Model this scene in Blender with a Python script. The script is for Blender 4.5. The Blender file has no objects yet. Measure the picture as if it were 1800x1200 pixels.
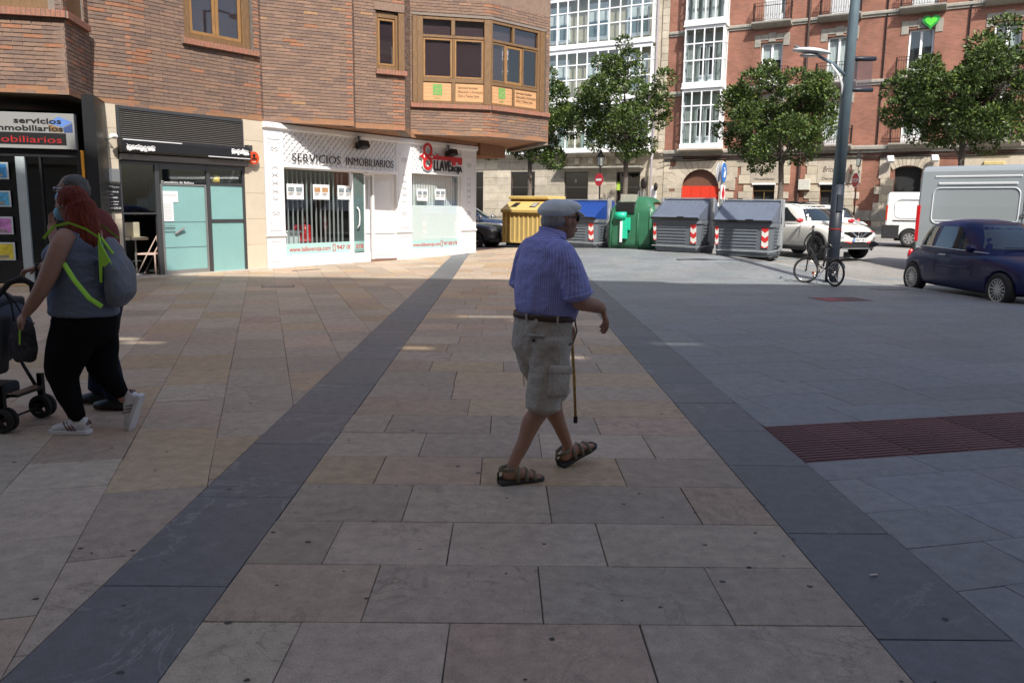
import bpy, bmesh, math, random
from mathutils import Vector, Matrix, noise
from math import sin, cos, pi, radians as R, sqrt, atan2
random.seed(7)
S = bpy.context.scene
COL = S.collection

# ---------------------------------------------------------------- camera
EYE = Vector((0, 0, 1.62))
YAW, PITCH, ROLL = R(0.589), R(9.276), R(0.75)
fwd = Vector((sin(YAW)*cos(PITCH), cos(YAW)*cos(PITCH), -sin(PITCH)))
rt = fwd.cross(Vector((0, 0, 1))).normalized(); upv = rt.cross(fwd)
rt2 = cos(ROLL)*rt + sin(ROLL)*upv; up2 = -sin(ROLL)*rt + cos(ROLL)*upv
cd = bpy.data.cameras.new("camera"); cam = bpy.data.objects.new("camera", cd); COL.objects.link(cam)
m = Matrix((rt2, up2, -fwd)).transposed().to_4x4(); m.translation = EYE
cam.matrix_world = m
cd.lens = 29.0; cd.sensor_width = 36; cd.clip_end = 500; cd.clip_start = .05
S.camera = cam

# ---------------------------------------------------------------- light
SUN_AZ, SUN_EL = 166.0, 46.5
w = bpy.data.worlds.new("World"); S.world = w; w.use_nodes = True
nt = w.node_tree; nt.nodes.clear()
sk = nt.nodes.new('ShaderNodeTexSky'); sk.sky_type = 'NISHITA'; sk.sun_disc = False
sk.sun_elevation = R(SUN_EL); sk.sun_rotation = R(SUN_AZ); sk.air_density = 1.0; sk.dust_density = 3.0; sk.ozone_density = .6
bg = nt.nodes.new('ShaderNodeBackground'); bg.inputs[1].default_value = .15
wo = nt.nodes.new('ShaderNodeOutputWorld')
nt.links.new(sk.outputs[0], bg.inputs[0]); nt.links.new(bg.outputs[0], wo.inputs[0])
sd = bpy.data.lights.new("sun", 'SUN'); sd.energy = 4.4; sd.angle = R(.5); sd.color = (1, .95, .87)
so = bpy.data.objects.new("sun", sd); COL.objects.link(so)
sv = Vector((sin(R(SUN_AZ))*cos(R(SUN_EL)), cos(R(SUN_AZ))*cos(R(SUN_EL)), sin(R(SUN_EL))))
so.rotation_euler = (-sv).to_track_quat('-Z', 'Y').to_euler(); so.location = (0, -10, 40)
S.view_settings.view_transform = 'Standard'; S.view_settings.look = 'None'
S.view_settings.exposure = 0.48; S.view_settings.gamma = 1.0
S.cycles.max_bounces = 8; S.cycles.diffuse_bounces = 4; S.cycles.transparent_max_bounces = 12
S.cycles.caustics_reflective = False; S.cycles.caustics_refractive = False
S.cycles.use_denoising = True

# ---------------------------------------------------------------- materials
MATS = {}
def mat(name, col, rough=.6, metal=0., var=.12, scale=6., bump=0., bscale=60., bdist=.01, spec=.5, coat=0., tint=False, world=False, stretch=None, emit=0., trans=0.):
    if name in MATS: return MATS[name]
    m = bpy.data.materials.new(name); m.use_nodes = True; MATS[name] = m
    n = m.node_tree.nodes; l = m.node_tree.links; p = n['Principled BSDF']
    p.inputs['Roughness'].default_value = rough; p.inputs['Metallic'].default_value = metal
    p.inputs['Specular IOR Level'].default_value = spec
    if coat: p.inputs['Coat Weight'].default_value = coat; p.inputs['Coat Roughness'].default_value = .04
    if trans: p.inputs['Transmission Weight'].default_value = trans
    c = (*col, 1) if len(col) == 3 else col
    p.inputs['Base Color'].default_value = c
    if emit:
        p.inputs['Emission Color'].default_value = c; p.inputs['Emission Strength'].default_value = emit
    if world:
        g = n.new('ShaderNodeNewGeometry'); co = g.outputs['Position']
    else:
        g = n.new('ShaderNodeTexCoord'); co = g.outputs['Object']
    if stretch:
        mp = n.new('ShaderNodeMapping'); mp.inputs['Scale'].default_value = stretch; l.new(co, mp.inputs[0]); co = mp.outputs[0]
    last = None
    if var > 0 or tint:
        nz = n.new('ShaderNodeTexNoise'); nz.inputs['Scale'].default_value = scale; nz.inputs['Detail'].default_value = 6; nz.inputs['Roughness'].default_value = .65
        l.new(co, nz.inputs[0])
        mr = n.new('ShaderNodeMapRange'); mr.inputs[1].default_value = .25; mr.inputs[2].default_value = .75
        mr.inputs[3].default_value = 1-var; mr.inputs[4].default_value = 1+var
        l.new(nz.outputs[0], mr.inputs[0])
        mx = n.new('ShaderNodeMix'); mx.data_type = 'RGBA'; mx.blend_type = 'MULTIPLY'; mx.inputs[0].default_value = 1
        mx.inputs[6].default_value = c; l.new(mr.outputs[0], mx.inputs[7]); last = mx.outputs[2]
        if tint:
            at = n.new('ShaderNodeAttribute'); at.attribute_name = 'tint'
            m2 = n.new('ShaderNodeMix'); m2.data_type = 'RGBA'; m2.blend_type = 'MULTIPLY'; m2.inputs[0].default_value = 1
            l.new(last, m2.inputs[6]); l.new(at.outputs['Color'], m2.inputs[7]); last = m2.outputs[2]
        l.new(last, p.inputs['Base Color'])
    if bump:
        b = n.new('ShaderNodeBump'); b.inputs['Strength'].default_value = bump; b.inputs['Distance'].default_value = bdist
        n2 = n.new('ShaderNodeTexNoise'); n2.inputs['Scale'].default_value = bscale; n2.inputs['Detail'].default_value = 4
        l.new(co, n2.inputs[0]); l.new(n2.outputs[0], b.inputs['Height']); l.new(b.outputs[0], p.inputs['Normal'])
    return m

def glass(name, tint=(.8, .85, .85), ior=1.5, rough=.02, opac=0., base=(.1, .1, .1)):
    """thin pane: see-through with a fresnel reflection"""
    if name in MATS: return MATS[name]
    m = bpy.data.materials.new(name); m.use_nodes = True; MATS[name] = m
    n = m.node_tree.nodes; l = m.node_tree.links; n.clear()
    o = n.new('ShaderNodeOutputMaterial'); t = n.new('ShaderNodeBsdfTransparent'); t.inputs[0].default_value = (*tint, 1)
    g = n.new('ShaderNodeBsdfGlossy'); g.inputs['Roughness'].default_value = rough; g.inputs[0].default_value = (1, 1, 1, 1)
    lw = n.new('ShaderNodeLayerWeight'); pw = n.new('ShaderNodeMath'); pw.operation = 'POWER'; pw.inputs[1].default_value = 4.5
    l.new(lw.outputs['Facing'], pw.inputs[0]); lw.inputs[0].default_value = .5
    f = n.new('ShaderNodeMath'); f.operation = 'MULTIPLY_ADD'; f.inputs[1].default_value = .85; f.inputs[2].default_value = (ior-1)**2/(ior+1)**2*1.4; l.new(pw.outputs[0], f.inputs[0])
    mx = n.new('ShaderNodeMixShader'); src = t.outputs[0]
    if opac > 0:
        d = n.new('ShaderNodeBsdfDiffuse'); d.inputs[0].default_value = (*base, 1)
        m0 = n.new('ShaderNodeMixShader'); m0.inputs[0].default_value = opac
        l.new(t.outputs[0], m0.inputs[1]); l.new(d.outputs[0], m0.inputs[2]); src = m0.outputs[0]
    l.new(f.outputs[0], mx.inputs[0]); l.new(src, mx.inputs[1]); l.new(g.outputs[0], mx.inputs[2]); l.new(mx.outputs[0], o.inputs[0])
    return m

# ---------------------------------------------------------------- mesh helpers
class MB:
    def __init__(s): s.v = []; s.f = []; s.t = []; s.mi = []; s.k = 0; s.tint = (1, 1, 1)
    def add(s, vs, fs, mi=None):
        b = len(s.v); s.v += [tuple(v) for v in vs]
        for f in fs: s.f.append(tuple(i+b for i in f)); s.t.append(s.tint); s.mi.append(s.k if mi is None else mi)
        return s
    def box(s, x0, x1, y0, y1, z0, z1, M=None):
        vs = [(x, y, z) for z in (z0, z1) for y in (y0, y1) for x in (x0, x1)]
        if M is not None: vs = [M @ Vector(v) for v in vs]
        return s.add(vs, [(0, 2, 3, 1), (4, 5, 7, 6), (0, 1, 5, 4), (2, 6, 7, 3), (0, 4, 6, 2), (1, 3, 7, 5)])
    def cbox(s, x0, x1, y0, y1, z0, z1, c=.004, M=None):
        """box whose front (-y) face is chamfered"""
        vs = [(x0, y1, z0), (x1, y1, z0), (x1, y1, z1), (x0, y1, z1), (x0, y0+c, z0), (x1, y0+c, z0), (x1, y0+c, z1), (x0, y0+c, z1),
              (x0+c, y0, z0+c), (x1-c, y0, z0+c), (x1-c, y0, z1-c), (x0+c, y0, z1-c)]
        if M is not None: vs = [M @ Vector(v) for v in vs]
        f = [(8, 9, 10, 11)]
        for i in range(4):
            j = (i+1) % 4; f += [(4+i, 4+j, 8+j, 8+i), (i, j, 4+j, 4+i)]
        return s.add(vs, f)
    def quad(s, a, b, c, d): return s.add([a, b, c, d], [(0, 1, 2, 3)])
    def prism(s, poly, z0, z1, M=None, axis='z'):
        n = len(poly)
        if axis == 'z': vs = [(x, y, z0) for x, y in poly]+[(x, y, z1) for x, y in poly]
        elif axis == 'y': vs = [(x, z0, y) for x, y in poly]+[(x, z1, y) for x, y in poly]
        else: vs = [(z0, x, y) for x, y in poly]+[(z1, x, y) for x, y in poly]
        if M is not None: vs = [M @ Vector(v) for v in vs]
        fs = [tuple(range(n))[::-1], tuple(range(n, 2*n))]+[(i, (i+1) % n, n+(i+1) % n, n+i) for i in range(n)]
        return s.add(vs, fs)
    def tube(s, pts, r, n=8, cap=True):
        pts = [Vector(p) for p in pts]; rs = r if isinstance(r, (list, tuple)) else [r]*len(pts)
        rings = []; prev = None
        for i, p in enumerate(pts):
            d = (pts[min(i+1, len(pts)-1)]-pts[max(i-1, 0)]).normalized()
            if prev is None:
                a = d.orthogonal().normalized()
            else:
                a = (prev-d*prev.dot(d)).normalized()
            prev = a; b = d.cross(a)
            rr = rs[i]; ra, rb = rr if isinstance(rr, tuple) else (rr, rr)
            rings.append([p+a*ra*cos(2*pi*k/n)+b*rb*sin(2*pi*k/n) for k in range(n)])
        vs = [v for q in rings for v in q]; fs = []
        for i in range(len(rings)-1):
            for k in range(n):
                fs.append((i*n+k, i*n+(k+1) % n, (i+1)*n+(k+1) % n, (i+1)*n+k))
        if cap: fs += [tuple(range(n))[::-1], tuple(range((len(rings)-1)*n, len(rings)*n))]
        return s.add(vs, fs)
    def lathe(s, prof, n=16, M=None, a0=0, a1=2*pi):
        """prof: (r,z) around z"""
        full = abs(a1-a0-2*pi) < 1e-6; m_ = n if full else n+1
        vs = [(r*cos(a0+(a1-a0)*k/n), r*sin(a0+(a1-a0)*k/n), z) for r, z in prof for k in range(m_)]
        if M is not None: vs = [M @ Vector(v) for v in vs]
        fs = []
        for i in range(len(prof)-1):
            for k in range(n):
                k2 = (k+1) % m_; fs.append((i*m_+k, i*m_+k2, (i+1)*m_+k2, (i+1)*m_+k))
        return s.add(vs, fs)
    def rings(s, rings, close=True, caps=True):
        n = len(rings[0]); vs = [v for q in rings for v in q]; fs = []
        for i in range(len(rings)-1):
            for k in range(n if close else n-1):
                k2 = (k+1) % n; fs.append((i*n+k, i*n+k2, (i+1)*n+k2, (i+1)*n+k))
        if caps: fs += [tuple(range(n))[::-1], tuple(range((len(rings)-1)*n, len(rings)*n))]
        return s.add(vs, fs)
    def ball(s, c, r, n=10, M=None):
        rx, ry, rz = r if isinstance(r, (tuple, list)) else (r, r, r)
        T = Matrix.Translation(c) @ (M.to_4x4() if M is not None else Matrix())
        prof = [(sin(pi*i/n), -cos(pi*i/n)) for i in range(n+1)]
        prof[0] = (.001, -1); prof[-1] = (.001, 1)
        return s.lathe(prof, n*2, T @ Matrix.Diagonal((rx, ry, rz, 1)))
    def mesh(s, name, mats=None, smooth=False, fix=True):
        me = bpy.data.meshes.new(name); me.from_pydata(s.v, [], s.f)
        for mm in (mats if isinstance(mats, (list, tuple)) else [mats]): 
            if mm: me.materials.append(mm)
        if any(t != (1, 1, 1) for t in s.t):
            ca = me.color_attributes.new('tint', 'FLOAT_COLOR', 'CORNER'); dat = []
            for p in me.polygons:
                t = s.t[p.index]; dat += list((*t, 1))*p.loop_total
            ca.data.foreach_set('color', dat)
        else:
            ca = me.color_attributes.new('tint', 'FLOAT_COLOR', 'CORNER'); ca.data.foreach_set('color', [1.]*4*len(me.loops))
        if any(s.mi): me.polygons.foreach_set('material_index', s.mi)
        if fix:
            bm = bmesh.new(); bm.from_mesh(me); bmesh.ops.recalc_face_normals(bm, faces=bm.faces); bm.to_mesh(me); bm.free()
        if smooth: me.polygons.foreach_set('use_smooth', [True]*len(me.polygons))
        me.update(); return me
    def build(s, name, mats, parent=None, T=None, smooth=False, fix=True, **kw):
        return obj(name, s.mesh(name, mats, smooth, fix), parent, T, **kw)

def obj(name, data, parent=None, T=None, label=None, cat=None, group=None, kind=None):
    o = bpy.data.objects.new(name, data); COL.objects.link(o)
    if parent is not None: o.parent = parent
    if T is not None: o.matrix_local = T
    return tag(o, label, cat, group, kind)
def tag(o, label=None, cat=None, group=None, kind=None):
    if label: o['label'] = label
    if cat: o['category'] = cat
    if group: o['group'] = group
    if kind: o['kind'] = kind
    return o
def empty(name, loc, rz=0, **kw):
    o = bpy.data.objects.new(name, None); COL.objects.link(o); o.location = loc; o.rotation_euler = (0, 0, rz); o.empty_display_size = .2
    return tag(o, **kw)
def kids(o): return [c for c in bpy.data.objects if c.parent == o]
def copy_tree(o, parent=None):
    c = o.copy(); COL.objects.link(c); c.parent = parent
    for ch in kids(o): copy_tree(ch, c)
    return c
def mods(o, *specs):
    """apply modifiers without bpy.ops"""
    for typ, kw in specs:
        md = o.modifiers.new(typ, typ)
        for k, v in kw.items(): setattr(md, k, v)
    dg = bpy.context.evaluated_depsgraph_get(); ev = o.evaluated_get(dg)
    me = bpy.data.meshes.new_from_object(ev); old = o.data
    o.modifiers.clear(); me.name = old.name; o.data = me
    if not me.materials:
        for mm in old.materials: me.materials.append(mm)
    bpy.data.meshes.remove(old); return o
def smooth(o): o.data.polygons.foreach_set('use_smooth', [True]*len(o.data.polygons)); o.data.update(); return o
def TR(x=0, y=0, z=0, rz=0, rx=0, ry=0): return Matrix.Translation((x, y, z)) @ Matrix.Rotation(rz, 4, 'Z') @ Matrix.Rotation(ry, 4, 'Y') @ Matrix.Rotation(rx, 4, 'X')
BEVEL = lambda wd, seg=2: ('BEVEL', dict(width=wd, segments=seg, limit_method='ANGLE', angle_limit=R(35)))

def text(name, body, m_, parent, x, z, size, y=0., ext=.004, sx=1., shear=0., bold=0., align='LEFT', M=None, width=None, spacing=1., **kw):
    """flat lettering standing in a facade frame (x along, z up, faces -y)"""
    c = bpy.data.curves.new(name, 'FONT'); c.body = body; c.size = size; c.extrude = ext; c.shear = shear; c.offset = bold; c.align_x = align; c.space_character = spacing
    c.resolution_u = 3
    t = bpy.data.objects.new(name, c); COL.objects.link(t)
    me = bpy.data.meshes.new_from_object(t.evaluated_get(bpy.context.evaluated_depsgraph_get()))
    bpy.data.objects.remove(t)
    if width and len(me.vertices):
        xs = [v.co.x for v in me.vertices]; sx = width/(max(xs)-min(xs))
    me.transform(Matrix.Translation((x, y, z)) @ Matrix.Rotation(pi/2, 4, 'X') @ Matrix.Diagonal((sx, 1, 1, 1)))
    if M is not None: me.transform(M)
    me.materials.clear(); me.materials.append(m_); me.name = name
    return obj(name, me, parent, **kw)

def clip(poly, nx, ny, d):
    """keep nx*x+ny*y<=d"""
    out = []
    for i in range(len(poly)):
        a, b = poly[i], poly[(i+1) % len(poly)]; da = nx*a[0]+ny*a[1]-d; db = nx*b[0]+ny*b[1]-d
        if da <= 0: out.append(a)
        if (da < 0 < db) or (db < 0 < da):
            t = da/(da-db); out.append((a[0]+t*(b[0]-a[0]), a[1]+t*(b[1]-a[1])))
    return out
def area(p): return abs(sum(p[i][0]*p[(i+1) % len(p)][1]-p[(i+1) % len(p)][0]*p[i][1] for i in range(len(p))))/2 if len(p) > 2 else 0
def sstep(a, b, x): t = min(1, max(0, (x-a)/(b-a))); return t*t*(3-2*t)
def gz(x, y):
    """height of the ground: level square, the street climbs gently beyond it"""
    t = .33*sstep(18.5, 25, y)+.02*max(0., y-25)
    return min(t, .52)*sstep(-3.5, 6, x)
def rnd(a, b): return random.uniform(a, b)
# ================================================================ ground
def stone_mat(name, base, vein, veinamt, rough=.6, bump=.25, veinscale=3.):
    m = mat(name, base, rough=rough, var=.24, scale=11, bump=bump, bscale=140, tint=True, world=True)
    n = m.node_tree.nodes; l = m.node_tree.links; p = n['Principled BSDF']
    src = p.inputs['Base Color'].links[0].from_socket
    g = n.new('ShaderNodeNewGeometry')
    at = n.new('ShaderNodeAttribute'); at.attribute_name = 'tint'
    ad = n.new('ShaderNodeVectorMath'); ad.operation = 'MULTIPLY_ADD'; ad.inputs[1].default_value = (17, 31, 9)
    l.new(at.outputs['Color'], ad.inputs[0]); l.new(g.outputs['Position'], ad.inputs[2])
    # distorted veins / pits, different on each slab
    nz = n.new('ShaderNodeTexNoise'); nz.inputs['Scale'].default_value = veinscale; nz.inputs['Detail'].default_value = 9; nz.inputs['Roughness'].default_value = .62; nz.inputs['Distortion'].default_value = 1.2
    l.new(ad.outputs[0], nz.inputs[0])
    a = n.new('ShaderNodeMath'); a.operation = 'SUBTRACT'; a.inputs[1].default_value = .5; l.new(nz.outputs[0], a.inputs[0])
    b = n.new('ShaderNodeMath'); b.operation = 'ABSOLUTE'; l.new(a.outputs[0], b.inputs[0])
    c = n.new('ShaderNodeMapRange'); c.inputs[1].default_value = 0; c.inputs[2].default_value = .018; c.inputs[3].default_value = veinamt; c.inputs[4].default_value = 0
    l.new(b.outputs[0], c.inputs[0])
    n3 = n.new('ShaderNodeTexNoise'); n3.inputs['Scale'].default_value = 1.1; n3.inputs['Detail'].default_value = 3; l.new(ad.outputs[0], n3.inputs[0])
    c3 = n.new('ShaderNodeMapRange'); c3.inputs[1].default_value = .48; c3.inputs[2].default_value = .62; l.new(n3.outputs[0], c3.inputs[0])
    mu = n.new('ShaderNodeMath'); mu.operation = 'MULTIPLY'; l.new(c.outputs[0], mu.inputs[0]); l.new(c3.outputs[0], mu.inputs[1])
    mx = n.new('ShaderNodeMix'); mx.data_type = 'RGBA'; l.new(mu.outputs[0], mx.inputs[0]); l.new(src, mx.inputs[6]); mx.inputs[7].default_value = (*vein, 1)
    # fine salt and pepper grain
    n4 = n.new('ShaderNodeTexNoise'); n4.inputs['Scale'].default_value = 170; n4.inputs['Detail'].default_value = 2; l.new(g.outputs['Position'], n4.inputs[0])
    m4 = n.new('ShaderNodeMapRange'); m4.inputs[1].default_value = .3; m4.inputs[2].default_value = .7; m4.inputs[3].default_value = .78; m4.inputs[4].default_value = 1.22; l.new(n4.outputs[0], m4.inputs[0])
    x4 = n.new('ShaderNodeMix'); x4.data_type = 'RGBA'; x4.blend_type = 'MULTIPLY'; x4.inputs[0].default_value = 1; l.new(mx.outputs[2], x4.inputs[6]); l.new(m4.outputs[0], x4.inputs[7])
    n6 = n.new('ShaderNodeTexNoise'); n6.inputs['Scale'].default_value = 34; n6.inputs['Detail'].default_value = 5; n6.inputs['Roughness'].default_value = .75; l.new(ad.outputs[0], n6.inputs[0])
    m6 = n.new('ShaderNodeMapRange'); m6.inputs[1].default_value = .56; m6.inputs[2].default_value = .68; m6.inputs[3].default_value = 1; m6.inputs[4].default_value = .72; l.new(n6.outputs[0], m6.inputs[0])
    x6 = n.new('ShaderNodeMix'); x6.data_type = 'RGBA'; x6.blend_type = 'MULTIPLY'; x6.inputs[0].default_value = 1; l.new(x4.outputs[2], x6.inputs[6]); l.new(m6.outputs[0], x6.inputs[7]); x4 = x6
    # large worn / dirty patches across slabs
    n5 = n.new('ShaderNodeTexNoise'); n5.inputs['Scale'].default_value = .55; n5.inputs['Detail'].default_value = 5; l.new(g.outputs['Position'], n5.inputs[0])
    m5 = n.new('ShaderNodeMapRange'); m5.inputs[1].default_value = .3; m5.inputs[2].default_value = .7; m5.inputs[3].default_value = .84; m5.inputs[4].default_value = 1.1; l.new(n5.outputs[0], m5.inputs[0])
    x5 = n.new('ShaderNodeMix'); x5.data_type = 'RGBA'; x5.blend_type = 'MULTIPLY'; x5.inputs[0].default_value = 1; l.new(x4.outputs[2], x5.inputs[6]); l.new(m5.outputs[0], x5.inputs[7])
    l.new(x5.outputs[2], p.inputs['Base Color'])
    mr = n.new('ShaderNodeMapRange'); mr.inputs[3].default_value = rough-.12; mr.inputs[4].default_value = rough+.15; l.new(n5.outputs[0], mr.inputs[0]); l.new(mr.outputs[0], p.inputs['Roughness'])
    return m
M_BEIGE = stone_mat('beige limestone slab', (.405, .328, .250), (.20, .155, .115), .75)
M_SLATE = stone_mat('dark slate slab', (.130, .137, .145), (.42, .42, .42), .36, rough=.5, veinscale=1.6)
M_GRAN = stone_mat('blue grey granite slab', (.208, .224, .230), (.10, .11, .12), .5, rough=.55, veinscale=5)
M_GROUT = mat('paving grout', (.15, .14, .13), .9, world=True)
M_ROAD = stone_mat('worn sett road', (.26, .25, .235), (.12, .12, .12), .5, rough=.75, veinscale=7)
M_KERB = stone_mat('granite kerb', (.33, .32, .31), (.2, .2, .2), .3, rough=.7)

TH = .03
def slab(mb, poly, inset=.0026, ch=.003, base=0., tint=(1, 1, 1)):
    """one paving slab with chamfered edge, its top on the ground surface"""
    if area(poly) < .0012: return False
    cx = sum(p[0] for p in poly)/len(poly); cy = sum(p[1] for p in poly)/len(poly); jit = {}
    def shr(d):
        o = []
        for x, y in poly:
            L = math.hypot(x-cx, y-cy) or 1; k = min(.5, 1.25*d/L); jx, jy = jit[(round(x, 4), round(y, 4))] if (round(x, 4), round(y, 4)) in jit else jit.setdefault((round(x, 4), round(y, 4)), (rnd(-.002, .002), rnd(-.002, .002))); o.append((x+(cx-x)*k+jx, y+(cy-y)*k+jy))
        return o
    a = shr(inset); b = shr(inset+ch); n = len(poly); dz = rnd(-.0008, .0008)+base
    vs = [(x, y, gz(x, y)+base-TH) for x, y in a]+[(x, y, gz(x, y)+dz-ch*.8) for x, y in a]+[(x, y, gz(x, y)+dz) for x, y in b]
    fs = [tuple(range(2*n, 3*n))]
    for i in range(n):
        j = (i+1) % n; fs += [(i, j, n+j, n+i), (n+i, n+j, 2*n+j, 2*n+i)]
    mb.tint = tint; mb.add(vs, fs); return True

KERB = [(9.9, 8), (9.26, 14.52), (8.71, 17.94), (7.35, 22.2), (6.0, 24.45), (4.5, 26.1), (3.1, 27.45), (1.0, 29.4), (-1.2, 31.3), (-3, 32.6)]
def inkerb(p):
    for (a, b) in zip(KERB[:-1], KERB[1:]):
        nx, ny = (b[1]-a[1]), -(b[0]-a[0])
        if len(p) > 2: p = clip(p, nx, ny, nx*a[0]+ny*a[1])
    return p
def beige_tint():
    k = random.random(); v = rnd(.86, 1.14)
    if k < .5: t = (1, 1, 1)
    elif k < .68: t = (1.08, .97, .93)
    elif k < .84: t = (1.06, .96, .80)
    else: t = (1.10, 1.09, 1.07)
    return tuple(v*c*rnd(.985, 1.015) for c in t)
def gray_tint():
    v = rnd(.93, 1.07); return (v*rnd(.97, 1.03), v, v*rnd(.97, 1.05))

def pave(name, slabs, m_, base_poly, gridn=None, pname='paving_slab'):
    """slabs: (poly, tint). 300 nearest become parts, the rest one stuff part"""
    bmx = MB()
    if gridn:
        x0, x1, y0, y1 = gridn; ny = int((y1-y0)/.8)+1; nx = max(1, int((x1-x0)/1.5)); vs = []
        for j in range(ny+1):
            for i in range(nx+1):
                x = x0+(x1-x0)*i/nx; y = y0+(y1-y0)*j/ny; vs.append((x, y, gz(x, y)-.012))
        for j in range(ny):
            for i in range(nx):
                q = inkerb([vs[k][:2] for k in (j*(nx+1)+i, j*(nx+1)+i+1, (j+1)*(nx+1)+i+1, (j+1)*(nx+1)+i)])
                if len(q) > 2: bmx.add([(x, y, gz(x, y)-.012) for x, y in q], [tuple(range(len(q)))])
    root = bmx.build(name, M_GROUT, kind='structure')
    def dist(s):
        x = sum(p[0] for p in s[0])/len(s[0]); y = sum(p[1] for p in s[0])/len(s[0])
        vis = abs(x) < .66*y+.6 and y > 1.6
        return math.hypot(x, y)+(0 if vis else 1000)
    slabs = [(inkerb(p), t) for p, t in slabs]; slabs = [q for q in slabs if len(q[0]) > 2 and area(q[0]) > .0015]
    slabs.sort(key=dist); rest = MB()
    for i, (p, t) in enumerate(slabs):
        if i < 298:
            mb = MB()
            if slab(mb, p, tint=t): mb.build(pname, m_, root, fix=False)
        else: slab(rest, p, tint=t)
    if rest.v: rest.build(pname, m_, root, fix=False, kind='stuff')
    return root

# --- central path of beige slabs, joints measured for the near rows
LX0, LX1, RX0, RX1 = -1.705, -1.17, 1.45, 1.975
rows = [-4, -3.45, -2.9, -2.3, -1.75, -1.2, -.6, 0, .6, 1.2, 1.8, 2.4, 3.03, 3.56, 4.08, 4.66, 5.21, 5.78, 6.29, 6.85, 7.42, 8.03]
while rows[-1] < 44: rows.append(rows[-1]+.565+rnd(-.025, .025))
near = {2.4: [-.78, -.20, .55], 3.03: [-.55, .17, .93], 3.56: [-.82, -.25, .49], 4.08: [-.52, .26, 1.05], 4.66: [-.76, -.13, .74], 5.21: [-.55, .26, 1.01], 5.78: [-.86, -.09, .71]}
sl = []
for i in range(len(rows)-1):
    y0, y1 = rows[i], rows[i+1]
    if y0 in near: xs = near[y0]
    else:
        xs = []; x = LX1+rnd(.35, .9)
        while x < RX0-.3: xs.append(x); x += rnd(.62, 1.1)
    xs = [LX1]+xs+[RX0]
    for a, b in zip(xs, xs[1:]): sl.append(([(a, y0), (b, y0), (b, y1), (a, y1)], beige_tint()))
pave('path', sl, M_BEIGE, None, (LX1, RX0, -4, 44))
# --- slate bands
for (a, b, nm) in ((LX0, LX1, 'slate_band'), (RX0, RX1, 'slate_band')):
    sl = []; y = -4+rnd(0, .5)
    while y < 36: 
        y2 = y+rnd(.75, 1.25); sl.append(([(a, y), (b, y), (b, y2), (a, y2)], gray_tint())); y = y2
    pave(nm, sl, M_SLATE, None, (a, b, -4, 36), 'slate_slab')
# --- left square: diagonal columns of beige slabs
WA = Vector((-5.92, 20.68)); WD = Vector((.549, .836)).normalized(); WN = Vector((-WD.y, WD.x))
u = (-.2773, .9608); v = (.9608, .2773); sl = []
def keepL(p):
    p = clip(p, 1, 0, LX0)
    if len(p) > 2: p = clip(p, WN.x, WN.y, WN.dot(WA)+.25)
    return p
for k in range(-24, 30):
    c0 = -.915+.548*k-.0; c1 = c0+.548; t = -6+rnd(0, .5)
    while t < 42:
        t2 = t+rnd(.5, .95)
        P = [(c*v[0]+s*u[0], c*v[1]+s*u[1]) for c, s in ((c0, t), (c1, t), (c1, t2), (c0, t2))]
        P = keepL(P)
        if len(P) > 2 and area(P) > .0015 and min(q[0] for q in P) > -13 and max(q[1] for q in P) > -4 and min(q[1] for q in P) < 37: sl.append((P, beige_tint()))
        t = t2
pave('square', sl, M_BEIGE, None, (-13.2, LX0, -4, 37))
# --- right square: granite slabs, bonded diagonally; bounded by the kerb
gr = (.972, .2345); gn = (-.2345, .972); sl = []
lev = [2.31, 2.785, 3.22, 3.68, 4.21, 4.55, 5.41]
while lev[0] > -6: lev.insert(0, lev[0]-.47)
while lev[-1] < 40: lev.append(lev[-1]+.48)
def keepR(p):
    p = clip(p, -1, 0, -RX1)
    p = inkerb(p)
    return p
tact = []
for i in range(len(lev)-1):
    a0, a1 = lev[i], lev[i+1]
    if abs(a0-4.55) < 1e-6:
        continue
    t = -3+rnd(0, .8)
    while t < 20:
        t2 = t+rnd(.72, .98)
        P = keepR([(s*gr[0]+c*gn[0], s*gr[1]+c*gn[1]) for s, c in ((t, a0), (t2, a0), (t2, a1), (t, a1))])
        if len(P) > 2 and area(P) > .0015 and min(q[1] for q in P) > -4: sl.append((P, gray_tint()))
        t = t2
pave('pavement', sl, M_GRAN, None, (RX1, 9.3, -4, 27.5))
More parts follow.
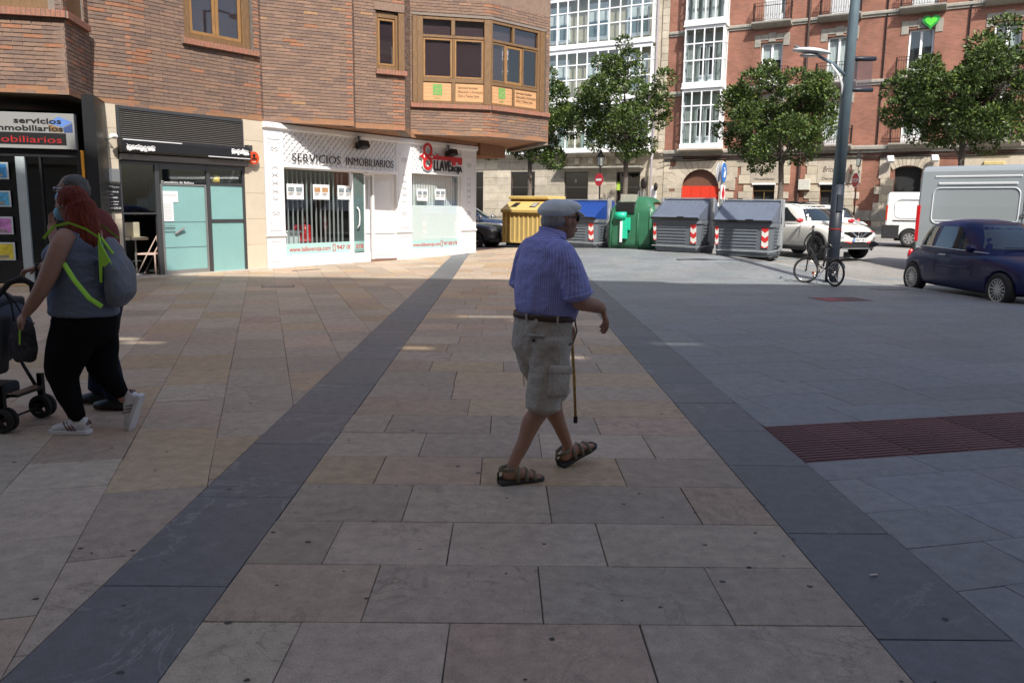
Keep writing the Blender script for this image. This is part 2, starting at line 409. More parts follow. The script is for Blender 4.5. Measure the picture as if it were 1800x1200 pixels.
# --- ribbed red tactile strip
M_TAC = mat('red tactile tile', (.165, .075, .075), .7, var=.2, scale=20, bump=.3, world=True, tint=True)
root = None; tiles = []
for r_ in range(2):
    t = 1.0
    while t < 9.6:
        c0 = 4.555+.4275*r_; t2 = t+.43
        P = keepR([(s*gr[0]+c*gn[0], s*gr[1]+c*gn[1]) for s, c in ((t, c0), (t2, c0), (t2, c0+.4275), (t, c0+.4275))])
        if len(P) > 2 and area(P) > .01: tiles.append((P, c0, t, t2))
        t = t2
mb = MB(); mb.add([(s*gr[0]+c*gn[0], s*gr[1]+c*gn[1], -.013) for s, c in ((2.6, 4.55), (9.7, 4.55), (9.7, 5.412), (2.6, 5.412))], [(0, 1, 2, 3)])
root = mb.build('tactile_strip', M_GROUT, kind='structure')
for P, c0, t, t2 in tiles:
    mb = MB(); tt = rnd(.85, 1.15); slab(mb, P, inset=.003, base=-.004, tint=(tt, tt, tt))
    for j in range(8):
        c = c0+.03+j*.0525
        q = keepR([(s*gr[0]+cc*gn[0], s*gr[1]+cc*gn[1]) for s, cc in ((t+.012, c), (t2-.012, c), (t2-.012, c+.03), (t+.012, c+.03))])
        if len(q) > 2 and area(q) > .002:
            n = len(q); cx = sum(p[0] for p in q)/n; cy = sum(p[1] for p in q)/n
            vs = [(x, y, -.005) for x, y in q]+[(x+(cx-x)*.02+(.0), y, .003) for x, y in q]
            mb.add(vs, [tuple(range(n, 2*n))]+[(i, (i+1) % n, n+(i+1) % n, n+i) for i in range(n)])
    mb.build('tactile_tile', M_TAC, root, fix=False)

# --- street: one sheet reaching far behind everything
mb = MB(); nx, ny = 80, 60; X0, X1, Y0, Y1 = -60, 100, -70, 90
vs = []
xs_ = [X0+(X1-X0)*i/160 for i in range(161)]; ys_ = [Y0+(Y1-Y0)*j/160 for j in range(161)]
for y in ys_:
    for x in xs_: vs.append((x, y, gz(x, y)-.115))
mb.add(vs, [(j*161+i, j*161+i+1, (j+1)*161+i+1, (j+1)*161+i) for j in range(160) for i in range(160)])
mb.build('road', M_ROAD, smooth=True, fix=False, kind='structure')
# kerb stones along the square
kb = MB(); root = None; stones = []
for (a, b) in zip(KERB[:-1], KERB[1:]):
    A = Vector(a); B = Vector(b); L = (B-A).length; k = max(1, round(L/.9)); d = (B-A)/L; nn = Vector((d.y, -d.x))
    for i in range(k):
        p = A+d*(L*i/k+.004); q = A+d*(L*(i+1)/k-.004); stones.append((p, q, nn))
base = MB()
for p, q, nn in stones: 
    base.add([(p.x, p.y, gz(p.x, p.y)-.2), (q.x, q.y, gz(q.x, q.y)-.2), (q.x+nn.x*.14, q.y+nn.y*.14, gz(q.x, q.y)-.2), (p.x+nn.x*.14, p.y+nn.y*.14, gz(p.x, p.y)-.2)]+
             [(p.x, p.y, gz(p.x, p.y)-.014), (q.x, q.y, gz(q.x, q.y)-.014), (q.x+nn.x*.14, q.y+nn.y*.14, gz(q.x, q.y)-.014), (p.x+nn.x*.14, p.y+nn.y*.14, gz(p.x, p.y)-.014)],
             [(0, 1, 2, 3), (4, 5, 6, 7), (0, 1, 5, 4), (1, 2, 6, 5), (2, 3, 7, 6), (3, 0, 4, 7)])
root = base.build('kerb', M_GROUT, kind='structure')
for p, q, nn in stones:
    mb = MB(); v_ = rnd(.85, 1.1); mb.tint = (v_, v_, v_); W_ = .16; c = .012
    def P(o, w_, dz): x, y = o.x+nn.x*w_, o.y+nn.y*w_; return (x, y, gz(o.x, o.y)+dz)
    pr = [(0, -.13), (0, 0), (W_-c, 0), (W_, -c), (W_, -.13)]
    mb.rings([[P(p, a_, b_) for a_, b_ in pr], [P(q, a_, b_) for a_, b_ in pr]])
    mb.build('kerb_stone', M_KERB, root)
# painted blue parking marks and far kerb
M_BLUE = mat('faded blue road paint', (.16, .36, .50), .8, var=.35, scale=14, world=True)
mb = MB()
def line_mark(mb, a, b, w_):
    A = Vector(a); B = Vector(b); d = (B-A).normalized(); n_ = Vector((-d.y, d.x))*w_/2; k = max(1, int((B-A).length/.8))
    for i in range(k):
        p = A+(B-A)*i/k; q = A+(B-A)*(i+1)/k
        mb.add([(*(p-n_), gz(*p)-.111), (*(q-n_), gz(*q)-.111), (*(q+n_), gz(*q)-.111), (*(p+n_), gz(*p)-.111)], [(0, 1, 2, 3)])
line_mark(mb, (9.3, 20.6), (11.2, 20.1), .1); line_mark(mb, (8.1, 22.6), (9.5, 23.0), .1); line_mark(mb, (7.6, 24.2), (8.7, 24.4), .1)
mb.build('road_marking', M_BLUE, kind='structure')
# covers and grates let into the square
M_IRON = mat('cast iron cover', (.09, .085, .08), .55, metal=.6, var=.3, scale=30, bump=.5, bscale=90)
M_REDP = mat('faded red painted plate', (.27, .08, .085), .7, var=.3, scale=12)
def cover(name, x, y, w_, d_, rz, m_, label, split=False):
    r_ = empty(name, (x, y, gz(x, y)), rz, label=label, cat='cover')
    mb = MB(); mb.box(-w_/2, w_/2, -d_/2, d_/2, -.01, .003); 
    mb.build('cover_frame', M_IRON, r_)
    mb = MB(); mb.box(-w_/2+.025, (0 if split else w_/2-.025), -d_/2+.025, d_/2-.025, 0, .006)
    mb.build('plate', m_, r_)
    if split:
        mb = MB(); mb.box(.01, w_/2-.025, -d_/2+.025, d_/2-.025, 0, .006); mb.build('plate', mat('dark red plate', (.09, .05, .055), .6), r_)
    return r_
cover('utility_cover', 6.25, 15.2, .95, .62, R(13), M_REDP, 'small rectangular cover, half faded red and half dark, in the grey paving near the bicycle', True)
cover('utility_cover', 8.15, 17.35, .75, .3, R(13), mat('grey stone inlay', (.20, .20, .19), .7), 'grey inlaid cover with a thin frame between the bicycle and the dark blue car')
cover('utility_cover', -4.5, 16.4, .62, .5, R(16), mat('beige stone inlay', (.31, .265, .22), .7), 'square stone inlaid cover in the beige slabs left of the dark band')
cover('inset_strip', -4.9, 20.55, .9, .1, R(54), M_IRON, 'narrow dark drain grate in the slabs before the white shop')
cover('inset_strip', 5.25, 22.9, 1.0, .16, R(13), M_IRON, 'dark drain grate in the sunlit paving before the grey containers')  # narrow dark strip set flush in the paving
cover('utility_cover', -1.0, 27.4, .5, .35, R(20), mat('beige stone inlay', (.31, .265, .22), .7), 'small dull cover beyond the right end of the white shop')
# gum spots trodden into the slabs
M_GUM = mat('trodden gum', (.05, .048, .047), .7)
mb = MB(); rg = random.Random(3)
for i in range(130):
    y = 2.3+13*rg.random()**1.5; x = rg.uniform(-.62, .62)*y
    r_ = rg.uniform(.007, .017); k = 7; ph = rg.random()*6
    vs = [(x+r_*rg.uniform(.7, 1.2)*cos(ph+2*pi*j/k), y+r_*rg.uniform(.6, 1.1)*sin(ph+2*pi*j/k), .0012) for j in range(k)]
    mb.add(vs, [tuple(range(k))])
mb.build('gum_spots', M_GUM, kind='stuff', label='small dark gum spots trodden into the paving')
mb = MB(); mb.tube([(0, 0, .006), (.035, .008, .006)], .0045, 8); cb = mb.build('cigarette_butt', mat('cigarette paper', (.75, .7, .62), .8), label='crushed cigarette butt on the dark slate band, lower right', cat='litter'); cb.location = (1.66, 3.48, 0)
# ================================================================ brick building on the left
M_MORT = mat('lime mortar', (.215, .18, .155), .95, var=.2, scale=30, bump=.4)
M_BRICK = mat('long handmade brick', (.225, .15, .115), .85, var=.22, scale=14, bump=.5, bscale=70, tint=True, world=True)
M_BRICKFLAT = mat('brick of upper storeys', (.22, .15, .115), .9, var=.25, scale=10)
M_SOFFIT = mat('ochre soffit render', (.30, .155, .085), .9, var=.12, scale=5, world=True)
M_WOOD = mat('weathered varnished wood', (.175, .10, .045), .55, var=.4, scale=7, stretch=(6, 6, .8), bump=.25, bscale=50)
M_WOODL = mat('ochre wood', (.28, .15, .055), .5, var=.3, scale=6, stretch=(6, 6, .8))
M_WHITE = mat('white painted timber', (.80, .80, .81), .45, var=.03, scale=3)
M_LINE = mat('pale grey groove', (.42, .42, .43), .6, var=0)
M_BLACK = mat('black letter', (.012, .012, .013), .4, var=0)
M_BLACKM = mat('black metal', (.02, .02, .022), .4, var=.1, metal=.3)
M_CREAM = mat('cream stone cladding', (.62, .54, .42), .65, var=.06, scale=3, world=True, tint=True)
M_FROST = mat('frosted aqua glass', (.24, .45, .44), .22, var=.07, scale=1.3, coat=.5)
M_ALU = mat('dark grey aluminium', (.10, .10, .105), .35, metal=.6, var=.05)
M_ALUL = mat('brushed aluminium', (.42, .42, .41), .35, metal=.8, var=.05)
M_DARKIN = mat('dark interior wall', (.05, .055, .055), .8)
M_PALEIN = mat('pale interior wall', (.40, .41, .40), .8)
M_GLASS = glass('clear shop glass', (.92, .96, .955), 1.5)
M_GLASSD = glass('tinted pane', (.72, .68, .70), 1.6)
M_RED = mat('red sign paint', (.55, .015, .02), .4, var=.03)

FP = dict(A0=(-12.182, 15.338), A1=(-8.29, 16.26), A2=(-8.53, 17.7), SE=(-7.92, 18.22), B1=(-5.97, 20.80), B2=(-5.95, 20.92), C=(-3.9, 21.8), C2=(-3.94, 22.27),
          D=(-2.72, 22.91), D2=(-2.825, 25.17), E=(-.4725, 25.68), F=(1.365, 27.48), G=(.3, 31.2), H=(-14, 36), I=(-16, 15.0))
def frame(a, b):
    A = Vector(FP[a]); B = Vector(FP[b]); d = B-A; T = TR(A.x, A.y, 0, atan2(d.y, d.x))
    if (a, b) in (('D2', 'E'), ('E', 'F')): return T @ Matrix.Translation((0, 0, -.081)) @ Matrix.Diagonal((1.05, 1, 1.05, 1)), d.length/1.05
    return T, d.length
ZB, ZT = 3.6, 7.55
bb = empty('brick_building', (-5.95, 20.92, 0), label='brown brick apartment block with timber bay windows overhanging the shops on the left', cat='building')
RI = Matrix.Translation((5.95, -20.92, 0))
allbricks = []
def panel(mb, s0, s1, z0, z1, holes, y0, y1):
    xs = sorted({s0, s1, *[h[0] for h in holes], *[h[1] for h in holes]}); zs = sorted({z0, z1, *[h[2] for h in holes], *[h[3] for h in holes]})
    xs = [x for x in xs if s0 <= x <= s1]; zs = [z for z in zs if z0 <= z <= z1]
    for a, b in zip(xs, xs[1:]):
        run = None
        for c, d in zip(zs, zs[1:]):
            solid = not any(h[0] <= a and b <= h[1] and h[2] <= c and d <= h[3] for h in holes)
            if solid: run = (run[0], d) if run else (c, d)
            if (not solid or d == zs[-1]) and run: mb.box(a, b, y0, y1, run[0], run[1]); run = None
def brick_tint(edge=False, course=0):
    if edge and course % 2 == 0: v = rnd(.9, 1.15); return (1.35*v, .95*v, .75*v)
    k = random.random(); v = rnd(.88, 1.08)
    if k < .64: return (v, v*.98, v*.95)
    if k < .86: return (.82*v, .83*v, .88*v)
    if k < .97: return (1.18*v, 1.08*v, 1.0*v)
    if k < .985: return (1.45*v, 1.0*v, .75*v)
    return (1.5*v, 1.35*v, .95*v)
PITCHB, BL, JT = .0772, .345, .012
for idx, (a, b, holes, eL, eR) in enumerate([
        ('A0', 'A1', [(2.9, 3.86, 5.10, 7.55)], 0, 1), ('A1', 'A2', [(.18, 1.2, 5.10, 7.55)], 1, 0), ('A2', 'SE', [], 1, 1),
        ('SE', 'B1', [(1.26, 3.08, 5.22, 7.55)], 1, 1), ('B2', 'C', [], 0, 1), ('C2', 'D', [(.58, 1.377, 5.14, 6.62)], 0, 1),
        ('D2', 'E', [(.05, 2.293, 4.47, 6.83)], 0, 1), ('E', 'F', [(0, 2.30, 4.47, 6.83)], 1, 1), ('B1', 'B2', [], 0, 0), ('C', 'C2', [], 0, 0), ('D', 'D2', [], 0, 0), ('F', 'G', [], 1, 0)]):
    ZT = 7.267 if (a, b) in (('D2', 'E'), ('E', 'F')) else 7.55
    T, L = frame(a, b); mb = MB(); panel(mb, 0, L, ZB, ZT, holes, .016, .26)
    wl = mb.build('wall', M_MORT, bb, RI @ T)
    i = 0; z = ZB
    while z < ZT-.03:
        z1 = z+PITCHB-JT; x = 0 if i % 2 == 0 else -BL/2+rnd(-.02, .02)
        if i % 2 and eL: x = -BL*.66
        while x < L:
            x0 = max(0, x); x1 = min(L, x+BL-JT)
            if x1-x0 > .03:
                segs = [(x0, x1)]
                for h in holes:
                    if h[2]-.02 < z1 and z < h[3]+.02:
                        ns = []
                        for s0, s1 in segs:
                            if s1 <= h[0] or s0 >= h[1]: ns.append((s0, s1))
                            else:
                                if s0 < h[0]-.03: ns.append((s0, h[0]))
                                if s1 > h[1]+.03: ns.append((h[1], s1))
                        segs = ns
                for s0, s1 in segs:
                    edge = (eL and s0 < .02) or (eR and s1 > L-.02)
                    allbricks.append((T, wl, s0, s1, z+rnd(-.0015, .0015), z1, brick_tint(edge and a != 'A0', i), rnd(-.003, .004)))
            x += BL
        z += PITCHB; i += 1
def bkey(q):
    p = q[0] @ Vector(((q[2]+q[3])/2, 0, q[4])); d = (p-EYE).length
    vis = p.z < 6.3 and q[3]-q[2] > BL-JT-.002 and (p.x > -10.2)
    return d+(0 if vis else 100)
allbricks.sort(key=bkey)
variants = []
for i in range(14):
    mb = MB(); mb.tint = brick_tint(); mb.cbox(0, BL-JT, 0, .03, 0, PITCHB-JT, .003); variants.append(mb.mesh('brick', M_BRICK))
rest = MB(); cnt = 0
for (T, wl, s0, s1, z0, z1, t, dy) in allbricks:
    if cnt < 296 and s1-s0 > BL-JT-.002:
        o = obj('brick', random.choice(variants), wl, TR(s0, dy, z0)); cnt += 1
    else:
        rest.tint = t; M4 = RI @ T; dy2 = dy; 
        rest.box(s0, s1, dy2, .03, z0, z1, M4)
rest.build('brick', M_BRICK, bb, fix=False, kind='stuff')
ZT = 7.55
# soffit, floor slab and the storeys above
order = ['A0', 'A1', 'A2', 'SE', 'B1', 'B2', 'C', 'C2', 'D', 'D2', 'E', 'F', 'G', 'H', 'I']
pl = [(RI @ Vector((*FP[k], 0))).to_2d()[:] for k in order]
o2 = [(RI @ Vector((*FP[k], 0))).to_2d()[:] for k in ('A0', 'A1', 'A2', 'SE', 'B1', 'B2', 'C', 'C2', 'D')]+[(RI @ Vector((*q, 0))).to_2d()[:] for q in ((-2.80, 25.1), (-.95, 28.05), (-13, 35), (-15.5, 15.2))]
MB().prism(o2, ZB+.004, ZB+.14).build('soffit', M_SOFFIT, bb)
MB().prism([(RI @ Vector((*q, 0))).to_2d()[:] for q in (FP['D2'], FP['E'], FP['F'], FP['G'], (-2, 31.5), (-2.9, 26.2))], 3.704, 3.84).build('bay_soffit', M_SOFFIT, bb)
MB().prism(pl, ZT+.001, 19).build('upper_storeys', M_BRICKFLAT, bb)
# ground floor mass behind the white shop, and the corner beam under the bay
MB().prism([(RI @ Vector((*p, 0))).to_2d()[:] for p in ((-1.1, 28.7), (-3.4, 35), (-14, 35.5), (-14, 27), (-6, 27))], -.2, ZB).build('ground_floor_wall', M_SOFFIT, bb)
MB().prism([(RI @ Vector((*p, 0))).to_2d()[:] for p in ((-.85, 28.35), (-.02, 29.9), (-1.6, 31), (-2.2, 29.5))], 3.3, 3.70).build('corner_beam', M_SOFFIT, bb)
def soldier(parent, T, s0, s1, z0, z1, y0, pitch=.085):
    n = round((s1-s0)/pitch); p = (s1-s0)/n
    me = None
    for i in range(n):
        mb = MB(); mb.tint = (1.35*rnd(.9, 1.1), .95, .85); mb.cbox(.004, p-.004, 0, .2, 0, z1-z0, .004)
        o = mb.build('brick', M_BRICK, parent, T @ TR(s0+i*p, y0, z0))
def sill(a, b, s0, s1, z0, z1, out=.09):
    T, L = frame(a, b); mb = MB(); mb.box(s0+.003, s1-.003, -out+.012, .12, z0+.003, z1-.003)
    r_ = mb.build('window_sill', M_MORT, bb, RI @ T)
    soldier(r_, Matrix(), s0, s1, z0, z1, -out)
sill('A0', 'A1', 2.9, 4.05, 4.98, 5.11); sill('A1', 'A2', -.03, 1.3, 4.98, 5.11); sill('SE', 'B1', 1.18, 3.18, 5.09, 5.21); sill('C2', 'D', .56, 1.42, 5.01, 5.13)
sill('D2', 'E', .0, 2.30, 4.34, 4.46); sill('E', 'F', .0, 2.44, 4.34, 4.46)
T, L = frame('C2', 'D'); MB().box(.54, 1.377, -.012, .1, 6.62, 6.82).build('lintel', M_BRICKFLAT, bb, RI @ T); 
# venetian blind
M_BLIND = mat('mauve venetian blind', (.17, .145, .15), .7, var=.1)
def blind(parent, x0, x1, z0, z1, y):
    mb = MB(); z = z0
    while z < z1: mb.add([(x0, y, z), (x1, y, z), (x1, y+.012, z+.018), (x0, y+.012, z+.018)], [(0, 1, 2, 3)]); z += .021
    mb.box(x0, x1, y+.03, y+.04, z0, z1)
    mb.build('blind', M_BLIND, parent, kind='stuff')
def sash(parent, x0, x1, z0, z1, y, m_=None, fw=.055, withblind=True):
    mb = MB(); M_ = m_ or M_WOODL
    for q in ((x0, x0+fw, z0, z1), (x1-fw, x1, z0, z1), (x0+fw, x1-fw, z0, z0+fw), (x0+fw, x1-fw, z1-fw, z1)): mb.cbox(q[0]+.001, q[1]-.001, y, y+.05, q[2]+.001, q[3]-.001, .006)
    s_ = mb.build('sash', M_, parent)
    MB().box(x0+fw-.005, x1-fw+.005, y+.02, y+.026, z0+fw-.005, z1-fw+.005).build('pane', M_GLASSD, s_)
    if withblind: blind(s_, x0+fw, x1-fw, z0+fw, z1-fw, y+.07)
def bars(mb, xs, zs, w_, y0, y1, x0, x1, z0, z1):
    for x in xs: mb.cbox(x-w_/2, x+w_/2, y0, y1, z0, z1, .008)
    for z in zs: mb.cbox(x0, x1, y0+.006, y1-.004, z-w_/2, z+w_/2, .008)
def win(a, b, name='window'):
    T, L = frame(a, b); return T
# F6 bay front
def wframe(a, b, mbfun, m_=M_WOOD):
    T, L = frame(a, b); mb = MB(); mbfun(mb); return mb.build('window', m_, bb, RI @ T)
def f6(mb):
    mb.cbox(.06, .19, -.03, .12, 4.47, 6.80, .01); mb.cbox(.19, .36, .0, .12, 4.47, 6.80, .01); mb.cbox(2.09, 2.285, -.03, .12, 4.47, 6.80, .01)
    for z0, z1 in ((4.47, 4.545), (5.055, 5.16), (6.25, 6.325), (6.73, 6.80)): mb.cbox(.36, 2.09, .01, .12, z0, z1, .008)
    mb.cbox(1.165, 1.275, .005, .12, 4.545, 5.055, .008); mb.cbox(1.15, 1.26, .005, .12, 6.325, 6.73, .008); mb.cbox(1.19, 1.24, .02, .12, 5.16, 6.25, .008)
w6 = wframe('D2', 'E', f6)
sash(w6, .365, 1.185, 5.17, 6.24, .03); sash(w6, 1.245, 2.085, 5.17, 6.24, .03)
def f7(mb):
    mb.cbox(-.02, .05, -.02, .12, 4.47, 6.80, .01); mb.cbox(1.935, 2.03, .0, .12, 4.47, 6.80, .01); mb.cbox(2.03, 2.22, -.03, .12, 4.47, 6.80, .01)
    for z0, z1 in ((4.47, 4.545), (5.04, 5.13), (6.23, 6.30), (6.73, 6.80)): mb.cbox(.05, 1.935, .01, .12, z0, z1, .008)
    mb.cbox(.90, .98, .005, .12, 4.545, 5.04, .008); mb.cbox(.87, .95, .005, .12, 6.30, 6.73, .008)
w7 = wframe('E', 'F', f7)
sash(w7, .055, .60, 5.14, 6.22, .03, M_WOOD); sash(w7, .61, 1.30, 5.14, 6.22, .045, M_WOODL, .08, False); sash(w7, 1.31, 1.93, 5.14, 6.22, .03, M_WOOD, .05, False)
for w_, r_ in ((w6, ((.36, 1.16), (1.25, 2.09))), (w7, ((.05, .88), (.94, 1.93)))):
    for x0, x1 in r_: MB().box(x0, x1, .07, .078, 6.31, 6.73).build('pane', M_GLASSD, w_); MB().box(x0, x1, .16, .17, 6.31, 6.74).build('blind', M_BLIND, w_)
M_PEACH = mat('peach lettered panel', (.56, .31, .15), .6, var=.06, scale=4)
M_GREEN = mat('leaf green print', (.13, .34, .09), .6, var=.05)
M_TXTB = mat('dark brown print', (.07, .045, .03), .6, var=0)
for w_, r_ in ((w6, ((.365, 1.16), (1.28, 2.088))), (w7, ((.055, .895), (.985, 1.93)))):
    for j, (x0, x1) in enumerate(r_):
        pn = MB()
        z = 4.55
        while z < 5.03: pn.cbox(x0, x1, .04, .06, z, min(z+.1, 5.05)-.003, .003); z += .1
        pn = pn.build('lettered_panel', M_PEACH, w_)
        cx = (x0+x1)/2
        if j == 0:
            MB().box(cx-.13, cx+.14, .034, .0395, 4.70, 5.0).build('emblem', M_GREEN, pn)
            e = MB(); 
            for q in ([(-.1, 4.96), (.09, 4.95), (0, 4.86), (-.06, 4.71)], [(-.11, 4.88), (0, 4.86)], [(.12, 4.93), (.06, 4.84), (.1, 4.78), (.02, 4.71)], [(-.12, 4.78), (-.03, 4.72)]):
                e.tube([(cx+x, .033, z) for x, z in q], .006, 5)
            e.build('emblem_stroke', M_PEACH, pn)
            text('small_lettering', 'LEINN', M_GREEN, pn, cx, 4.60, .06, .036, .003, align='CENTER')
        else:
            for k, tx in enumerate(('- Servicios Sociales', '- Educación y Formación', '- Ocio y Tiempo Libre')):
                text('lettering', tx, M_TXTB, pn, x0+.03, 4.90-.11*k, .085, .036, .003, width=(x1-x0)*(.74 if k == 0 else .94 if k == 1 else .8))
# F5 small window
def f5(mb):
    for q in ((.585, .66, 5.14, 6.62), (1.14, 1.21, 5.14, 6.56), (.66, 1.14, 5.14, 5.24), (.66, 1.14, 6.44, 6.60)): mb.cbox(q[0], q[1], .06, .16, q[2], q[3], .01)
    mb.cbox(1.21, 1.375, .0, .16, 5.14, 6.60, .01)
w5 = wframe('C2', 'D', f5); sash(w5, .665, 1.135, 5.25, 6.43, .08)
# F3 window, near wall
def f3(mb):
    for q in ((1.26, 1.42, 5.22, 7.55), (2.80, 3.0, 5.22, 7.55), (1.42, 2.80, 5.22, 5.34)): mb.cbox(q[0], q[1], .02, .2, q[2], q[3], .01)
w3 = wframe('SE', 'B1', f3); sash(w3, 1.43, 2.10, 5.35, 7.53, .06, M_WOODL, .08); sash(w3, 2.11, 2.79, 5.35, 7.53, .06, M_WOODL, .08)
def f0(mb):
    mb.cbox(2.9, 3.86, .05, .2, 5.11, 5.3, .01); mb.cbox(3.75, 3.86, .03, .2, 5.3, 7.55, .01); mb.cbox(2.9, 3.02, .03, .2, 5.3, 7.55, .01)
w0 = wframe('A0', 'A1', f0); sash(w0, 3.02, 3.74, 5.31, 7.5, .09, M_WOODL, .1)
w1 = wframe('A1', 'A2', lambda mb: mb.cbox(.18, 1.2, .05, .2, 5.11, 7.55, .01)); 

# ================================================================ white estate agency front
WROT = atan2(WD.y, WD.x)
ws = empty('white_shopfront', (WA.x, WA.y, 0), WROT, label='white painted estate agency shopfront with lattice fascia and red key emblem', cat='shopfront')
def room(parent, s0, s1, y0, y1, z0, z1, m_, mf=None, name='interior_wall'):
    mb = MB(); mb.quad((s0, y1, z0), (s1, y1, z0), (s1, y1, z1), (s0, y1, z1)); mb.quad((s0, y0, z0), (s0, y1, z0), (s0, y1, z1), (s0, y0, z1)); mb.quad((s1, y0, z0), (s1, y1, z0), (s1, y1, z1), (s1, y0, z1)); mb.quad((s0, y0, z1), (s1, y0, z1), (s1, y1, z1), (s0, y1, z1))
    mb.build(name, m_, parent, fix=False); MB().box(s0, s1, y0, y1, z0-.05, z0).build('interior_floor', mf or m_, parent)
room(ws, .05, 8.98, .35, 4.2, .05, 3.45, mat('grey office wall', (.20, .19, .185), .8), mat('office floor', (.10, .09, .085), .4))
def moulded(mb, s0, s1, z0, z1, y):  # raised beading frame
    w_ = .018
    for q in ((s0, s1, z1-w_, z1), (s0, s1, z0, z0+w_), (s0, s0+w_, z0+w_, z1-w_), (s1-w_, s1, z0+w_, z1-w_)): mb.cbox(q[0], q[1], y-.012, y, q[2], q[3], .004)
def pier(s0, s1):
    mb = MB(); mb.box(s0, s1, 0, .34, 0, 3.42); mb.cbox(s0-.025, s1+.025, -.035, 0, .80, .86, .012); mb.cbox(s0-.012, s1+.012, -.02, 0, 0, .1, .008)
    moulded(mb, s0+.1, s1-.1, .18, .70, 0); moulded(mb, s0+.08, s1-.08, .95, 3.2, 0)
    p = mb.build('pilaster', M_WHITE, ws)
    mb = MB(); c = (s0+s1)/2
    for k in range(4):
        zc = 2.42-.2*k
        for sg in (1, -1):
            pts = [(c+.1*cos(a)*1, -.006, zc+.1*sin(a)*sg) for a in [R(25+130*t/8) for t in range(9)]]; mb.tube(pts, .007, 5)
    for zc, sg in ((2.95, 1), (1.38, -1)):
        for sx in (1, -1):
            mb.tube([(c+sx*x, -.006, zc+sg*z) for x, z in ((.0, .0), (.05, .05), (.1, .03), (.11, -.03), (.05, -.02), (.03, -.08))], .007, 5)
    for sx in (-.2, .2): 
        for zc in (1.15, 3.1): mb.ball((c+sx*(s1-s0)/.62*.8, -.004, zc), .014, 5)
    mb.build('relief_ornament', M_LINE, p)
pier(.03, .63); pier(4.93, 5.635); pier(8.15, 9.0)
mb = MB()
mb.box(.63, 4.93, .03, .3, 2.58, 3.44); mb.box(5.635, 8.15, .03, .3, 2.62, 3.5)                       # boards behind lattice
mb.cbox(0, 9.03, -.06, .34, 3.44, 3.585, .02); mb.cbox(.02, 9.01, -.03, .02, 3.42, 3.47, .01)
mb.cbox(.63, 4.93, -.01, .2, 2.52, 2.60, .01); mb.cbox(5.635, 8.15, -.01, .2, 2.57, 2.645, .01)
fas = mb.build('fascia', M_WHITE, ws)
mb = MB(); mb.cbox(.63, 3.77, -.02, .3, 0, .27, .01); mb.build('plinth', M_WHITE, ws)
mb = MB(); mb.cbox(5.635, 8.15, -.02, .3, 0, .25, .01); mb.build('plinth', M_WHITE, ws)
MB().box(3.77, 4.93, .0, .9, 0, .06).build('threshold', mat('red brown threshold', (.22, .13, .10), .6), ws)
def lattice(s0, s1, z0, z1, p=.178):
    for sg in (1, -1):
        c = s0-(z1-z0) if sg > 0 else s0
        while c < s1+(z1-z0):
            # line x = c + sg*(z-z0); clip strip polygon to the rectangle
            w_ = .033; a = [(c-w_, z0), (c+w_, z0), (c+sg*(z1-z0)+w_, z1), (c+sg*(z1-z0)-w_, z1)]
            a = clip(clip(a, -1, 0, -s0), 1, 0, s1)
            if len(a) > 2 and area(a) > .004:
                y = .005 if sg > 0 else .0125
                MB().prism(a, y, y+.02+(.006 if sg > 0 else 0), axis='y').build('lattice_strip', M_WHITE, fas)
            c += p
lattice(.64, 4.92, 2.6, 3.42); lattice(5.645, 8.14, 2.645, 3.42)
text('lettering', 'SERVICIOS', M_BLACK, ws, .86, 2.68, .31, -.045, .008, width=1.72, bold=-.003)
text('lettering', 'INMOBILIARIOS', M_BLACK, ws, 2.78, 2.68, .31, -.045, .008, width=1.95, bold=-.003)
# the red key
def ering(cx, cz, ax, az, bx, bz, y0, y1, n=28):
    mb = MB()
    o = [(cx+ax*cos(2*pi*k/n), cz+az*sin(2*pi*k/n)) for k in range(n)]; i_ = [(cx+bx*cos(2*pi*k/n), cz+bz*sin(2*pi*k/n)) for k in range(n)]
    vs = [(x, y0, z) for x, z in o]+[(x, y0, z) for x, z in i_]+[(x, y1, z) for x, z in o]+[(x, y1, z) for x, z in i_]
    fs = []
    for k in range(n):
        j = (k+1) % n; fs += [(k, j, n+j, n+k), (2*n+k, 3*n+k, 3*n+j, 2*n+j), (k, 2*n+k, 2*n+j, j), (n+k, n+j, 3*n+j, 3*n+k)]
    mb.add(vs, fs); return mb
for gx, y0, y1, mm, nm in ((.03, -.05, -.03, M_WHITE, 'key_outline'), (0, -.075, -.051, M_RED, 'key_emblem')):
    kb = ering(6.33, 3.30, .22+gx, .21+gx, .13-gx, .13-gx, y0, y1); k2 = ering(6.33, 2.90, .22+gx, .21+gx, .13-gx, .12-gx, y0, y1); kb.add(k2.v, k2.f)
    kb.prism([(5.92-gx, 3.10), (6.05, 3.15+gx), (6.15, 3.22+gx), (6.15, 2.98-gx), (6.05, 3.05-gx)], y0+.003, y1-.003, axis='y')
    kb.prism([(6.48, 3.22+gx), (6.62, 3.16+gx), (6.62, 3.04-gx), (6.48, 2.98-gx)], y0+.003, y1-.003, axis='y')
    kb.prism([(6.6, 3.155+gx), (8.10+gx, 3.155+gx), (8.10+gx, 3.03-gx), (6.6, 3.03-gx)], y0+.001, y1-.001, axis='y')
    kb.prism([(7.55-gx, 3.03), (7.56-gx, 2.90-gx), (7.72, 2.88-gx), (7.78, 3.0), (7.9, 3.0), (7.92, 2.92-gx), (8.08+gx, 2.93-gx), (8.10+gx, 3.04)], y0, y1, axis='y')
    for c in (6.78, 6.84): kb.prism([(c-.02, 3.17), (c+.02, 3.17), (c+.02, 3.21+gx), (c-.02, 3.21+gx)], y0, y1, axis='y')
    kb.build(nm, mm, ws)
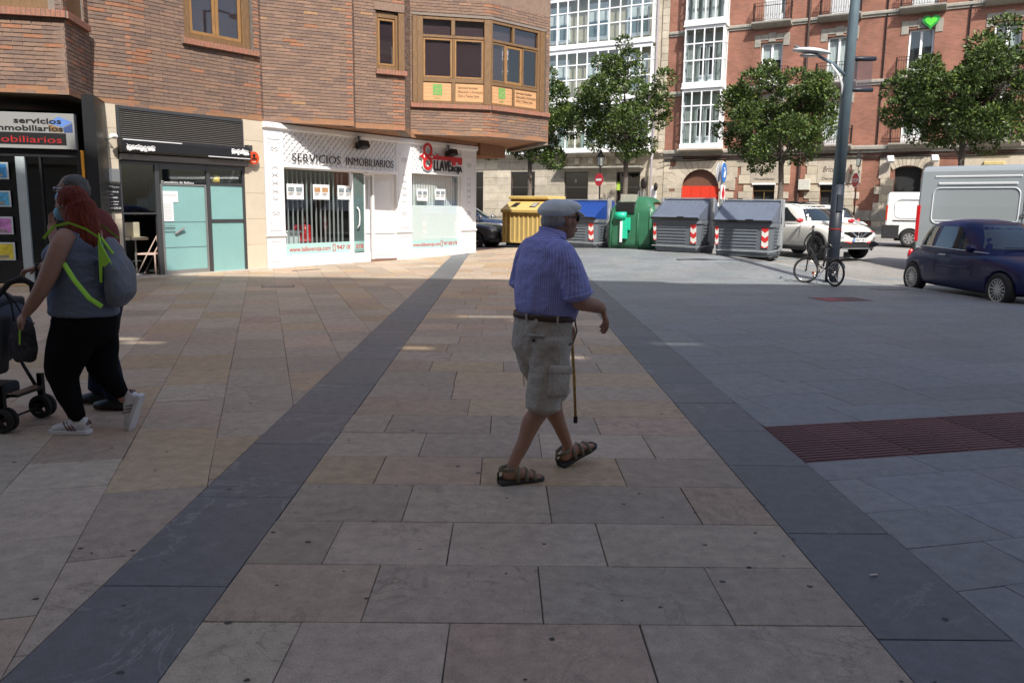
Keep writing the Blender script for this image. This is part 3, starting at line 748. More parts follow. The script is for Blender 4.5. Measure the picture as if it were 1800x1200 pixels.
for cx in (6.14, 6.52): MB().prism([(cx-.04, 3.10), (cx, 3.15), (cx+.04, 3.10), (cx, 3.05)], -.082, -.076, axis='y').build('key_diamond', M_WHITE, ws)
MB().box(6.6, 8.12, -.012, -.002, 2.66, 3.22).build('sign_board', M_WHITE, ws)
text('lettering', 'La', M_BLACK, ws, 6.24, 2.85, .21, -.085, .008, width=.18)
text('lettering', 'LLAVE', M_BLACK, ws, 6.64, 2.70, .50, -.045, .012, width=.88, bold=.008)
text('lettering', 'ROJA', M_BLACK, ws, 7.56, 2.70, .25, -.045, .012, width=.56, bold=.006)
# spotlights on the fascia
def spot(s, z):
    r_ = empty('spotlight', (WA.x+WD.x*s-WN.x*.0, WA.y+WD.y*s, z), WROT, cat='spotlight', group='black spotlights over the white shop windows')
    mb = MB(); mb.box(-.06, .06, -.09, -.03, -.02, .0); mb.tube([(0, -.06, 0), (0, -.1, -.16)], .02, 8); mb.build('bracket', M_BLACKM, r_)
    hd = MB(); M4 = TR(0, -.2, -.24, rx=R(-18)) 
    hd.rings([[M4 @ Vector((x*k, y, z*k+o)) for x, z in ((-.17, -.1), (.17, -.1), (.17, .1), (-.17, .1))] for y, k, o in ((.2, .5, .0), (.1, .9, 0), (-.1, 1, 0), (-.14, .92, 0))])
    h = hd.build('lamp_head', M_BLACKM, r_); mods(h, BEVEL(.02, 2)); return r_
tag(spot(3.28, 3.47), label='black wall spotlight above the SERVICIOS INMOBILIARIOS lettering')
tag(spot(7.36, 3.50), label='black wall spotlight above the red key emblem')
# display windows
mb = MB()
for q in ((.63, .67, .27, 2.52), (3.04, 3.10, .27, 2.52), (.67, 3.04, .27, .30), (.67, 3.62, 2.49, 2.52)): mb.cbox(q[0], q[1], .06, .12, q[2], q[3], .006)
win1 = mb.build('display_window', M_WHITE, ws)
MB().box(.67, 3.62, .08, .088, .30, 2.49).build('pane', M_GLASS, win1)
M_AQ = mat('aqua film band', (.42, .66, .63), .4, var=.02)
def band(w_, s0, s1, z0, z1, t0, tw, p0, pw):
    b = MB(); b.box(s0, s1, .070, .078, z0, z1); b = b.build('film_band', M_AQ, w_)
    text('lettering', 'www.lallaveroja.com', M_RED, b, t0, (z0+z1)/2-.055, .17, .066, .002, width=tw)
    text('lettering', '947 008 078', M_RED, b, p0+.13, (z0+z1)/2-.055, .17, .066, .002, width=pw)
    mm = MB(); moulded2 = [(p0-.02, p0+.08, (z0+z1)/2-.09, (z0+z1)/2-.075), (p0-.02, p0+.08, (z0+z1)/2+.085, (z0+z1)/2+.10), (p0-.02, p0-.005, (z0+z1)/2-.075, (z0+z1)/2+.085), (p0+.065, p0+.08, (z0+z1)/2-.075, (z0+z1)/2+.085)]
    for q in moulded2: mm.box(q[0], q[1], .062, .068, q[2], q[3])
    mm.build('phone_symbol', M_RED, b)
band(win1, .67, 3.60, .30, .60, .80, 1.45, 2.36, 1.05)
M_PAPER = mat('white paper', (.80, .82, .83), .7, var=.02)
M_PHOTO = mat('printed house photo', (.22, .26, .28), .6, var=.7, scale=18)
M_PHOTO2 = mat('printed text block', (.30, .28, .26), .6, var=.8, scale=60)
def poster(w_, s0, s1, z0, z1, ph=M_PHOTO):
    p = MB().box(s0, s1, .060, .066, z0, z1).build('poster', M_PAPER, w_)
    ww = (s1-s0); mb = MB()
    for k in (0, 1): mb.box(s0+ww*(.08+.47*k), s0+ww*(.44+.47*k), .056, .0598, z0+(z1-z0)*.5, z0+(z1-z0)*.8)
    mb.build('printed_photo', ph, p); mb = MB()
    for k in (0, 1): 
        for j in (0, 1, 2): mb.box(s0+ww*(.09+.47*k), s0+ww*(.42+.47*k-.05*j), .0565, .0598, z0+(z1-z0)*(.40-.07*j), z0+(z1-z0)*(.44-.07*j))
    mb.build('printed_text', M_PHOTO2, p)
M_PHOTO3 = mat('printed orange photo', (.45, .25, .12), .6, var=.8, scale=18)
poster(win1, .76, 1.33, 1.73, 2.12); poster(win1, 1.66, 2.25, 1.74, 2.13, M_PHOTO3); poster(win1, 2.56, 3.12, 1.75, 2.13)
# vertical slats of the blind, half open
for k in range(14):
    s = .80+.163*k; M4 = TR(s, .26, 0, R(68))
    MB().box(-.05, .05, -.001, .001, .33 if s > .76 else .33, 2.46, M4).build('blind_slat', M_WHITE, win1)
# glass door ajar with curved handle
dr = MB(); dr.cbox(3.10, 3.16, .05, .10, .1, 2.46, .005); dr.cbox(3.60, 3.64, .05, .10, .28, 2.46, .004)
dr = dr.build('glass_door', M_WHITE, ws); MB().box(3.16, 3.60, .07, .08, .3, 2.46).build('pane', glass('greenish door glass', (.55, .72, .70), 1.5, opac=.25, base=(.35, .5, .5)), dr)
MB().tube([(3.27, .02, 1.55), (3.31, -.02, 1.46), (3.33, -.02, 1.25), (3.31, -.02, 1.06), (3.27, .02, .97)], .018, 8).build('handle', M_WHITE, dr, smooth=True)
mb = MB(); mb.cbox(4.02, 4.10, .12, .2, .06, 2.50, .008); mb.cbox(3.62, 4.02, .12, .2, 2.44, 2.52, .008); mb.build('door_frame', M_WHITE, ws)
mb = MB(); M4 = Matrix.Translation((4.10, .52, 0)) @ Matrix.Rotation(R(-27), 4, 'Z')
mb.box(0, .95, 0, .05, .06, 2.52, M4)
sp_ = mb.build('side_panel', M_WHITE, ws); mb = MB()
for z0, z1 in ((.16, .68), (.95, 2.36)):
    for q in ((.1, .85, z1-.02, z1), (.1, .85, z0, z0+.02), (.1, .12, z0, z1), (.83, .85, z0, z1)): mb.box(q[0], q[1], -.014, 0, q[2], q[3], M4)
mb.box(0, .95, -.03, 0, .79, .85, M4); mb.box(.3, .85, -.012, 0, 1.1, 1.115, M4); mb.build('beading', M_WHITE, sp_)
MB().box(3.72, 4.92, .0, .52, 2.50, 2.57).build('porch_ceiling', M_WHITE, ws)
# right display window
mb = MB()
for q in ((5.635, 5.67, .25, 2.60), (8.07, 8.15, .25, 2.60), (5.67, 8.07, .25, .28), (5.67, 8.07, 2.56, 2.60)): mb.cbox(q[0], q[1], .06, .12, q[2], q[3], .006)
win2 = mb.build('display_window', M_WHITE, ws)
MB().box(5.67, 8.07, .08, .088, .28, 2.56).build('pane', glass('low iron glass', (.97, .99, .985), 1.5), win2)
band(win2, 5.67, 8.07, .28, .55, 5.76, 1.35, 7.16, .72)
poster(win2, 5.95, 6.48, 1.76, 2.12); poster(win2, 6.86, 7.38, 1.80, 2.14)
M_VB = mat('pale vertical blind', (.82, .86, .85), .7, var=.03)
for k in range(19):
    MB().box(-.066, .066, -.001, .001, .58, 2.55, TR(5.74+.128*k, .22, 0, R(12))).build('blind_slat', M_VB, win2)
MB().box(5.68, 8.06, .30, .31, .3, 2.56).build('blind_backing', M_VB, win2); MB().box(5.672, 8.068, .095, .10, .551, 1.62).build('white_film', mat('milky window film', (.86, .92, .91), .35, var=.02, coat=.4), win2)
# office furniture seen through the glass
def place(s, y, z=0.): p = WA+WD*s+WN*y; return (p.x, p.y, z)
dk = empty('office_desk', place(1.3, 1.0), WROT, label='white office desk behind the left window of the white shop', cat='desk')
MB().cbox(-.55, .55, -.3, .3, .85, .90, .01).build('desk_top', M_WHITE, dk); MB().cbox(-.5, .5, -.26, -.22, .05, .85, .01).build('front_panel', M_WHITE, dk)
for sx in (-.5, .46): MB().box(sx, sx+.04, -.22, .28, .05, .85).build('leg', M_WHITE, dk)
def office_chair(s, y, lab, sc=1.):
    r_ = empty('office_chair', place(s, y), WROT+.5, label=lab, cat='chair', group='red office chairs in the white shop'); r_.scale = (sc,)*3
    mb = MB(); n = 16
    for k in range(n): pass
    mb.lathe([(.20, .62), (.27, .70), (.28, .95), (.24, 1.05), (.23, 1.04), (.26, .95), (.25, .72), (.18, .64)], 20, None, R(-30), R(210))
    b_ = mb.build('shell_back', M_RED, r_, smooth=True); MB().lathe([(.001, .55), (.24, .58), (.25, .66), (.001, .67)], 20).build('seat', M_RED, r_, smooth=True)
    MB().tube([(0, 0, .1), (0, 0, .56)], .03, 8).build('column', M_ALUL, r_)
    for k in range(5): MB().tube([(0, 0, .13), (.28*cos(k*1.257), .28*sin(k*1.257), .08)], .018, 6).build('foot', M_ALUL, r_)
office_chair(2.05, .85, 'red shell office chair right of the white desk'); office_chair(3.0, 2.6, 'second red office chair, deeper inside the white shop', .95)
# ================================================================ beauty salon front (left of the white shop)
ss = empty('salon_shopfront', (WA.x, WA.y, 0), WROT, label='cream stone shop front with black awning box and frosted aqua glass door', cat='shopfront')
def cladding(s0, s1, z0, z1, y, h):
    b = MB().box(s0, s1, y+.012, .3, z0, z1).build('pillar', M_MORT, ss); z = z0
    while z < z1-.02:
        v_ = rnd(.94, 1.05); mb = MB(); mb.tint = (v_, v_, v_); mb.cbox(s0, s1, y, y+.02, z+.002, min(z1, z+h)-.003, .003)
        mb.build('stone_panel', M_CREAM, b); z += h
cladding(-.585, -.0, .0, 3.58, .0, .62); cladding(-4.16, -3.80, .0, 3.58, .0, .62)
MB().box(-4.16, 0, -.06, .3, .0, .035).build('step', mat('pale stone step', (.5, .46, .4), .7), ss)
room(ss, -3.78, -.6, .3, 3.6, .02, 3.45, mat('salon wall', (.10, .115, .11), .8), mat('salon floor', (.07, .07, .07), .3))
# louvred shutter box
mb = MB(); mb.box(-3.78, -.59, .09, .28, 2.9, 3.57)
for q in ((-3.79, -3.73, 2.9, 3.55), (-.63, -.585, 2.9, 3.55), (-3.73, -.63, 3.50, 3.57)): mb.cbox(q[0], q[1], -.01, .09, q[2], q[3], .005)
lv = mb.build('louvre_box', M_ALU, ss); z = 2.945
M_LOUV = mat('grey aluminium louvre', (.22, .205, .19), .45, metal=.3, var=.06)
while z < 3.48:
    MB().add([(-3.73, .0, z), (-.63, .0, z), (-.63, .085, z+.034), (-3.73, .085, z+.034), (-3.73, .0, z-.006), (-.63, .0, z-.006), (-.63, .085, z+.026), (-3.73, .085, z+.026)],
             [(0, 1, 2, 3), (4, 5, 6, 7), (0, 1, 5, 4), (2, 3, 7, 6), (0, 3, 7, 4), (1, 2, 6, 5)]).build('louvre_slat', M_LOUV, lv); z += .041
# black awning box
mb = MB(); mb.prism([(-.02, 2.62), (-.17, 2.62), (-.2, 2.66), (-.2, 2.86), (-.16, 2.92), (-.02, 2.92)], -3.82, -.56, axis='x')
aw = mb.build('awning_box', mat('black awning fabric', (.012, .012, .014), .45, var=.1), ss)
MB().prism([(-.0, 2.46), (-.12, 2.48), (-.15, 2.6), (-.0, 2.6)], -3.80, -.58, axis='x').build('awning_rail', M_ALU, aw)
MB().box(-3.80, -2.42, -.208, -.199, 2.872, 2.892).build('sun_edge_strip', M_WHITE, aw); MB().box(-1.75, -.58, -.21, -.199, 2.645, 2.662).build('sun_edge_strip', M_WHITE, aw)  # white strips stand in for sun catching the awning box edges
M_GRAF = mat('white spray paint', (.75, .75, .75), .7, var=.1)
def graffiti(s0, s1, z0, z1, sd):
    r_ = random.Random(sd); mb = MB(); n = 7; w_ = (s1-s0)/n
    mb.tube([(s0, -.206, z1), (s0+.04, -.206, (z0+z1)/2), (s0+.0, -.206, z0)], .011, 5)
    for k in range(n):
        cx = s0+w_*(k+.6); cz = (z0+z1)/2+r_.uniform(-.02, .02); rx = w_*r_.uniform(.45, .7); rz = (z1-z0)*r_.uniform(.28, .5)
        pts = [(cx+rx*cos(a), -.206, cz+rz*sin(a)) for a in [R(20+r_.uniform(-20, 20)+310*t/10) for t in range(11)]]; mb.tube(pts, .010, 5)
        mb.add([(cx+rx*.8*cos(R(a)), -.2045, cz-rz*.1+rz*.7*sin(R(a))) for a in range(0, 360, 45)], [tuple(range(8))])
    mb.tube([(s0+w_, -.207, z0), (s0+3*w_, -.207, z1), (s0+5*w_, -.207, z0), (s1, -.207, z0+.03)], .007, 5)
    mb.build('graffiti_tag', M_GRAF, aw)
graffiti(-3.72, -3.1, 2.67, 2.79, 1); graffiti(-1.1, -.62, 2.74, 2.86, 5)
# glazing
def fr(mb, *qs):
    for q in qs: mb.cbox(q[0], q[1], .02, .08, q[2], q[3], .006)
mb = MB(); fr(mb, (-3.80, -3.74, 0.02, 2.46), (-2.97, -2.86, .02, 2.46), (-1.66, -1.56, .02, 2.46), (-.65, -.585, .02, 2.46), (-3.74, -2.97, 2.40, 2.46), (-2.86, -1.66, 2.33, 2.46), (-1.56, -.65, 2.38, 2.46), (-3.74, -2.97, 1.35, 1.39), (-1.56, -.65, 2.02, 2.07), (-1.56, -.65, 1.17, 1.24))
gf = mb.build('glazing_frame', M_ALU, ss)
MB().box(-3.74, -2.97, .045, .052, 1.39, 2.40).build('pane', M_GLASS, gf)
MB().box(-2.86, -1.66, .045, .052, 2.03, 2.33).build('pane', M_GLASS, gf)
MB().box(-1.56, -.65, .045, .052, 2.07, 2.38).build('pane', M_GLASS, gf)
for z0, z1 in ((.03, 1.17), (1.24, 2.02)): MB().box(-1.56, -.65, .045, .055, z0, z1).build('frosted_pane', M_FROST, gf)
mb = MB(); fr(mb, (-2.85, -2.80, .03, 2.02), (-1.72, -1.67, .03, 2.02), (-2.80, -1.72, 1.985, 2.02))
mb.cbox(-2.80, -1.72, .015, .07, .03, .12, .006)
sdr = mb.build('salon_door', M_ALUL, ss)
MB().box(-2.80, -1.72, .04, .048, .12, 1.985).build('frosted_pane', M_FROST, sdr)
mb = MB()
for z in (.62, 1.18): mb.box(-2.80, -1.72, .034, .0395, z, z+.006)
mb.build('film_joint', M_ALU, sdr)
mb = MB()
for z in (1.02, 1.11): mb.tube([(-2.83, .0, z), (-2.56, .0, z)], .008, 6)
mb.tube([(-2.55, .02, .92), (-2.33, -.02, 1.06)], .022, 8); mb.build('handle', M_ALUL, sdr)
mb = MB(); mb.box(-2.81, -2.42, .030, .0345, 1.62, 1.86); mb.box(-2.81, -2.55, .031, .0335, 1.2, 1.62); nt_ = mb.build('paper_notice', M_PAPER, sdr)
mb = MB()
for k in range(9): mb.box(-2.78, -2.6, .0285, .0305, 1.25+.04*k, 1.256+.04*k)
mb.tube([(-2.78+.035*k, .029, 1.77+(.02 if k % 2 else -.02)) for k in range(10)], .004, 4)
mb.build('printed_text', M_PHOTO2, nt_)
text('lettering', 'Consultora de Belleza', M_WHITE, sdr, -2.83, 2.025, .075, .015, .003, width=.82)
# signs on the left pillar
MB().box(-4.14, -3.81, -.03, -.001, 2.02, 2.28).build('grey_plate', M_ALUL, ss)
pq = MB().box(-4.12, -3.82, -.03, -.001, 1.41, 1.985).build('black_plaque', M_BLACK, ss)
for tx, z, h, w_ in (('Centro', 1.92, .045, .1), ('Consultora de', 1.80, .045, .22), ('Belleza', 1.745, .045, .1), ('Yasmin', 1.68, .06, .2), ('tratamientos', 1.605, .035, .22), ('cita previa', 1.55, .035, .2), ('600 52 05 52', 1.465, .055, .26)):
    text('lettering', tx, M_WHITE, pq, -4.09, z, h, -.034, .002, width=w_)
MB().box(-4.09, -3.84, -.034, -.031, 1.905, 1.911).build('rule_line', M_WHITE, pq)
# orange disc sign and small box light
mb = MB(); mb.lathe([(.001, -.02), (.15, -.02), (.15, .02), (.001, .02)], 24, TR(-.39, -.10, 2.69, rx=pi/2))
sg = mb.build('round_sign', mat('orange sign', (.62, .07, .015), .5, var=.05), ss, label='round orange sign')
mb = MB(); mb.ball((-.40, -.125, 2.755), (.045, .012, .03), 6); mb.box(-.42, -.37, -.132, -.122, 2.70, 2.75); mb.box(-.47, -.31, -.132, -.122, 2.672, 2.684); mb.build('sign_motif', M_BLACK, sg)
text('lettering', 'SETA', M_BLACK, sg, -.47, 2.63, .05, -.122, .003, width=.15); text('lettering', 'HOTEL', M_WHITE, sg, -.44, 2.585, .035, -.122, .003, width=.09)
mb = MB(); mb.cbox(-.57, -.42, -.12, -.0, 2.86, 2.98, .01); mb.build('alarm_box', M_ALU, ss)
# floodlight on the left pillar with its cable
fl = MB(); fl.cbox(-.08, .08, -.05, .03, -.04, .04, .01, TR(-4.02, -.22, 2.92, R(20), R(-25))); fl.tube([(-4.02, 0, 2.85), (-4.02, -.2, 2.9)], .012, 6)
fl = fl.build('floodlight', M_WHITE, ss)
MB().tube([(-4.1, -.02, 3.5), (-4.2, -.06, 3.3), (-4.2, -.07, 2.95), (-4.1, -.1, 2.86), (-4.02, -.12, 2.88)], .009, 6).build('cable', mat('green cable', (.05, .16, .09), .5), fl)
# inside the salon
def sp(s, y, z=.03): return place(s, y, z)
def stool(s, y, lab):
    r_ = empty('bar_stool', sp(s, y), WROT, label=lab, cat='stool', group='white bar stools inside the salon')
    b_ = MB().box(-.2, .2, .10, .14, .82, 1.14).build('backrest', M_CREAM, r_); mods(b_, BEVEL(.015))
    MB().cbox(-.2, .2, -.2, .12, .76, .82, .01).build('seat', M_CREAM, r_); MB().tube([(0, 0, .02), (0, 0, .78)], .025, 8).build('column', M_ALUL, r_)
    MB().lathe([(.001, .04), (.2, .02), (.21, 0), (.001, 0)], 20).build('base', M_ALUL, r_); MB().tube([(-.16, -.1, .3), (.16, -.1, .3)], .01, 6).build('footrest', M_ALUL, r_)
stool(-3.14, .62, 'white bar stool with square back at the salon counter, nearest the door'); stool(-3.58, .62, 'white bar stool with square back at the salon counter, beside the left pillar')
fc = empty('folding_chair', sp(-2.93, .42), WROT+.6, label='pale folding chair standing just inside the open salon doorway', cat='chair')
M_PINKW = mat('pale pink wood', (.62, .47, .40), .5)
for x in (-.2, .18):
    MB().box(x, x+.025, -.2, -.17, 0, .45).build('leg', M_PINKW, fc); MB().tube([(x+.01, .22, 0), (x+.01, -.02, .45), (x+.01, -.25, .86)], .014, 6).build('back_frame', M_PINKW, fc)
MB().cbox(-.2, .2, -.2, .2, .44, .47, .008).build('seat', M_PINKW, fc); MB().box(-.2, .2, -.26, -.24, .74, .84).build('backrest', M_PINKW, fc)
cj = empty('yellow_jar', sp(-1.32, .14, 2.07), WROT, label='small yellow lidded pot on the glazing ledge of the salon', cat='jar')
MB().lathe([(.001, 0), (.09, 0), (.1, .06), (.09, .14), (.001, .14)], 14).build('body', mat('yellow glazed pot', (.6, .42, .08), .4), cj, smooth=True); MB().lathe([(.001, .2), (.04, .19), (.08, .15), (.001, .14)], 14).build('lid', mat('yellow glazed pot', (.6, .42, .08), .4), cj)
ct = empty('salon_counter', sp(-3.3, 1.5), WROT, label='dark counter with pale shelf edge at the back of the salon', cat='counter')
MB().box(-.5, .6, -.1, .2, 0, 1.0).build('front_panel', M_DARKIN, ct); MB().box(-.55, .65, -.15, .25, 1.0, 1.03).build('counter_top', M_ALUL, ct)
sv_ = empty('wall_shelves', sp(-2.6, 3.3), WROT, label='pale wall shelves with bottles at the back of the salon', cat='shelves')
for z in (1.4, 1.75, 2.1): MB().box(-1.1, 1.6, 0, .22, z, z+.025).build('shelf', M_PALEIN, sv_)
for x in (-1.1, -.1, .8, 1.57): MB().box(x, x+.03, 0, .22, 1.3, 2.3).build('upright', M_PALEIN, sv_)
r_ = random.Random(5)
for k in range(16):
    x = -1.0+.16*k; z = r_.choice((1.425, 1.775, 2.125)); h = r_.uniform(.1, .2)
    b_ = MB(); b_.lathe([(.001, 0), (.03, 0), (.03, h*.7), (.012, h*.8), (.012, h), (.001, h)], 8)
    o = b_.build('bottle', mat('bottle %d' % (k % 3), ((.5, .5, .48), (.45, .06, .06), (.1, .1, .1))[k % 3], .3), label=('pale bottle', 'red bottle', 'black bottle')[k % 3]+' on the %s shelf of the salon wall, %s half' % ({1.425: 'lowest', 1.775: 'middle', 2.125: 'top'}[z], 'left' if k < 8 else 'right'), cat='bottle', group='bottles on the salon shelves')
    p = place(-2.6+x, 3.4, .03+z); o.location = p

# ================================================================ estate agency front at the far left (in shade)
LA = Vector((-9.32, 15.78)); LD = Vector((1.14, .27)).normalized(); LN = Vector((-LD.y, LD.x)); LROT = atan2(LD.y, LD.x)
ls = empty('agency_shopfront', (LA.x, LA.y, 0), LROT, label='dark estate agency front with white sign board and framed house cards, at the left edge', cat='shopfront')
M_DK = mat('black aluminium front', (.018, .019, .021), .4, metal=.2, var=.1)
room(ls, -3.2, 1.3, .25, 3.5, .02, 3.3, M_DARKIN)
mb = MB()
for q in ((-3.2, 1.29, 2.42, 2.56), (-3.2, .17, .36, .46), (-3.2, .17, .0, .36), (1.22, 1.29, 0, 2.42), (.56, .60, .05, 2.42)): mb.cbox(q[0], q[1], .0, .12, q[2], q[3], .006)
af = mb.build('glazing_frame', M_DK, ls); MB().box(-3.2, 1.22, .06, .066, .46, 2.42).build('pane', glass('smoked glass', (.4, .42, .42), 1.55), af)
MB().cbox(.17, .33, -.03, .06, .05, 2.42, .008).build('pale_mullion', mat('pale grey mullion', (.36, .42, .44), .5), af)
MB().cbox(1.295, 1.345, -.02, .1, 0, 2.56, .004).build('yellow_trim', mat('amber trim', (.65, .30, .03), .5), ls)
MB().cbox(-3.3, 1.35, -.08, .1, 0, .05, .008).build('step', mat('ochre step', (.5, .36, .2), .7), ls)
sb = MB().cbox(-3.2, 1.24, -.10, .1, 2.57, 3.22, .006).build('sign_board', mat('white sign board', (.25, .255, .25), .5, var=.03), ls)  # board is white; recess shade and vignetting are put into this grey
MB().box(-3.2, 1.09, -.107, -.1005, 2.645, 2.86).build('led_display', M_BLACK, sb)
M_LED = mat('dim red led dots', (.35, .01, .01), .5, var=0, emit=.06)
text('led_text', 'servicios inmobiliarios', M_LED, sb, -1.5, 2.68, .17, -.109, .001, width=2.5)
text('lettering', 'servicios', M_BLACK, sb, .22, 3.03, .14, -.104, .003, width=.80, bold=.003); text('lettering', 'inmobiliarios', M_BLACK, sb, -.10, 2.895, .14, -.104, .003, width=1.14, bold=.003)
MB().prism([(.80, 3.04), (.98, 3.16), (1.21, 3.07), (1.04, 2.97)], -.1035, -.1005, axis='y').build('emblem', mat('blue logo', (.10, .2, .5), .5), sb)
MB().prism([(1.05, 2.96), (1.21, 3.05), (1.21, 2.88), (1.06, 2.875)], -.1035, -.1005, axis='y').build('emblem', mat('navy logo', (.04, .07, .2), .5), sb)
MB().prism([(.80, 3.02), (1.03, 2.95), (1.04, 2.88), (.82, 2.885)], -.1035, -.1005, axis='y').build('emblem', mat('brown logo', (.22, .13, .06), .5), sb)
cols = ((.05, .25, .55), (.08, .35, .6), (.5, .2, .5), (.6, .5, .05))
for k, (z0, z1) in enumerate(((2.0, 2.31), (1.49, 1.79), (.98, 1.31), (.49, .83))):
    for j in range(3):
        s1 = .045-.62*j; s0 = s1-.52
        c = MB().cbox(s0, s1, -.02, .0, z0, z1, .006).build('house_card', mat('card frame', (.5, .56, .58), .5), af)
        cl_ = cols[(k+j) % 4]; MB().box(s0+.03, s1-.03, -.024, -.021, z0+.03, z1-.03).build('print', mat('card print %d' % ((k+j) % 4), cl_, .5, var=.6, scale=14), c)
        MB().box(s0+.05, s1-.1, -.027, -.0245, z0+.05, z0+.1).build('print', M_PHOTO2, c)
# dark column between the two fronts
MB().prism([(-7.99, 16.10), (-7.80, 16.2), (-8.12, 17.3), (-8.35, 17.25)], 0, 3.6).build('dark_column', M_DK, label='black clad column between the agency and the salon', cat='column')
# bay soffit lamp-less underside is the building's own soffit; wall behind both fronts
# ================================================================ tower behind the camera: casts the long shade over the square
M_TOW = mat('beige tower render', (.45, .40, .33), .85, var=.1, scale=1.5)
tw = empty('apartment_tower', (0, -3, 0), label='tall beige apartment block behind the viewer', cat='building')
TY = -3.2
TE = math.tan(R(SUN_EL)); KX = -math.tan(R(SUN_AZ)); YW = TY+3      # plane of the street face
slots = []  # made-up slots, set to drop sun patches on the square
for gx, gy, w_, l_ in ((-4.7, 12.8, .7, .07), (-4.2, 12.55, .45, .05), (-1.0, 12.4, .35, .06), (-.25, 15.2, .9, .05), (.35, 14.8, .5, .06), (2.1, 12.9, .6, .03), (-2.05, 4.05, .12, .07), (1.85, 3.9, .2, .04), (-5.2, 10.9, .4, .05), (.75, 11.9, .3, .05)):
    xo = gx+(gy-YW)*KX; zo = (gy-YW)/abs(cos(R(SUN_AZ)))*TE; slots.append((xo-w_/2, xo+w_/2, zo-l_-.03, zo+l_+.03))
zlow = 5.2
for x0, x1, h in ((-40, -10.5, 19.9), (-10.5, -7.6, 21.2), (-7.6, -5.4, 22.2), (-5.4, -3.4, 22.9), (-3.4, 9.0, 23.6), (9.0, 34, 23.2)):
    if x0 in (-5.4, -3.4, -7.6):
        hs = [s_ for s_ in slots if x0 < s_[0] and s_[1] < x1]; m2 = MB(); panel(m2, x0, x1, 0, h, hs, YW-.05, YW); m2.build('sun_slot_screen', M_TOW, tw); MB().box(x0, x1, -18, YW-.26, 0, zlow).build('tower_block', M_TOW, tw)  # unseen thin screen over a low block, shaped to let the sun through
    else: MB().box(x0, x1, -18, YW, 0, h).build('tower_block', M_TOW, tw)
mb = MB()
for z in range(3, 19, 3):
    mb.box(-39, -8, TY+3.001, TY+3.25, z, z+.25); mb.box(9.2, 33, TY+3.001, TY+3.25, z, z+.25)
mb.build('string_course', M_CREAM, tw)
M_WDARK = mat('dark window glass', (.04, .045, .05), .08, var=0)
for z in range(4, 18, 3):
    for x in [q for q in range(-36, 32, 4) if not -9 < q < 9.5]: MB().box(x, x+1.5, TY+3.0, TY+3.06, z, z+1.6).build('window', M_WDARK, tw)
# ================================================================ buildings across the street
GA = Vector((13.13, 47.87)); GROT = atan2(-4.07, 6.485); GD = Vector((cos(GROT), sin(GROT))); GN = Vector((-GD.y, GD.x))
def G(s, y, z=0.): p = GA+GD*s+GN*y; return Vector((p.x, p.y, z))
GZ0 = .60
def brick_tex(name, c1, c2, mort, sx, sy, bumps=.3):
    m = bpy.data.materials.new(name); m.use_nodes = True; n = m.node_tree.nodes; l = m.node_tree.links; p = n['Principled BSDF']; p.inputs['Roughness'].default_value = .9
    tc = n.new('ShaderNodeTexCoord'); mp = n.new('ShaderNodeMapping'); mp.inputs['Rotation'].default_value = (R(90), 0, 0); l.new(tc.outputs['Object'], mp.inputs[0])
    b = n.new('ShaderNodeTexBrick'); b.inputs['Color1'].default_value = (*c1, 1); b.inputs['Color2'].default_value = (*c2, 1); b.inputs['Mortar'].default_value = (*mort, 1)
    b.inputs['Scale'].default_value = 1; b.inputs['Brick Width'].default_value = sx; b.inputs['Row Height'].default_value = sy; b.inputs['Mortar Size'].default_value = .008; b.inputs['Bias'].default_value = -.1
    l.new(mp.outputs[0], b.inputs[0])
    z = n.new('ShaderNodeTexNoise'); z.inputs['Scale'].default_value = .7; z.inputs['Detail'].default_value = 7; l.new(tc.outputs['Object'], z.inputs[0])
    r = n.new('ShaderNodeMapRange'); r.inputs[1].default_value = .3; r.inputs[2].default_value = .7; r.inputs[3].default_value = .72; r.inputs[4].default_value = 1.25; l.new(z.outputs[0], r.inputs[0])
    x = n.new('ShaderNodeMix'); x.data_type = 'RGBA'; x.blend_type = 'MULTIPLY'; x.inputs[0].default_value = 1; l.new(b.outputs[0], x.inputs[6]); l.new(r.outputs[0], x.inputs[7]); l.new(x.outputs[2], p.inputs[0])
    u_ = n.new('ShaderNodeBump'); u_.inputs['Strength'].default_value = bumps; u_.inputs['Distance'].default_value = .01; l.new(b.outputs['Fac'], u_.inputs['Height']); u_.invert = True; l.new(u_.outputs[0], p.inputs['Normal'])
    return m
M_RB = brick_tex('old red brick', (.315, .125, .083), (.23, .09, .062), (.27, .19, .145), .25, .065)
M_STONE = mat('weathered limestone', (.50, .445, .36), .85, var=.22, scale=2.5, world=True, tint=True, bump=.3, bscale=20)
M_STONED = mat('grey stone trim', (.30, .285, .25), .85, var=.25, scale=4, world=True)
M_GAL = mat('white gallery paint', (.80, .82, .84), .5, var=.04)
M_OLDGL = glass('old window glass', (.93, .96, .96), 1.55)
M_VOID = mat('dark shop interior', (.02, .022, .024), .6)
M_IRONB = mat('black wrought iron', (.025, .02, .02), .5, metal=.4)
M_CURT = mat('pale curtain', (.62, .66, .66), .8, var=.15, scale=5, stretch=(14, 1, .4))
def FR(s, y=0, z=0): return TR(s, y, z)
GT = FR(0)
# far pavement
mb = MB(); X0, X1 = -34, 60; vs = []
n_ = 60
for i in range(n_+1):
    s = X0+(X1-X0)*i/n_
    for y, z in ((-8.2, -.16), (-8.2, 0), (-8.05, .0), (0.5, .02)):
        p = G(s, y); vs.append((p.x, p.y, max(gz(p.x, p.y)+.02, 0)+z) if z > -.1 else (p.x, p.y, gz(p.x, p.y)-.13))
mb.add(vs, [(i*4+j, (i+1)*4+j, (i+1)*4+j+1, i*4+j+1) for i in range(n_) for j in range(3)])
mb.build('far_pavement', M_KERB, kind='structure')

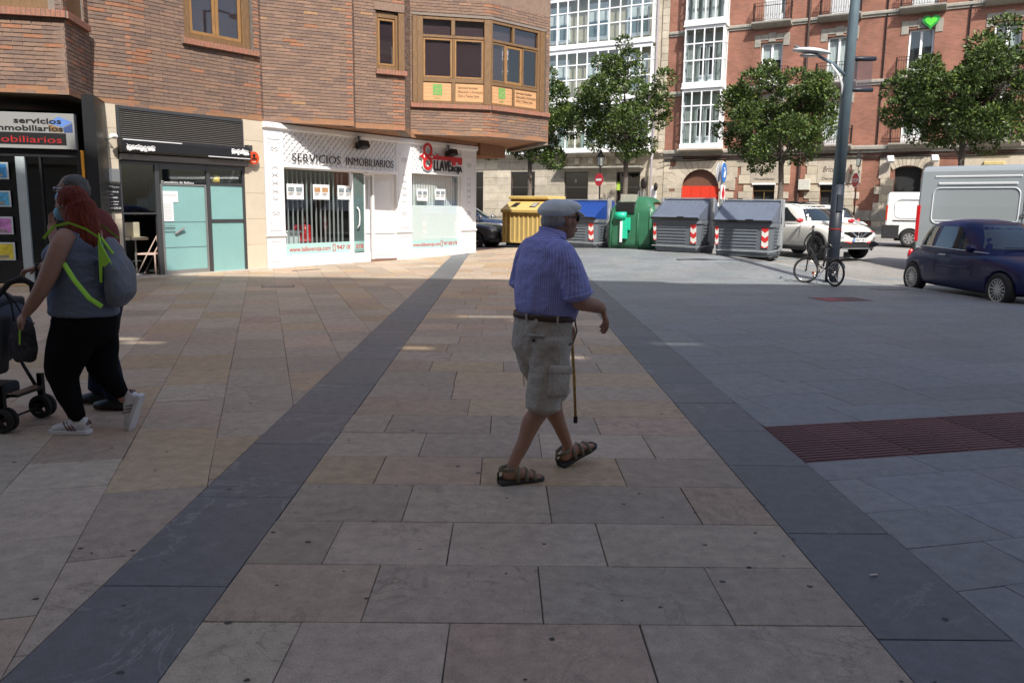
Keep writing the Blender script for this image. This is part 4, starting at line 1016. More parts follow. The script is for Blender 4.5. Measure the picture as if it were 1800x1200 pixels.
rb = empty('red_brick_building', G(0, 0), GROT, label='old red brick building with white glazed gallery, iron balconies and stone arches, across the street', cat='building')
wins = {5.10: (5.1, 7.45), 8.35: (8.35, 10.66), 11.72: (11.72, 14.03), 15.1: (15.1, 17.4)}
cols_ = [1.6, 5.1, 9.0, 12.75, 16.5, 20.2, 24]
holes = [(c-.6, c+.6, z0, z1) for c in cols_ for z0, z1 in wins.values()]
holes += [(-3.2, -.93, GZ0-.6, 3.9), (1.03, 2.23, -.2, 3.06), (4.66, 5.9, -.2, 3.06), (8.31, 9.57, -.2, 3.9), (12.1, 13.4, -.2, 3.6)]
mb = MB(); panel(mb, -4.35, 30, -.2, 19.5, holes, 0, .35); wall_ = mb.build('wall', M_RB, rb)
MB().box(-4.3, 30, .8, 9, -.2, 19.5).build('inner_core', M_VOID, rb)
MB().box(-4.6, 30.2, -.5, 9, 19.5, 20.1).build('roof', M_STONED, rb)
# string courses
def cornice(root, s0, s1, z, h, out, m_=M_STONED, nm='string_course'):
    mb = MB(); a = [(0, z), (-out*.5, z), (-out*.5, z+h*.35), (-out, z+h*.45), (-out, z+h*.8), (-out*.8, z+h), (0, z+h)]
    mb.rings([[(s0, y, zz) for y, zz in a], [(s1, y, zz) for y, zz in a]]); return mb.build(nm, m_, root)
for z in (8.08, 11.45, 14.85): cornice(rb, -4.3, 30, z, .27, .12)
cornice(rb, -4.35, 30, 4.66, .36, .2)
# windows of the upper floors
def fwindow(c, z0, z1, kind=0, bal=True):
    mb = MB(); w_ = .58
    for q in ((c-w_, c-w_+.09, z0, z1), (c+w_-.09, c+w_, z0, z1), (c-.06, c+.06, z0, z1-.1), (c-w_+.09, c+w_-.09, z1-.1, z1), (c-w_+.09, c-.06, z0, z0+.45), (c+.06, c+w_-.09, z0, z0+.45)): mb.cbox(q[0]+.002, q[1]-.002, .16, .24, q[2]+.002, q[3]-.002, .008)
    f = mb.build('window', M_GAL, rb)
    for x0, x1 in ((c-w_+.09, c-.06), (c+.06, c+w_-.09)):
        MB().box(x0, x1, .20, .21, z0+.45, z1-.1).build('pane', M_OLDGL, f)
        if kind == 1: MB().box(x0, x1, .26, .27, z0+1.4, z1-.1).build('blind', M_CURT, f)
        elif kind == 0:
            mb = MB(); k = 12; vs = []
            for j in range(k+1):
                x = x0+(x1-x0)*j/k; y = .28+(.03 if j % 2 else 0)
                vs += [(x, y, z0+.4), (x, y, z1-.1)]
            mb.add(vs, [(2*j, 2*j+2, 2*j+3, 2*j+1) for j in range(k)]); mb.build('curtain', M_CURT, f)
    MB().box(c-w_, c+w_, .42, .44, z0, z1).build('dark_room', M_VOID, f)
def lintel(c, z):
    mb = MB()
    for q in ((-.95, -.6, z-.22, z+.42), (-.6, -.2, z+.12, z+.42), (-.2, .2, z+.02, z+.5), (.2, .6, z+.12, z+.42), (.6, .95, z-.22, z+.42)):
        MB().cbox(c+q[0]+.006, c+q[1]-.006, -.035, .02, q[2], q[3], .01).build('lintel_stone', M_STONED, rb)
def balcony(c, z, w_=1.05, dep=.5, plants=False):
    mb = MB(); a = [(0, z-.3), (-dep*.6, z-.26), (-dep, z-.14), (-dep-.04, z-.08), (-dep-.04, z), (0, z)]
    mb.rings([[(c-w_, y, zz) for y, zz in a], [(c+w_, y, zz) for y, zz in a]]); b = mb.build('balcony', M_STONED, rb)
    mb = MB(); x0, x1 = c-w_+.05, c+w_-.05; y = -dep+.04; t = .012
    for zz in (z+.06, z+.95, z+.78): mb.box(x0, x1, y-t, y+t, zz, zz+.022); mb.box(x0-t, x0+t, y, 0, zz, zz+.022); mb.box(x1-t, x1+t, y, 0, zz, zz+.022)
    k = 17
    for i in range(k+1):
        x = x0+(x1-x0)*i/k; mb.box(x-.008, x+.008, y-.008, y+.008, z+.06, z+.95)
        if i < k:
            xm = x+(x1-x0)/k/2
            if i % 2 == 0: mb.tube([(xm-.04, y, z+.3), (xm, y, z+.38), (xm+.04, y, z+.3), (xm, y, z+.22), (xm-.04, y, z+.3)], .007, 4)
            mb.tube([(xm-.04, y, z+.78), (xm, y, z+.86), (xm+.04, y, z+.78)], .007, 4)
    for sx in (x0, x1):
        for i in range(1, 5): mb.box(sx-.008, sx+.008, y*i/5-.008, y*i/5+.008, z+.06, z+.95)
    mb.build('railing', M_IRONB, b)
    return b
M_LEAFG = mat('balcony plant leaves', (.07, .13, .035), .7, var=.4, scale=10)
for ci, c in enumerate(cols_):
    for zi, (z0, z1) in enumerate(wins.values()):
        fwindow(c, z0, z1, kind=(1 if (ci == 0 and zi == 1) else 0 if (ci+zi) % 3 else 2)); lintel(c, z1)
        if zi < 3 and ci < 5: balcony(c, z0-.02)
# shutter in the third floor windows: white louvred
for c in cols_[:4]:
    mb = MB(); z = 11.75
    while z < 13.95: mb.add([(c-.5, .10, z), (c+.35, .10, z), (c+.35, .14, z+.06), (c-.5, .14, z+.06)], [(0, 1, 2, 3)]); z += .05
    mb.box(c-.52, c+.37, .145, .155, 11.74, 14.0); mb.build('louvred_shutter', M_GAL, rb)
random.seed(21)
def leafclump(mb, c, r, n, size):
    for i in range(n):
        d = Vector((random.gauss(0, 1), random.gauss(0, 1), random.gauss(0, 1))).normalized()*random.random()**.4
        p = Vector(c)+Vector((d.x*r[0], d.y*r[1], d.z*r[2])); a = Vector((rnd(-1, 1), rnd(-1, 1), rnd(-.3, 1))).normalized(); b = a.orthogonal().normalized(); 
        b.rotate(Matrix.Rotation(rnd(0, 6.28), 3, a)); e = a.cross(b); s_ = size*rnd(.6, 1.2); t = rnd(.6, 1.3); mb.tint = (t, t*rnd(.95, 1.1), t)
        mb.add([p-b*s_, p+e*s_*.4, p+b*s_, p-e*s_*.4], [(0, 1, 2, 3)])
for c, z in ((5.1, 8.35), (9.0, 8.35), (5.1, 5.1)):
    p_ = MB(); leafclump(p_, (c, -.3, z+.28), (.85, .14, .18), 260, .05)
    o = p_.build('balcony_plants', M_LEAFG, fix=False, label='green potted plants along the iron balcony %s' % {(5.1, 8.35): 'behind the lamp post, second floor', (9.0, 8.35): 'under the green heart', (5.1, 5.1): 'behind the lamp post, first floor'}[(c, z)], cat='plants'); o.location = G(0, 0); o.rotation_euler.z = GROT
# green heart hung over a window
hp = [(.30*math.sin(t)**3*1.15, .27*(13*cos(t)-5*cos(2*t)-2*cos(3*t)-cos(4*t))/13) for t in [2*pi*k/26 for k in range(26)]]
ht = empty('heart_sign', G(9.4, -.16, 10.95), GROT, label='bright green heart hung above the second floor window', cat='sign')
MB().prism([(x*1.15, z*1.15) for x, z in hp], -.015, .03, axis='y').build('back_plate', mat('dark green paint', (.02, .30, .06), .5), ht)
MB().prism([(x*.8, z*.8) for x, z in hp], -.04, -.016, axis='y').build('front_plate', mat('bright green paint', (.10, .62, .05), .5), ht)
MB().tube([(0, .0, -.3), (0, .12, -.62)], .01, 5).build('rod', M_IRONB, ht)
# downpipes
MB().tube([(3.52, -.09, GZ0), (3.52, -.09, 19)], .07, 8).build('downpipe', mat('brown downpipe', (.06, .035, .03), .5), rb)
MB().tube([(7.35, -.07, 4.9), (7.35, -.07, 19)], .035, 6).build('downpipe', M_IRONB, rb)
MB().tube([(11.1, -.07, 4.9), (11.1, -.07, 19)], .035, 6).build('downpipe', M_IRONB, rb)
# black cables below the cornice
mb = MB()
for k, (z, y) in enumerate(((4.6, -.12), (4.52, -.10), (4.45, -.08))):
    mb.tube([(s, y, z+.035*sin(s*1.3+k)-.02*k) for s in [-4.3+.9*i for i in range(38)]], .022, 5)
mb.tube([(-4.6, -.25, 4.3), (-3.6, -.2, 4.45)], .02, 5); mb.build('cable', M_BLACK, rb)
# gallery
def gallery(root, s0, s1, zlist, y0, npan, zmid, trans_h, mat_=M_GAL, wallm=None, sidepan=True):
    """zlist: floor levels of the bands"""
    pw = (s1-s0)/npan
    for fi, (za, zb) in enumerate(zip(zlist[:-1], zlist[1:])):
        MB().cbox(s0-.05, s1+.05, y0-.05, -.01, za-.02, za+.24, .02).build('gallery_band', mat_, root)
        MB().box(s0, s1, y0+.02, y0+.12, zb-.25, zb-.02).build('gallery_band', mat_, root)
        z0, z1 = za+.24, zb-.25
        g = MB()
        for z in (z0+.0, zmid*(z1-z0)+z0, z1-trans_h): g.cbox(s0, s1, y0+.006, y0+.07, z-.03, z+.04, .006)
        rail = g.build('rail', mat_, root)
        for i in range(npan+1):
            x = s0+pw*i; w_ = .07 if i in (0, npan) else (.05 if i % 4 == 0 and npan > 6 else .032)
            MB().cbox(max(s0, x-w_), min(s1, x+w_), y0, y0+.08, z0, z1, .008).build('mullion', mat_, root)
        pm = MB().box(-.5*pw+.03, .5*pw-.03, 0, .01, 0, 1).mesh('pane', M_OLDGL)
        lv_ = [z0, zmid*(z1-z0)+z0, z1-trans_h, z1]
        for i in range(npan):
            for a, b in zip(lv_, lv_[1:]):
                o = obj('pane', pm, root, Matrix.Translation((s0+pw*(i+.5), y0+.04, a+.03)) @ Matrix.Diagonal((1, 1, b-a-.05, 1)))
        # side returns
        for x in (s0, s1):
            g = MB()
            for y in (y0+.08, y0/2, -.06): g.box(x-.03, x+.03, y, y+.05, z0, z1)
            for z in (z0, lv_[1], lv_[2], z1-.04): g.box(x-.028, x+.028, y0, 0, z, z+.05)
            gg = g.build('side_frame', mat_, root)
            MB().box(x-.004, x+.004, y0+.1, -.05, z0, z1).build('pane', M_OLDGL, gg)
gallery(rb, -3.15, -.87, [5.05, 8.45, 11.85, 15.2, 18.6], -.7, 4, .42, .78)
cornice(rb, -3.3, -.7, 4.9, .16, .75, M_STONE, 'gallery_base')
for z in (8.3, 11.7, 15.05): cornice(rb, -3.22, -.8, z, .17, .78, M_GAL, 'gallery_cornice')
M_INW = mat('inner gallery wall', (.33, .36, .34), .8, var=.1)
for za in (5.3, 8.7, 12.1, 15.4):
    MB().box(-3.1, -.92, -.04, -.012, za, za+3.0).build('inner_wall', M_INW, rb)
    for k in range(4):
        x = -3.0+.54*k
        if k in (1, 2): f = MB().cbox(x, x+.42, -.075, -.042, za, za+2.1, .01).build('inner_window', M_GAL, rb); MB().box(x+.07, x+.35, -.09, -.077, za+.5, za+2.0).build('pane', M_VOID, f)
        elif za > 11: pass
mb = MB()
for x in (-2.95, -2.35, -1.8, -1.25):
    mb.add([(x+.02*j, -.3+(.03 if j % 2 else 0), z) for j in range(20) for z in (12.2, 14.2)], [(2*j, 2*j+2, 2*j+3, 2*j+1) for j in range(19)])
mb.build('curtain', M_CURT, rb)
# ground floor stonework
def stone(s0, s1, z0, z1, y=-.05, m_=M_STONE, root=rb, nm='stone_block'):
    mb = MB(); v_ = rnd(.8, 1.12); mb.tint = (v_, v_, v_*rnd(.95, 1.03)); mb.cbox(s0+.006, s1-.006, y, .04, z0+.006, z1-.006, .012); return mb.build(nm, m_, root)
def quoins(s0, s1, z0, z1, side=0, h=.37):
    z = z0; i = 0
    while z < z1-.1:
        e = .28 if i % 2 else 0
        a, b = (s0-(e if side <= 0 else 0), s1+(e if side >= 0 else 0)); zz = min(z+h, z1)
        if side == 2: a, b = s0, s1
        if b-a > .9:
            c = rnd(.4, .6)*(b-a)+a; stone(a, c, z, zz); stone(c, b, z, zz)
        else: stone(a, b, z, zz)
        z = zz; i += 1
# far-left pier beside the arch, with brick inserts
z = GZ0-.2; i = 0
while z < 4.5:
    zz = min(z+.37, 4.6)
    if i % 2 == 0: stone(-4.35, -3.95, z, zz); MB().cbox(-3.94, -3.62, -.03, .02, z+.02, zz-.02, .01).build('brick_insert', M_RB, rb); stone(-3.61, -3.2, z, zz)
    else: stone(-4.35, -3.8, z, zz); stone(-3.8, -3.2, z, zz)
    z = zz; i += 1
# arch voussoirs
def arch(cx, rad, zs, w_, n, ztop, m_=M_STONE, a0=0, a1=180, yy=-.06):
    for k in range(n):
        t0, t1 = R(a0+(a1-a0)*k/n), R(a0+(a1-a0)*(k+1)/n); t0 += .006; t1 -= .006
        def outp(t):
            dx, dz = cos(t), sin(t); L = rad+w_
            if dz > .05: L = min(L, (ztop-zs)/dz)
            return (cx+dx*L, zs+dz*L)
        tm = (t0+t1)/2
        poly = [(cx+rad*cos(t0), zs+rad*sin(t0)), outp(t0), outp(t1), (cx+rad*cos(t1), zs+rad*sin(t1))]
        mb = MB(); v_ = rnd(.85, 1.1); mb.tint = (v_, v_, v_); mb.prism(poly, yy, .04, axis='y'); mb.build('voussoir', m_, rb)
arch(-2.065, 1.13, 2.78, .95, 13, 4.5)
quoins(-.93, -.35, GZ0-.2, 2.7, 1); stone(-.35, .0, 2.7, 3.4); stone(-.4, .1, 3.4, 4.0); stone(-.6, .2, 4.0, 4.5, y=-.045)
# red door in the arch
n_ = 20; pl_ = [(-2.065+1.15*cos(pi*k/n_), 2.78+1.15*sin(pi*k/n_)) for k in range(n_+1)]
MB().prism([(-3.215, 2.95)]+[p for p in pl_[::-1] if p[1] > 2.96]+[(-.915, 2.95)], .22, .28, axis='y').build('fanlight', mat('dusty brown glass', (.16, .075, .05), .4), rb)
rd = MB().box(-3.2, -.93, .16, .24, 0, 2.95).build('red_door', mat('bright red steel door', (.66, .045, .02), .5, var=.05), rb)
mb = MB()
for s in (-2.65, -2.065, -1.5): mb.box(s-.008, s+.008, .152, .16, .1, 2.9)
mb.build('panel_joint', mat('dark red groove', (.28, .02, .015), .5), rd)
MB().box(-3.25, -.9, .3, .4, 0, 4.0).build('dark_room', M_VOID, rb)
# stone portals with lettering
def portal(s0, s1, ztop, zc, sign=None):
    quoins(s0-.55, s0, GZ0-.2, ztop, -1); quoins(s1, s1+.5, GZ0-.2, ztop, 1)
    for k, (a, b) in enumerate(((s0-.85, s0-.2), (s1+.2, s1+.8))): stone(a, b, ztop, ztop+.5); stone(a+.1, b, ztop+.5, ztop+.95); stone(a, b, ztop+.95, zc)
    p = stone(s0-.2, s1+.2, ztop, ztop+1.22, y=-.06); stone(s0-.2, s1+.2, ztop+1.22, zc)
    MB().cbox(s0-.05, s1+.05, -.14, .0, ztop-.06, ztop+.03, .01).build('ledge', M_GAL, rb)
    MB().box(s0, s1, .3, .33, -.2, ztop).build('dark_room', M_VOID, rb)
    f = MB(); f.box(s0, s1, .15, .2, ztop-.42, ztop-.34); f.box((s0+s1)/2-.02, (s0+s1)/2+.02, .15, .2, 0, ztop-.42); f.build('window', mat('brass strip', (.30, .2, .08), .4, metal=.4), rb)
    if sign:
        text('lettering', sign[0], M_TXTB, p, (s0+s1)/2-.02, ztop+.62, .42, -.066, .003, align='CENTER', shear=.25, width=1.05); text('lettering', sign[1], M_TXTB, p, (s0+s1)/2, ztop+.20, .2, -.066, .003, align='CENTER', shear=.25, width=1.15)
portal(1.03, 2.23, 3.06, 4.55, ('BricoBaz', 'Manualidades')); portal(4.66, 5.9, 3.06, 4.55, ('BricoBaz', 'Decoración'))
# segmental arch window with grille
quoins(7.65, 8.31, GZ0-.2, 3.3, -1, .42); quoins(9.57, 10.2, GZ0-.2, 3.3, 1, .42); arch(8.94, 1.25, 2.72, .85, 9, 4.5, a0=55, a1=125)
stone(7.55, 8.1, 3.3, 4.5); stone(9.8, 10.35, 3.3, 4.5)
MB().box(8.31, 9.57, .3, .33, -.2, 4.0).build('dark_room', M_VOID, rb)
mb = MB(); mb.box(8.31, 9.57, .14, .18, 2.55, 2.62); mb.box(8.31, 9.57, .14, .18, 2.35, 2.39)
for k in range(-8, 12):
    for sg in (1, -1):
        a = [(8.31+.16*k-.012, .6), (8.31+.16*k+.012, .6), (8.31+.16*k+sg*1.75+.012, 2.35), (8.31+.16*k+sg*1.75-.012, 2.35)]
        a = clip(clip(a, -1, 0, -8.31), 1, 0, 9.57)
        if len(a) > 2: mb.prism(a, .15+.006*sg, .156+.006*sg, axis='y')
mb.build('grille', M_IRONB, rb)
quoins(11.5, 12.1, GZ0-.2, 3.4, -1, .42); quoins(13.4, 14.0, GZ0-.2, 3.4, 1, .42); stone(11.4, 14.1, 3.6, 4.5); MB().box(12.1, 13.4, .3, .33, -.2, 3.6).build('dark_room', M_VOID, rb)
MB().cbox(12.3, 13.2, -.35, -.06, 3.9, 4.1, .03).build('sign_lamp', mat('cream lamp hood', (.5, .42, .2), .5), rb)
# grey stone plinth
s = 6.45
while s < 30:
    if not (7.3 < s < 10.1 or 11.2 < s < 14):
        for z in (GZ0-.3, 1.12): stone(s, min(s+.85, 30), z, z+.54, y=-.07, m_=M_STONED)
    s += .85
for a, b in ((2.9, 4.05),): 
    for z in (GZ0-.3, .84): stone(a, b, z, z+.54, y=-.065, m_=M_STONED)
# fittings on the wall
eb = MB().cbox(3.55, 4.15, -.28, -.01, 2.72, 3.28, .02).build('electric_box', mat('pale grey box', (.55, .55, .50), .5), rb)
for s in (8.1, 10.15):
    f = MB().cbox(-.16, .16, -.1, .1, -.16, .16, .02, TR(s, -.35, 4.28, R(25), R(-30))); f.tube([(s, -.3, 4.3), (s, 0, 4.5)], .02, 5); f.build('floodlight', M_GAL, rb)
# iron wall lantern
def lantern(mb1, mb2, x, y, z, k=1.):
    """black frame to mb1, panes to mb2; z is the bottom"""
    for a in range(4):
        c0, s0 = cos(R(45+90*a)), sin(R(45+90*a)); mb1.tube([(x+.10*k*c0, y+.10*k*s0, z), (x+.19*k*c0, y+.19*k*s0, z+.42*k)], .014*k, 4)
    q = lambda r, zz: [(x+r*cos(R(45+90*a)), y+r*sin(R(45+90*a)), zz) for a in range(4)]
    mb1.rings([q(.23*k, z+.42*k), q(.2*k, z+.48*k), q(.1*k, z+.62*k), q(.08*k, z+.70*k), q(.02*k, z+.8*k)]); mb1.rings([q(.11*k, z-.05*k), q(.11*k, z+.01)])
    mb2.rings([q(.095*k, z+.01), q(.18*k, z+.41*k)])
M_LANT = mat('lantern glass', (.35, .38, .36), .2)
wl_ = empty('wall_lantern', G(6.62, -.6, 3.95), GROT, label='black iron lantern on a bracket above the octagonal red sign', cat='lantern')
a_, b_ = MB(), MB(); lantern(a_, b_, 0, 0, 0, .95); a_.tube([(0, 0, 0), (0, .05, -.3), (0, .3, -.35), (0, .6, -.2)], .02, 6); a_.tube([(0, 0, .75), (.0, .6, .8)], .014, 5)
a_.build('frame', M_IRONB, wl_); b_.build('lantern_glass', M_LANT, wl_)

# ---------------- cream stone building with the long white gallery
cb_ = empty('cream_stone_building', G(-4.35, 0), GROT, label='cream stone building with long white glazed gallery above dark shop windows, across the street', cat='building')
def cshift(o): return o
holes = [(-24, -22.2, -.2, 3.9), (-18.2, -17.3, -.2, 3.92), (-15.13, -13.25, -.2, 3.9), (-11.07, -9.37, -.2, 3.85), (-7.45, -5.87, -.2, 3.81)]
cr = empty('x', (0, 0, 0)); bpy.data.objects.remove(cr)
CS = 4.35
mb = MB(); panel(mb, -30+CS, 0, -.2, 19.5, [(a+CS, b+CS, c, d) for a, b, c, d in holes], .03, .4); mb.build('wall', M_STONE, cb_)
MB().box(-30+CS, 0, .8, 9, -.2, 19.5).build('inner_core', M_VOID, cb_); MB().box(-30.4+CS, 0.2, -.4, 9, 19.52, 20.0).build('roof', M_STONED, cb_)
def cstone(s0, s1, z0, z1, y=0.): return stone(s0+CS, s1+CS, z0, z1, y=y, root=cb_)
random.seed(33)
z = GZ0-.2; i = 0
edges = [-30, -24, -22.2, -18.2, -17.3, -15.13, -13.25, -11.07, -9.37, -7.45, -5.87, -4.36]
while z < 4.6:
    zz = min(z+.52, 4.7)
    segs = [(edges[k], edges[k+1]) for k in range(0, len(edges)-1, 2)] if z < 3.7 else [(-30, -4.36)]
    for a, b in segs:
        x = a
        while x < b-.01:
            x2 = min(x+rnd(.8, 1.3), b); x2 = b if b-x2 < .35 else x2
            if x2 > -20: cstone(x, x2, z, zz)
            x = x2
    z = zz; i += 1
cornice(cb_, -30+CS, -.05, 4.72, .36, .25, M_STONE, 'cornice')
MB().cbox(-11.5+CS, -5.6+CS, -.55, .0, 4.02, 4.14, .02).build('canopy', M_STONED, cb_)
for s in [-11.2+.95*k for k in range(6)]: MB().cbox(s+CS, s+.3+CS, -.2, .0, 4.3, 4.7, .02).build('bracket', M_STONE, cb_)
for a, b, c, d in holes:
    MB().box(a+CS, b+CS, .35, .38, -.2, d).build('dark_room', M_VOID, cb_)
    f = MB(); 
    for q in ((a, a+.06, GZ0, d), (b-.06, b, GZ0, d), (a+.06, b-.06, d-.08, d), (a+.06, b-.06, 2.85, 2.92)): f.cbox(q[0]+CS, q[1]+CS, .1, .16, q[2], q[3], .006)
    f = f.build('shop_window', M_ALU, cb_); MB().box(a+.06+CS, b-.06+CS, .12, .13, GZ0, d-.08).build('pane', M_GLASSD, f)
text('lettering', 'H', M_WHITE, cb_, -10.35+CS, 3.15, .4, .09, .004, shear=.3, width=.14)
text('lettering', 'dresscode', M_WHITE, cb_, -10.85+CS, 1.72, .3, .09, .004, width=1.15)
text('lettering', 'm', M_WHITE, cb_, -6.2+CS, 1.9, .4, .09, .004, width=.25); MB().box(-7.42+CS, -7.2+CS, .09, .1, 2.7, 3.2).build('sticker', mat('lime sticker', (.4, .6, .08), .6), cb_)
for z in (2.0, 2.6): MB().cbox(-5.1+CS, -4.75+CS, -.06, -.01, z-.5, z+.35 if z > 2.5 else z-.1, .01).build('wall_plaque', M_GAL, cb_)
MB().ball((-5.45+CS, -.35, 3.1), (.22, .12, .35), 8).build('basket', M_IRONB, cb_); MB().ball((-4.7+CS, -.3, 2.9), (.13, .1, .25), 8).build('basket', M_IRONB, cb_)
gallery(cb_, -19.9+CS, -5.15+CS, [4.98, 8.05, 11.2, 14.3, 17.5], -.6, 21, .40, .72)
M_INC = mat('cream inner wall', (.46, .40, .29), .8, var=.12, scale=1.2)
M_GBL = mat('grey blue glazing', (.16, .21, .23), .3, var=.2)
for za in (5.3, 8.35, 11.5, 14.6):
    MB().box(-19.9+CS, -5.2+CS, -.03, .0, za, za+2.6).build('inner_wall', M_INC, cb_)
    for s in (-17.8, -14.6, -11.6, -8.9, -6.3):
        f = MB().cbox(s-.75+CS, s+.75+CS, -.10, -.035, za+.2, za+2.35, .01).build('inner_window', M_GAL, cb_)
        for sx in (-.62, .06): MB().box(s+sx+CS, s+sx+.56+CS, -.115, -.102, za+.4, za+1.3).build('pane', M_GBL, f); MB().box(s+sx+CS, s+sx+.56+CS, -.115, -.102, za+1.35, za+2.2).build('blind', M_CURT, f)
for s in [-19.5+1.4*k for k in range(11)]: 
    if s < -5.8: MB().box(s+CS, s+.5+CS, -.50, -.48, 5.25, 6.3).build('frosted_panel', mat('greenish frosted panel', (.38, .46, .42), .5), cb_)
# stone quoin strip and drainpipes at the party wall
z = 5.1
while z < 19: stone(-4.78+CS, -4.37+CS, z, z+.42, y=-.06, root=cb_); z += .42
MB().tube([(-4.98+CS, -.42, 1.9), (-4.98+CS, -.42, 4.5), (-4.98+CS, -.30, 4.9), (-4.98+CS, -.30, 19)], .075, 8).build('drainpipe', mat('mauve grey drainpipe', (.33, .30, .32), .5), cb_)
fl_ = MB(); vs = []
for j in range(9):
    for i in range(5): vs.append((-12.75+CS+.09*i*(1+.1*j/8)+.03*sin(j), -.72-.04*sin(i*1.7+j*.5), 12.55-.16*j))
for j in range(8):
    for i in range(4): fl_.add([vs[j*5+i], vs[j*5+i+1], vs[(j+1)*5+i+1], vs[(j+1)*5+i]], [(0, 1, 2, 3)], 1 if i in (1, 2) else 0)
flg = empty('flag', G(-12.5, -.7, 11.5), GROT, label='small red and yellow flag hanging inside the white gallery', cat='flag')
fo = fl_.build('cloth', [mat('flag red', (.5, .02, .02), .7), mat('flag yellow', (.75, .5, .02), .7)], flg, Matrix.Translation(G(-4.35, 0)-G(-12.5, -.7, 11.5)) if 0 else TR(12.5-CS, .7, -11.5))
MB().tube([(-.3, .1, .6), (-.3, -.05, 1.15)], .012, 5).build('pole', M_ALUL, flg)
# ================================================================ trees on the far pavement
M_BARK = mat('grey magnolia bark', (.12, .10, .085), .9, var=.3, scale=8, bump=.5, bscale=30, world=True)
def leaf_mat():
    m = mat('glossy magnolia leaf', (.060, .100, .026), .42, var=.2, scale=1.5, tint=True, world=True, spec=.35)
    return m
M_LEAF = leaf_mat()
M_LEAF.node_tree.nodes['Principled BSDF'].inputs['Subsurface Weight'].default_value = 0
def tree(sc, yc, zc, rs, rz, base_s, lab, seed, nclump=46, nleaf=210, shape=None, extra=()):
    """crown centre in facade coordinates; rs/ry half widths, rz half height"""
    rg = random.Random(seed); b = G(base_s, yc); zb = gz(b.x, b.y)+.0
    root = empty('magnolia_tree', (b.x, b.y, zb), GROT, label=lab, cat='tree', group='magnolia trees along the far pavement')
    ds = sc-base_s; C0 = Vector((ds, 0, zc-zb)); clumps = []
    tries = 0
    while len(clumps) < nclump and tries < 4000:
        tries += 1
        d = Vector((rg.gauss(0, 1), rg.gauss(0, 1), rg.gauss(0, 1))).normalized()*(rg.random()**.34)
        p = Vector((d.x*rs, d.y*rs*.85, d.z*rz))
        if shape and not shape(p.x/rs, p.z/rz, rg): continue
        p += C0; r_ = rg.uniform(.42, .82)*rs/2.9
        if all((p-q).length > .42*(r_+t) for q, t in clumps): clumps.append((p, r_))
    for e in extra: clumps.append((C0+Vector(e[:3]), e[3]))
    # wood
    mb = MB(); zt = zc-rz*.55-zb
    rad = .155; top = Vector((ds*.35, .05, zt))
    mb.tube([(0, 0, -.1), (.02, .0, .3), (.05, .03, zt*.55), top], [rad*1.35, rad, rad*.85, rad*.75], 9)
    mb.build('trunk', M_BARK, root, smooth=True)
    mb = MB()
    for i, (p, r_) in enumerate(clumps):
        if i % 2 == 0 or i > nclump-3:
            st = Vector((.05+ds*.25, .03, zt*rg.uniform(.62, 1.0))) if i % 6 == 0 else top
            m1 = st.lerp(p, .4)+Vector((rg.uniform(-.2, .2), rg.uniform(-.2, .2), .15)); m2 = st.lerp(p, .75)+Vector((rg.uniform(-.15, .15), rg.uniform(-.15, .15), .1))
            mb.tube([st, m1, m2, p], [.05, .032, .02, .01], 5)
    mb.build('branches', M_BARK, root, smooth=True)
    # foliage
    V = []; F = []; T = []; MI = []
    for p, r_ in clumps:
        n = int(nleaf*1.9*(r_/.62)**2); fz = rg.uniform(.7, .95); base_t = rg.uniform(.8, 1.15)
        for k in range(n):
            d = Vector((rg.gauss(0, 1), rg.gauss(0, 1), rg.gauss(.15, 1))).normalized(); rr = r_*(.55+.5*rg.random()**.6)*(1+.22*noise.noise(d*2.3+p))
            c = p+Vector((d.x*rr, d.y*rr, d.z*rr*fz))
            ax = (d+Vector((rg.uniform(-.8, .8), rg.uniform(-.8, .8), rg.uniform(-.5, .7)))).normalized()
            sd = ax.cross(Vector((rg.uniform(-1, 1), rg.uniform(-1, 1), rg.uniform(.2, 1.2)))).normalized(); nn = ax.cross(sd)
            L = rg.uniform(.12, .20); W_ = L*.30; q = len(V)
            V += [c, c+ax*L*.45+sd*W_-nn*.012, c+ax*L, c+ax*L*.45-sd*W_-nn*.012, c+ax*L*.5+nn*.008]
            F += [(q, q+1, q+4), (q+1, q+2, q+4), (q+2, q+3, q+4), (q+3, q, q+4)]
            v_ = base_t*rg.uniform(.6, 1.5); y_ = rg.random()
            t = (v_*1.5, v_*1.25, v_*.8) if y_ < .2 else ((v_*1.9, v_*.95, v_*.9) if y_ < .16 else (v_, v_, v_))
            T += [t]*4
    me = bpy.data.meshes.new('crown'); me.from_pydata([tuple(v) for v in V], [], F); me.materials.append(M_LEAF)
    ca = me.color_attributes.new('tint', 'FLOAT_COLOR', 'CORNER'); dat = []
    for t in T: dat += [*t, 1]*3
    ca.data.foreach_set('color', dat); me.update()
    obj('crown', me, root, kind='stuff')
    # a few white blooms
    mb = MB()
    for k in range(5):
        p, r_ = rg.choice(clumps); d = Vector((rg.gauss(0, 1), rg.gauss(-1.2, .5), rg.gauss(.3, 1))).normalized(); c = p+d*r_*1.05
        mb.ball(c, rg.uniform(.03, .055), 4)
    mb.build('blossoms', M_WHITE, root, smooth=True, kind='stuff')
    return root
def sh1(x, z, rg): # broad waist, narrow ragged top
    w_ = 1.0 if z < .05 else max(.22, 1.0-1.05*(z-.05)); w_ = w_ if z > -.55 else max(.3, 1+1.2*(z+.55)); return abs(x) < w_
tree(-4.28, -6, 7.0, 2.45, 2.75, -4.19, 'magnolia with a ragged pointed top before the cream building, right of the flag', 11, 50, 250, sh1, ((-.15, -.2, 3.1, .4), (-1.3, -.4, 2.2, .5), (2.1, 0, 1.2, .55), (.2, 0, 2.4, .55)))
